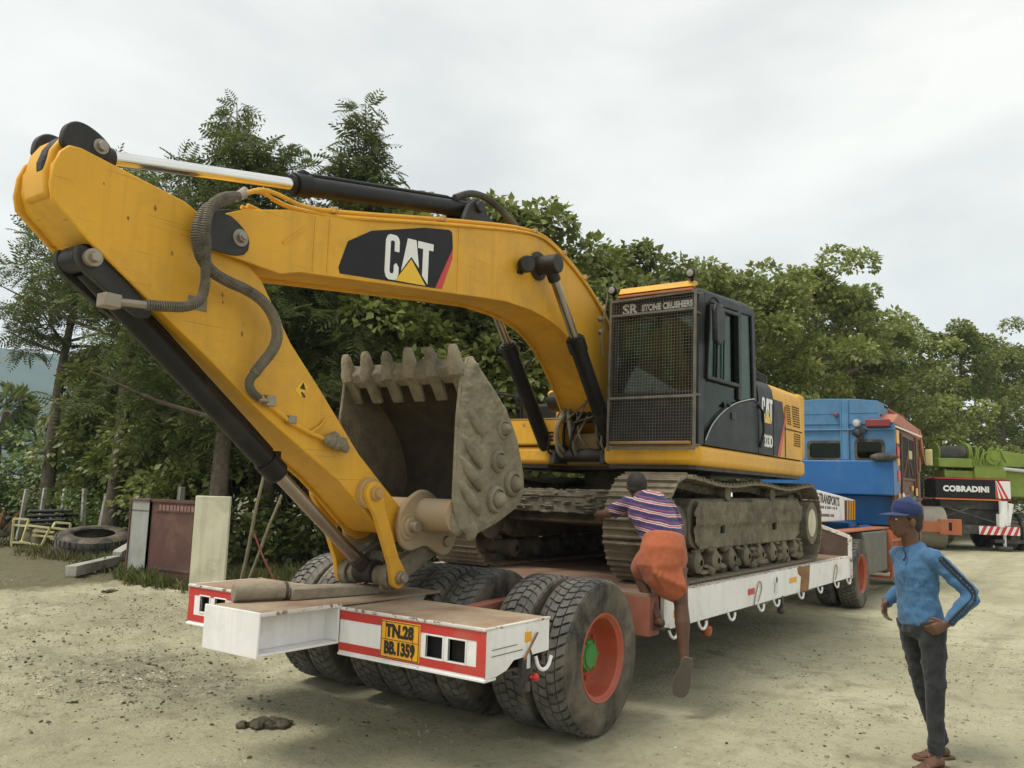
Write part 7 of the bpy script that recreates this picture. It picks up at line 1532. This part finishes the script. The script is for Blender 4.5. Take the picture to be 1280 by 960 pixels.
hand(b, wL, (.05, .9, -.05), (.3, .1, -.9), (.9, -.1, .2), 1.0, .8, 1); hand(b, wR, (-.1, .85, .25), (-.2, .2, -.9), (-.9, -.1, .2), 1.0, .8, 1)
hL, kL, aL = V3(-.10, .06, 1.12), V3(-.150, .22, 1.06), V3(-.035, .04, .715)
kL = V3(-.165, .25, 1.03); aL = V3(-.030, .10, .70)
hR, kR, aR = V3(.085, .02, 1.10), V3(.128, .00, .82), V3(.142, -.07, .385)
b.limb([(hL, .085), (hL.lerp(kL, .5), .074), (kL, .054)]); b.limb([(kL, .052), (kL.lerp(aL, .35), .052), (kL.lerp(aL, .8), .035), (aL, .034)])
b.limb([(hR, .085), (hR.lerp(kR, .5), .074), (kR, .055)]); b.limb([(kR, .054), (kR.lerp(aR, .30) + V3(.0, -.012, 0), .060), (kR.lerp(aR, .72), .038), (aR, .032)])
def foot(b, a, td, n_, s=1.0):
    td = Vector(td).normalized(); n_ = Vector(n_); n_ = (n_ - td * n_.dot(td)).normalized(); ts = td.cross(n_)
    b.limb([(a - td * .05 * s - n_ * .040, (.028, .030), ts), (a - n_ * .03 + td * .03, (.034, .036), ts), (a - n_ * .050 + td * .10, (.042, .022), ts), (a - n_ * .060 + td * .155, (.040, .015), ts)])
    for q in range(5): p0 = a - n_ * .062 + td * .15 + ts * (-.032 + .016 * q); b.limb([(p0, .011), (p0 + td * (.045 - .006 * abs(q - 1)), .009)], 8)
    return td, n_, ts
f1 = foot(b, aL, (-.55, .80, -.10), (0, 0, 1)); f2 = foot(b, aR, (-.18, .22, -.95), (.12, .95, .25))
skin('body', b, 'skin', PC, .0068, 3)
b = Body(); b.ball(H2 + V3(0, -.006, .012), (.081, .100, .097), 22, 16, Euler((R(-14), R(-6), R(8))).to_matrix()); b.ball(H2 + V3(.0, -.045, -.035), (.066, .050, .050), 16, 10)
skin('hair', b, 'hair', PC, .008, 3)
b = Body(); b.limb([(V3(.0, .05, 1.27), (.168, .125), sd), (waic, (.165, .125), sd), (V3(-.045, .14, 1.43), (.175, .126), sd), (chec, (.185, .124), sd), (V3(-.12, .245, 1.60), (.160, .090), sd), (V3(-.145, .275, 1.632), (.078, .07), sd)], 24)
for s_, e_ in ((sL, eL), (sR, eR)): b.limb([(s_.lerp(chec, .3), .070), (s_, .071), (s_.lerp(e_, .55), .063), (s_.lerp(e_, .80), .062)])
skin('t_shirt', b, 'tee', PC, .0095, 4, fold=(.026, .08))
b = Body(); b.limb([(V3(.0, .06, 1.335), (.160, .120), sd), (V3(-.005, .03, 1.25), (.178, .145), sd), (V3(-.01, .04, 1.13), (.195, .170), sd), (V3(.015, .04, 1.03), (.165, .15), sd), (V3(.075, .02, .93), (.115, .115), sd), (V3(.125, .0, .885), (.072, .09), sd)], 26)
b.limb([(V3(-.07, .06, 1.17), (.12, .12), sd), (V3(-.13, .16, 1.10), (.095, .11), sd), (V3(-.165, .25, 1.045), (.068, .085), sd)], 20)
b.limb([(V3(-.12, .18, 1.07), (.08, .10), sd), (V3(-.03, .09, 1.0), (.10, .09), sd), (V3(.06, .03, .93), (.10, .08), sd)], 18)
for k in range(6):                                                  # hanging folds
    x = -.15 + .055 * k; b.limb([(V3(x * .7 + .01, -.085, 1.20 - .02 * k), .018), (V3(x * .8 + .03, -.105, 1.06 - .02 * k), .024), (V3(x * .6 + .07, -.075, .95 - .006 * k), .015)], 8)
skin('wrapped_cloth', b, 'lungi', PC, .0095, 4, fold=(.010, .06))
for (a_, (td, n_, ts), m_) in ((aL, f1, 'hose'), (aR, f2, 'wood_brown')):
    b = B(); P = [(-.095, .030), (-.07, .046), (.02, .048), (.10, .062), (.17, .060), (.21, .040), (.222, .0)]
    o2 = [a_ + td * u + ts * w - n_ * .075 for u, w in P] + [a_ + td * u - ts * w - n_ * .075 for u, w in reversed(P)]; n = len(o2)
    b.add(o2 + [p - n_ * .016 for p in o2], [tuple(range(n)), tuple(reversed(range(n, 2 * n)))] + [(i, n + i, n + (i + 1) % n, (i + 1) % n) for i in range(n)])
    b.tube(smooth([a_ - n_ * .072 + td * .06 + ts * .040, a_ - n_ * .022 + td * .09, a_ - n_ * .072 + td * .06 - ts * .040], 2), .010, 6); obj('sandal', b, mat('sandal_grey', (.12, .10, .08), .8) if m_ == 'wood_brown' else m_, PC, .003)
# ================================================================== clods and pebbles on the ground
def clods(name, areas, m, seed, smin, smax):
    rng = np.random.default_rng(seed); base = B(); base.ball((0, 0, 0), 1, 6, 4); BV = np.array(base.v); BF = base.f; V = []; F = []; o = 0
    for (cx, cy, sx, sy, n) in areas:
        for _ in range(n):
            x, y = cx + rng.normal(0, sx), cy + rng.normal(0, sy); s = smin * (smax / smin) ** (rng.random() ** 2.2)
            if -.1 < y < 2.9 and 0.6 < x < 9: continue
            z = float(ground_h(np.array([x]), np.array([y]))[0]); k = BV * (s * np.array([rng.uniform(.7, 1.4), rng.uniform(.7, 1.4), rng.uniform(.4, .75)])) * (1 + rng.uniform(-.22, .22, (len(BV), 1))); a = rng.uniform(0, 6.28); c_, s_ = math.cos(a), math.sin(a)
            k = np.stack([k[:, 0] * c_ - k[:, 1] * s_ + x, k[:, 0] * s_ + k[:, 1] * c_ + y, k[:, 2] + z + s * .15], -1); V += k.tolist(); F += [tuple(i + o for i in f) for f in BF]; o += len(BV)
    me = bpy.data.meshes.new(name); me.from_pydata(V, [], F); me.materials.append(M[m]); ob = link(name, me); tag(ob, kind='stuff')
clods('dirt_crumbs', [(1.2, 5.0, 1.3, 1.8, 1100), (.3, 3.4, .7, 1.0, 700), (2.2, 8.0, 1.0, 2.0, 500), (3, -1.4, 2.6, .7, 420), (7, -1.0, 3, .8, 350)], 'stone', 91, .005, .017)
clods('mud_crumbs', [(.3, 3.5, .6, .9, 420), (1.5, 5.5, 1.2, 1.6, 420), (2.6, 7.2, .6, .8, 160), (4.0, -1.2, 2.5, .6, 110)], 'clod', 92, .005, .018)
for x, y, s, lab in ((.06, 1.90, .10, 'dark mud lump lying alone behind the trailer tail'), (2.80, 8.75, .065, 'dark mud lump on the ground in front of the metal box')):
    b = B(); z = float(ground_h(np.array([x]), np.array([y]))[0]); r8 = random.Random(4)
    for k in range(34):
        u = r8.gauss(0, .75); v = r8.gauss(0, .35); q = s * r8.uniform(.20, .48); b.ball((x + s * (u * .62 + v * .5), y + s * (-u * .75 + v * .5), z + q * .3 + s * max(0, .35 - .3 * abs(u)) * r8.random()), (q * r8.uniform(.8, 1.3), q * r8.uniform(.8, 1.3), q * r8.uniform(.5, .8)), 7, 5, None, .25, r8)
    tag(obj('mud_lump', b, 'clod', ang=60), lab, 'mud lump')
def gravel(name, areas, seed):
    """thousands of crumbs a few millimetres to two centimetres across"""
    rng = np.random.default_rng(seed); OV = np.array([(1, 0, 0), (-1, 0, 0), (0, 1, 0), (0, -1, 0), (0, 0, 1), (0, 0, -1)], float); OF = np.array([(0, 2, 4), (2, 1, 4), (1, 3, 4), (3, 0, 4)])
    P = np.concatenate([np.stack([rng.normal(cx, sx, n), rng.normal(cy, sy, n)], -1) for cx, cy, sx, sy, n in areas]); P = P[~((P[:, 1] > .1) & (P[:, 1] < 2.7) & (P[:, 0] > 1.0) & (P[:, 0] < 9))]; n = len(P)
    keep = vnoise(P[:, 0] * 1.1, P[:, 1] * 1.1, 33) + .5 * vnoise(P[:, 0] * 4, P[:, 1] * 4, 34) > .78; P = P[keep]; n = len(P)
    z = ground_h(P[:, 0], P[:, 1]); s = .004 * (3.6 ** (rng.random(n) ** 1.8)); sc = s[:, None] * np.stack([rng.uniform(.7, 1.5, n), rng.uniform(.7, 1.5, n), rng.uniform(.5, .95, n)], -1)
    a = rng.uniform(0, 6.28, n); V = OV[None] * sc[:, None] * rng.uniform(.7, 1.3, (n, 6, 1)); x = V[..., 0] * np.cos(a)[:, None] - V[..., 1] * np.sin(a)[:, None]; y = V[..., 0] * np.sin(a)[:, None] + V[..., 1] * np.cos(a)[:, None]
    V = np.stack([x + P[:, :1], y + P[:, 1:], V[..., 2] + z[:, None]], -1); F = (np.arange(n)[:, None, None] * 6 + OF[None]).reshape(-1, 3)
    me = bpy.data.meshes.new(name); me.vertices.add(n * 6); me.vertices.foreach_set('co', V.astype(np.float32).ravel()); me.loops.add(F.size); me.polygons.add(len(F)); me.loops.foreach_set('vertex_index', F.astype(np.int32).ravel())
    me.polygons.foreach_set('loop_start', (np.arange(len(F)) * 3).astype(np.int32)); me.update(calc_edges=True)
    m, t, p = nodes_mat('earth_crumbs'); ge = t.nodes.new("ShaderNodeNewGeometry"); c = ramp(t, ge.outputs["Random Per Island"], 0, 1, (.15, .135, .095, 1), (.50, .46, .33, 1)); t.links.new(c, p.inputs["Base Color"]); p.inputs["Roughness"].default_value = .95; p.inputs["Specular IOR Level"].default_value = .1
    me.materials.append(m); tag(link(name, me), kind='stuff')
gravel('gravel', [(0.6, 4.2, 1.1, 1.6, 20000), (2.0, 7.5, 1.2, 1.8, 10000), (3, -1.6, 2.2, .8, 5000), (-.8, .3, .9, 1.0, 4000), (7, -1.0, 3, 1.0, 4000)], 95)
# ================================================================== haze over the land: one even box of air
b = B(); b.box((-700, -900, -8), (1700, 1700, 216)); hzm = bpy.data.materials.new('haze'); hzm.use_nodes = True; ht = hzm.node_tree; ht.nodes.clear()
ho = ht.nodes.new("ShaderNodeOutputMaterial"); pv = ht.nodes.new("ShaderNodeVolumePrincipled"); pv.inputs["Color"].default_value = (.60, .80, 1.0, 1); pv.inputs["Density"].default_value = .00036; pv.inputs["Anisotropy"].default_value = .2
ht.links.new(pv.outputs[0], ho.inputs["Volume"]); hz_o = obj('haze', b, hzm); tag(hz_o, kind='stuff')
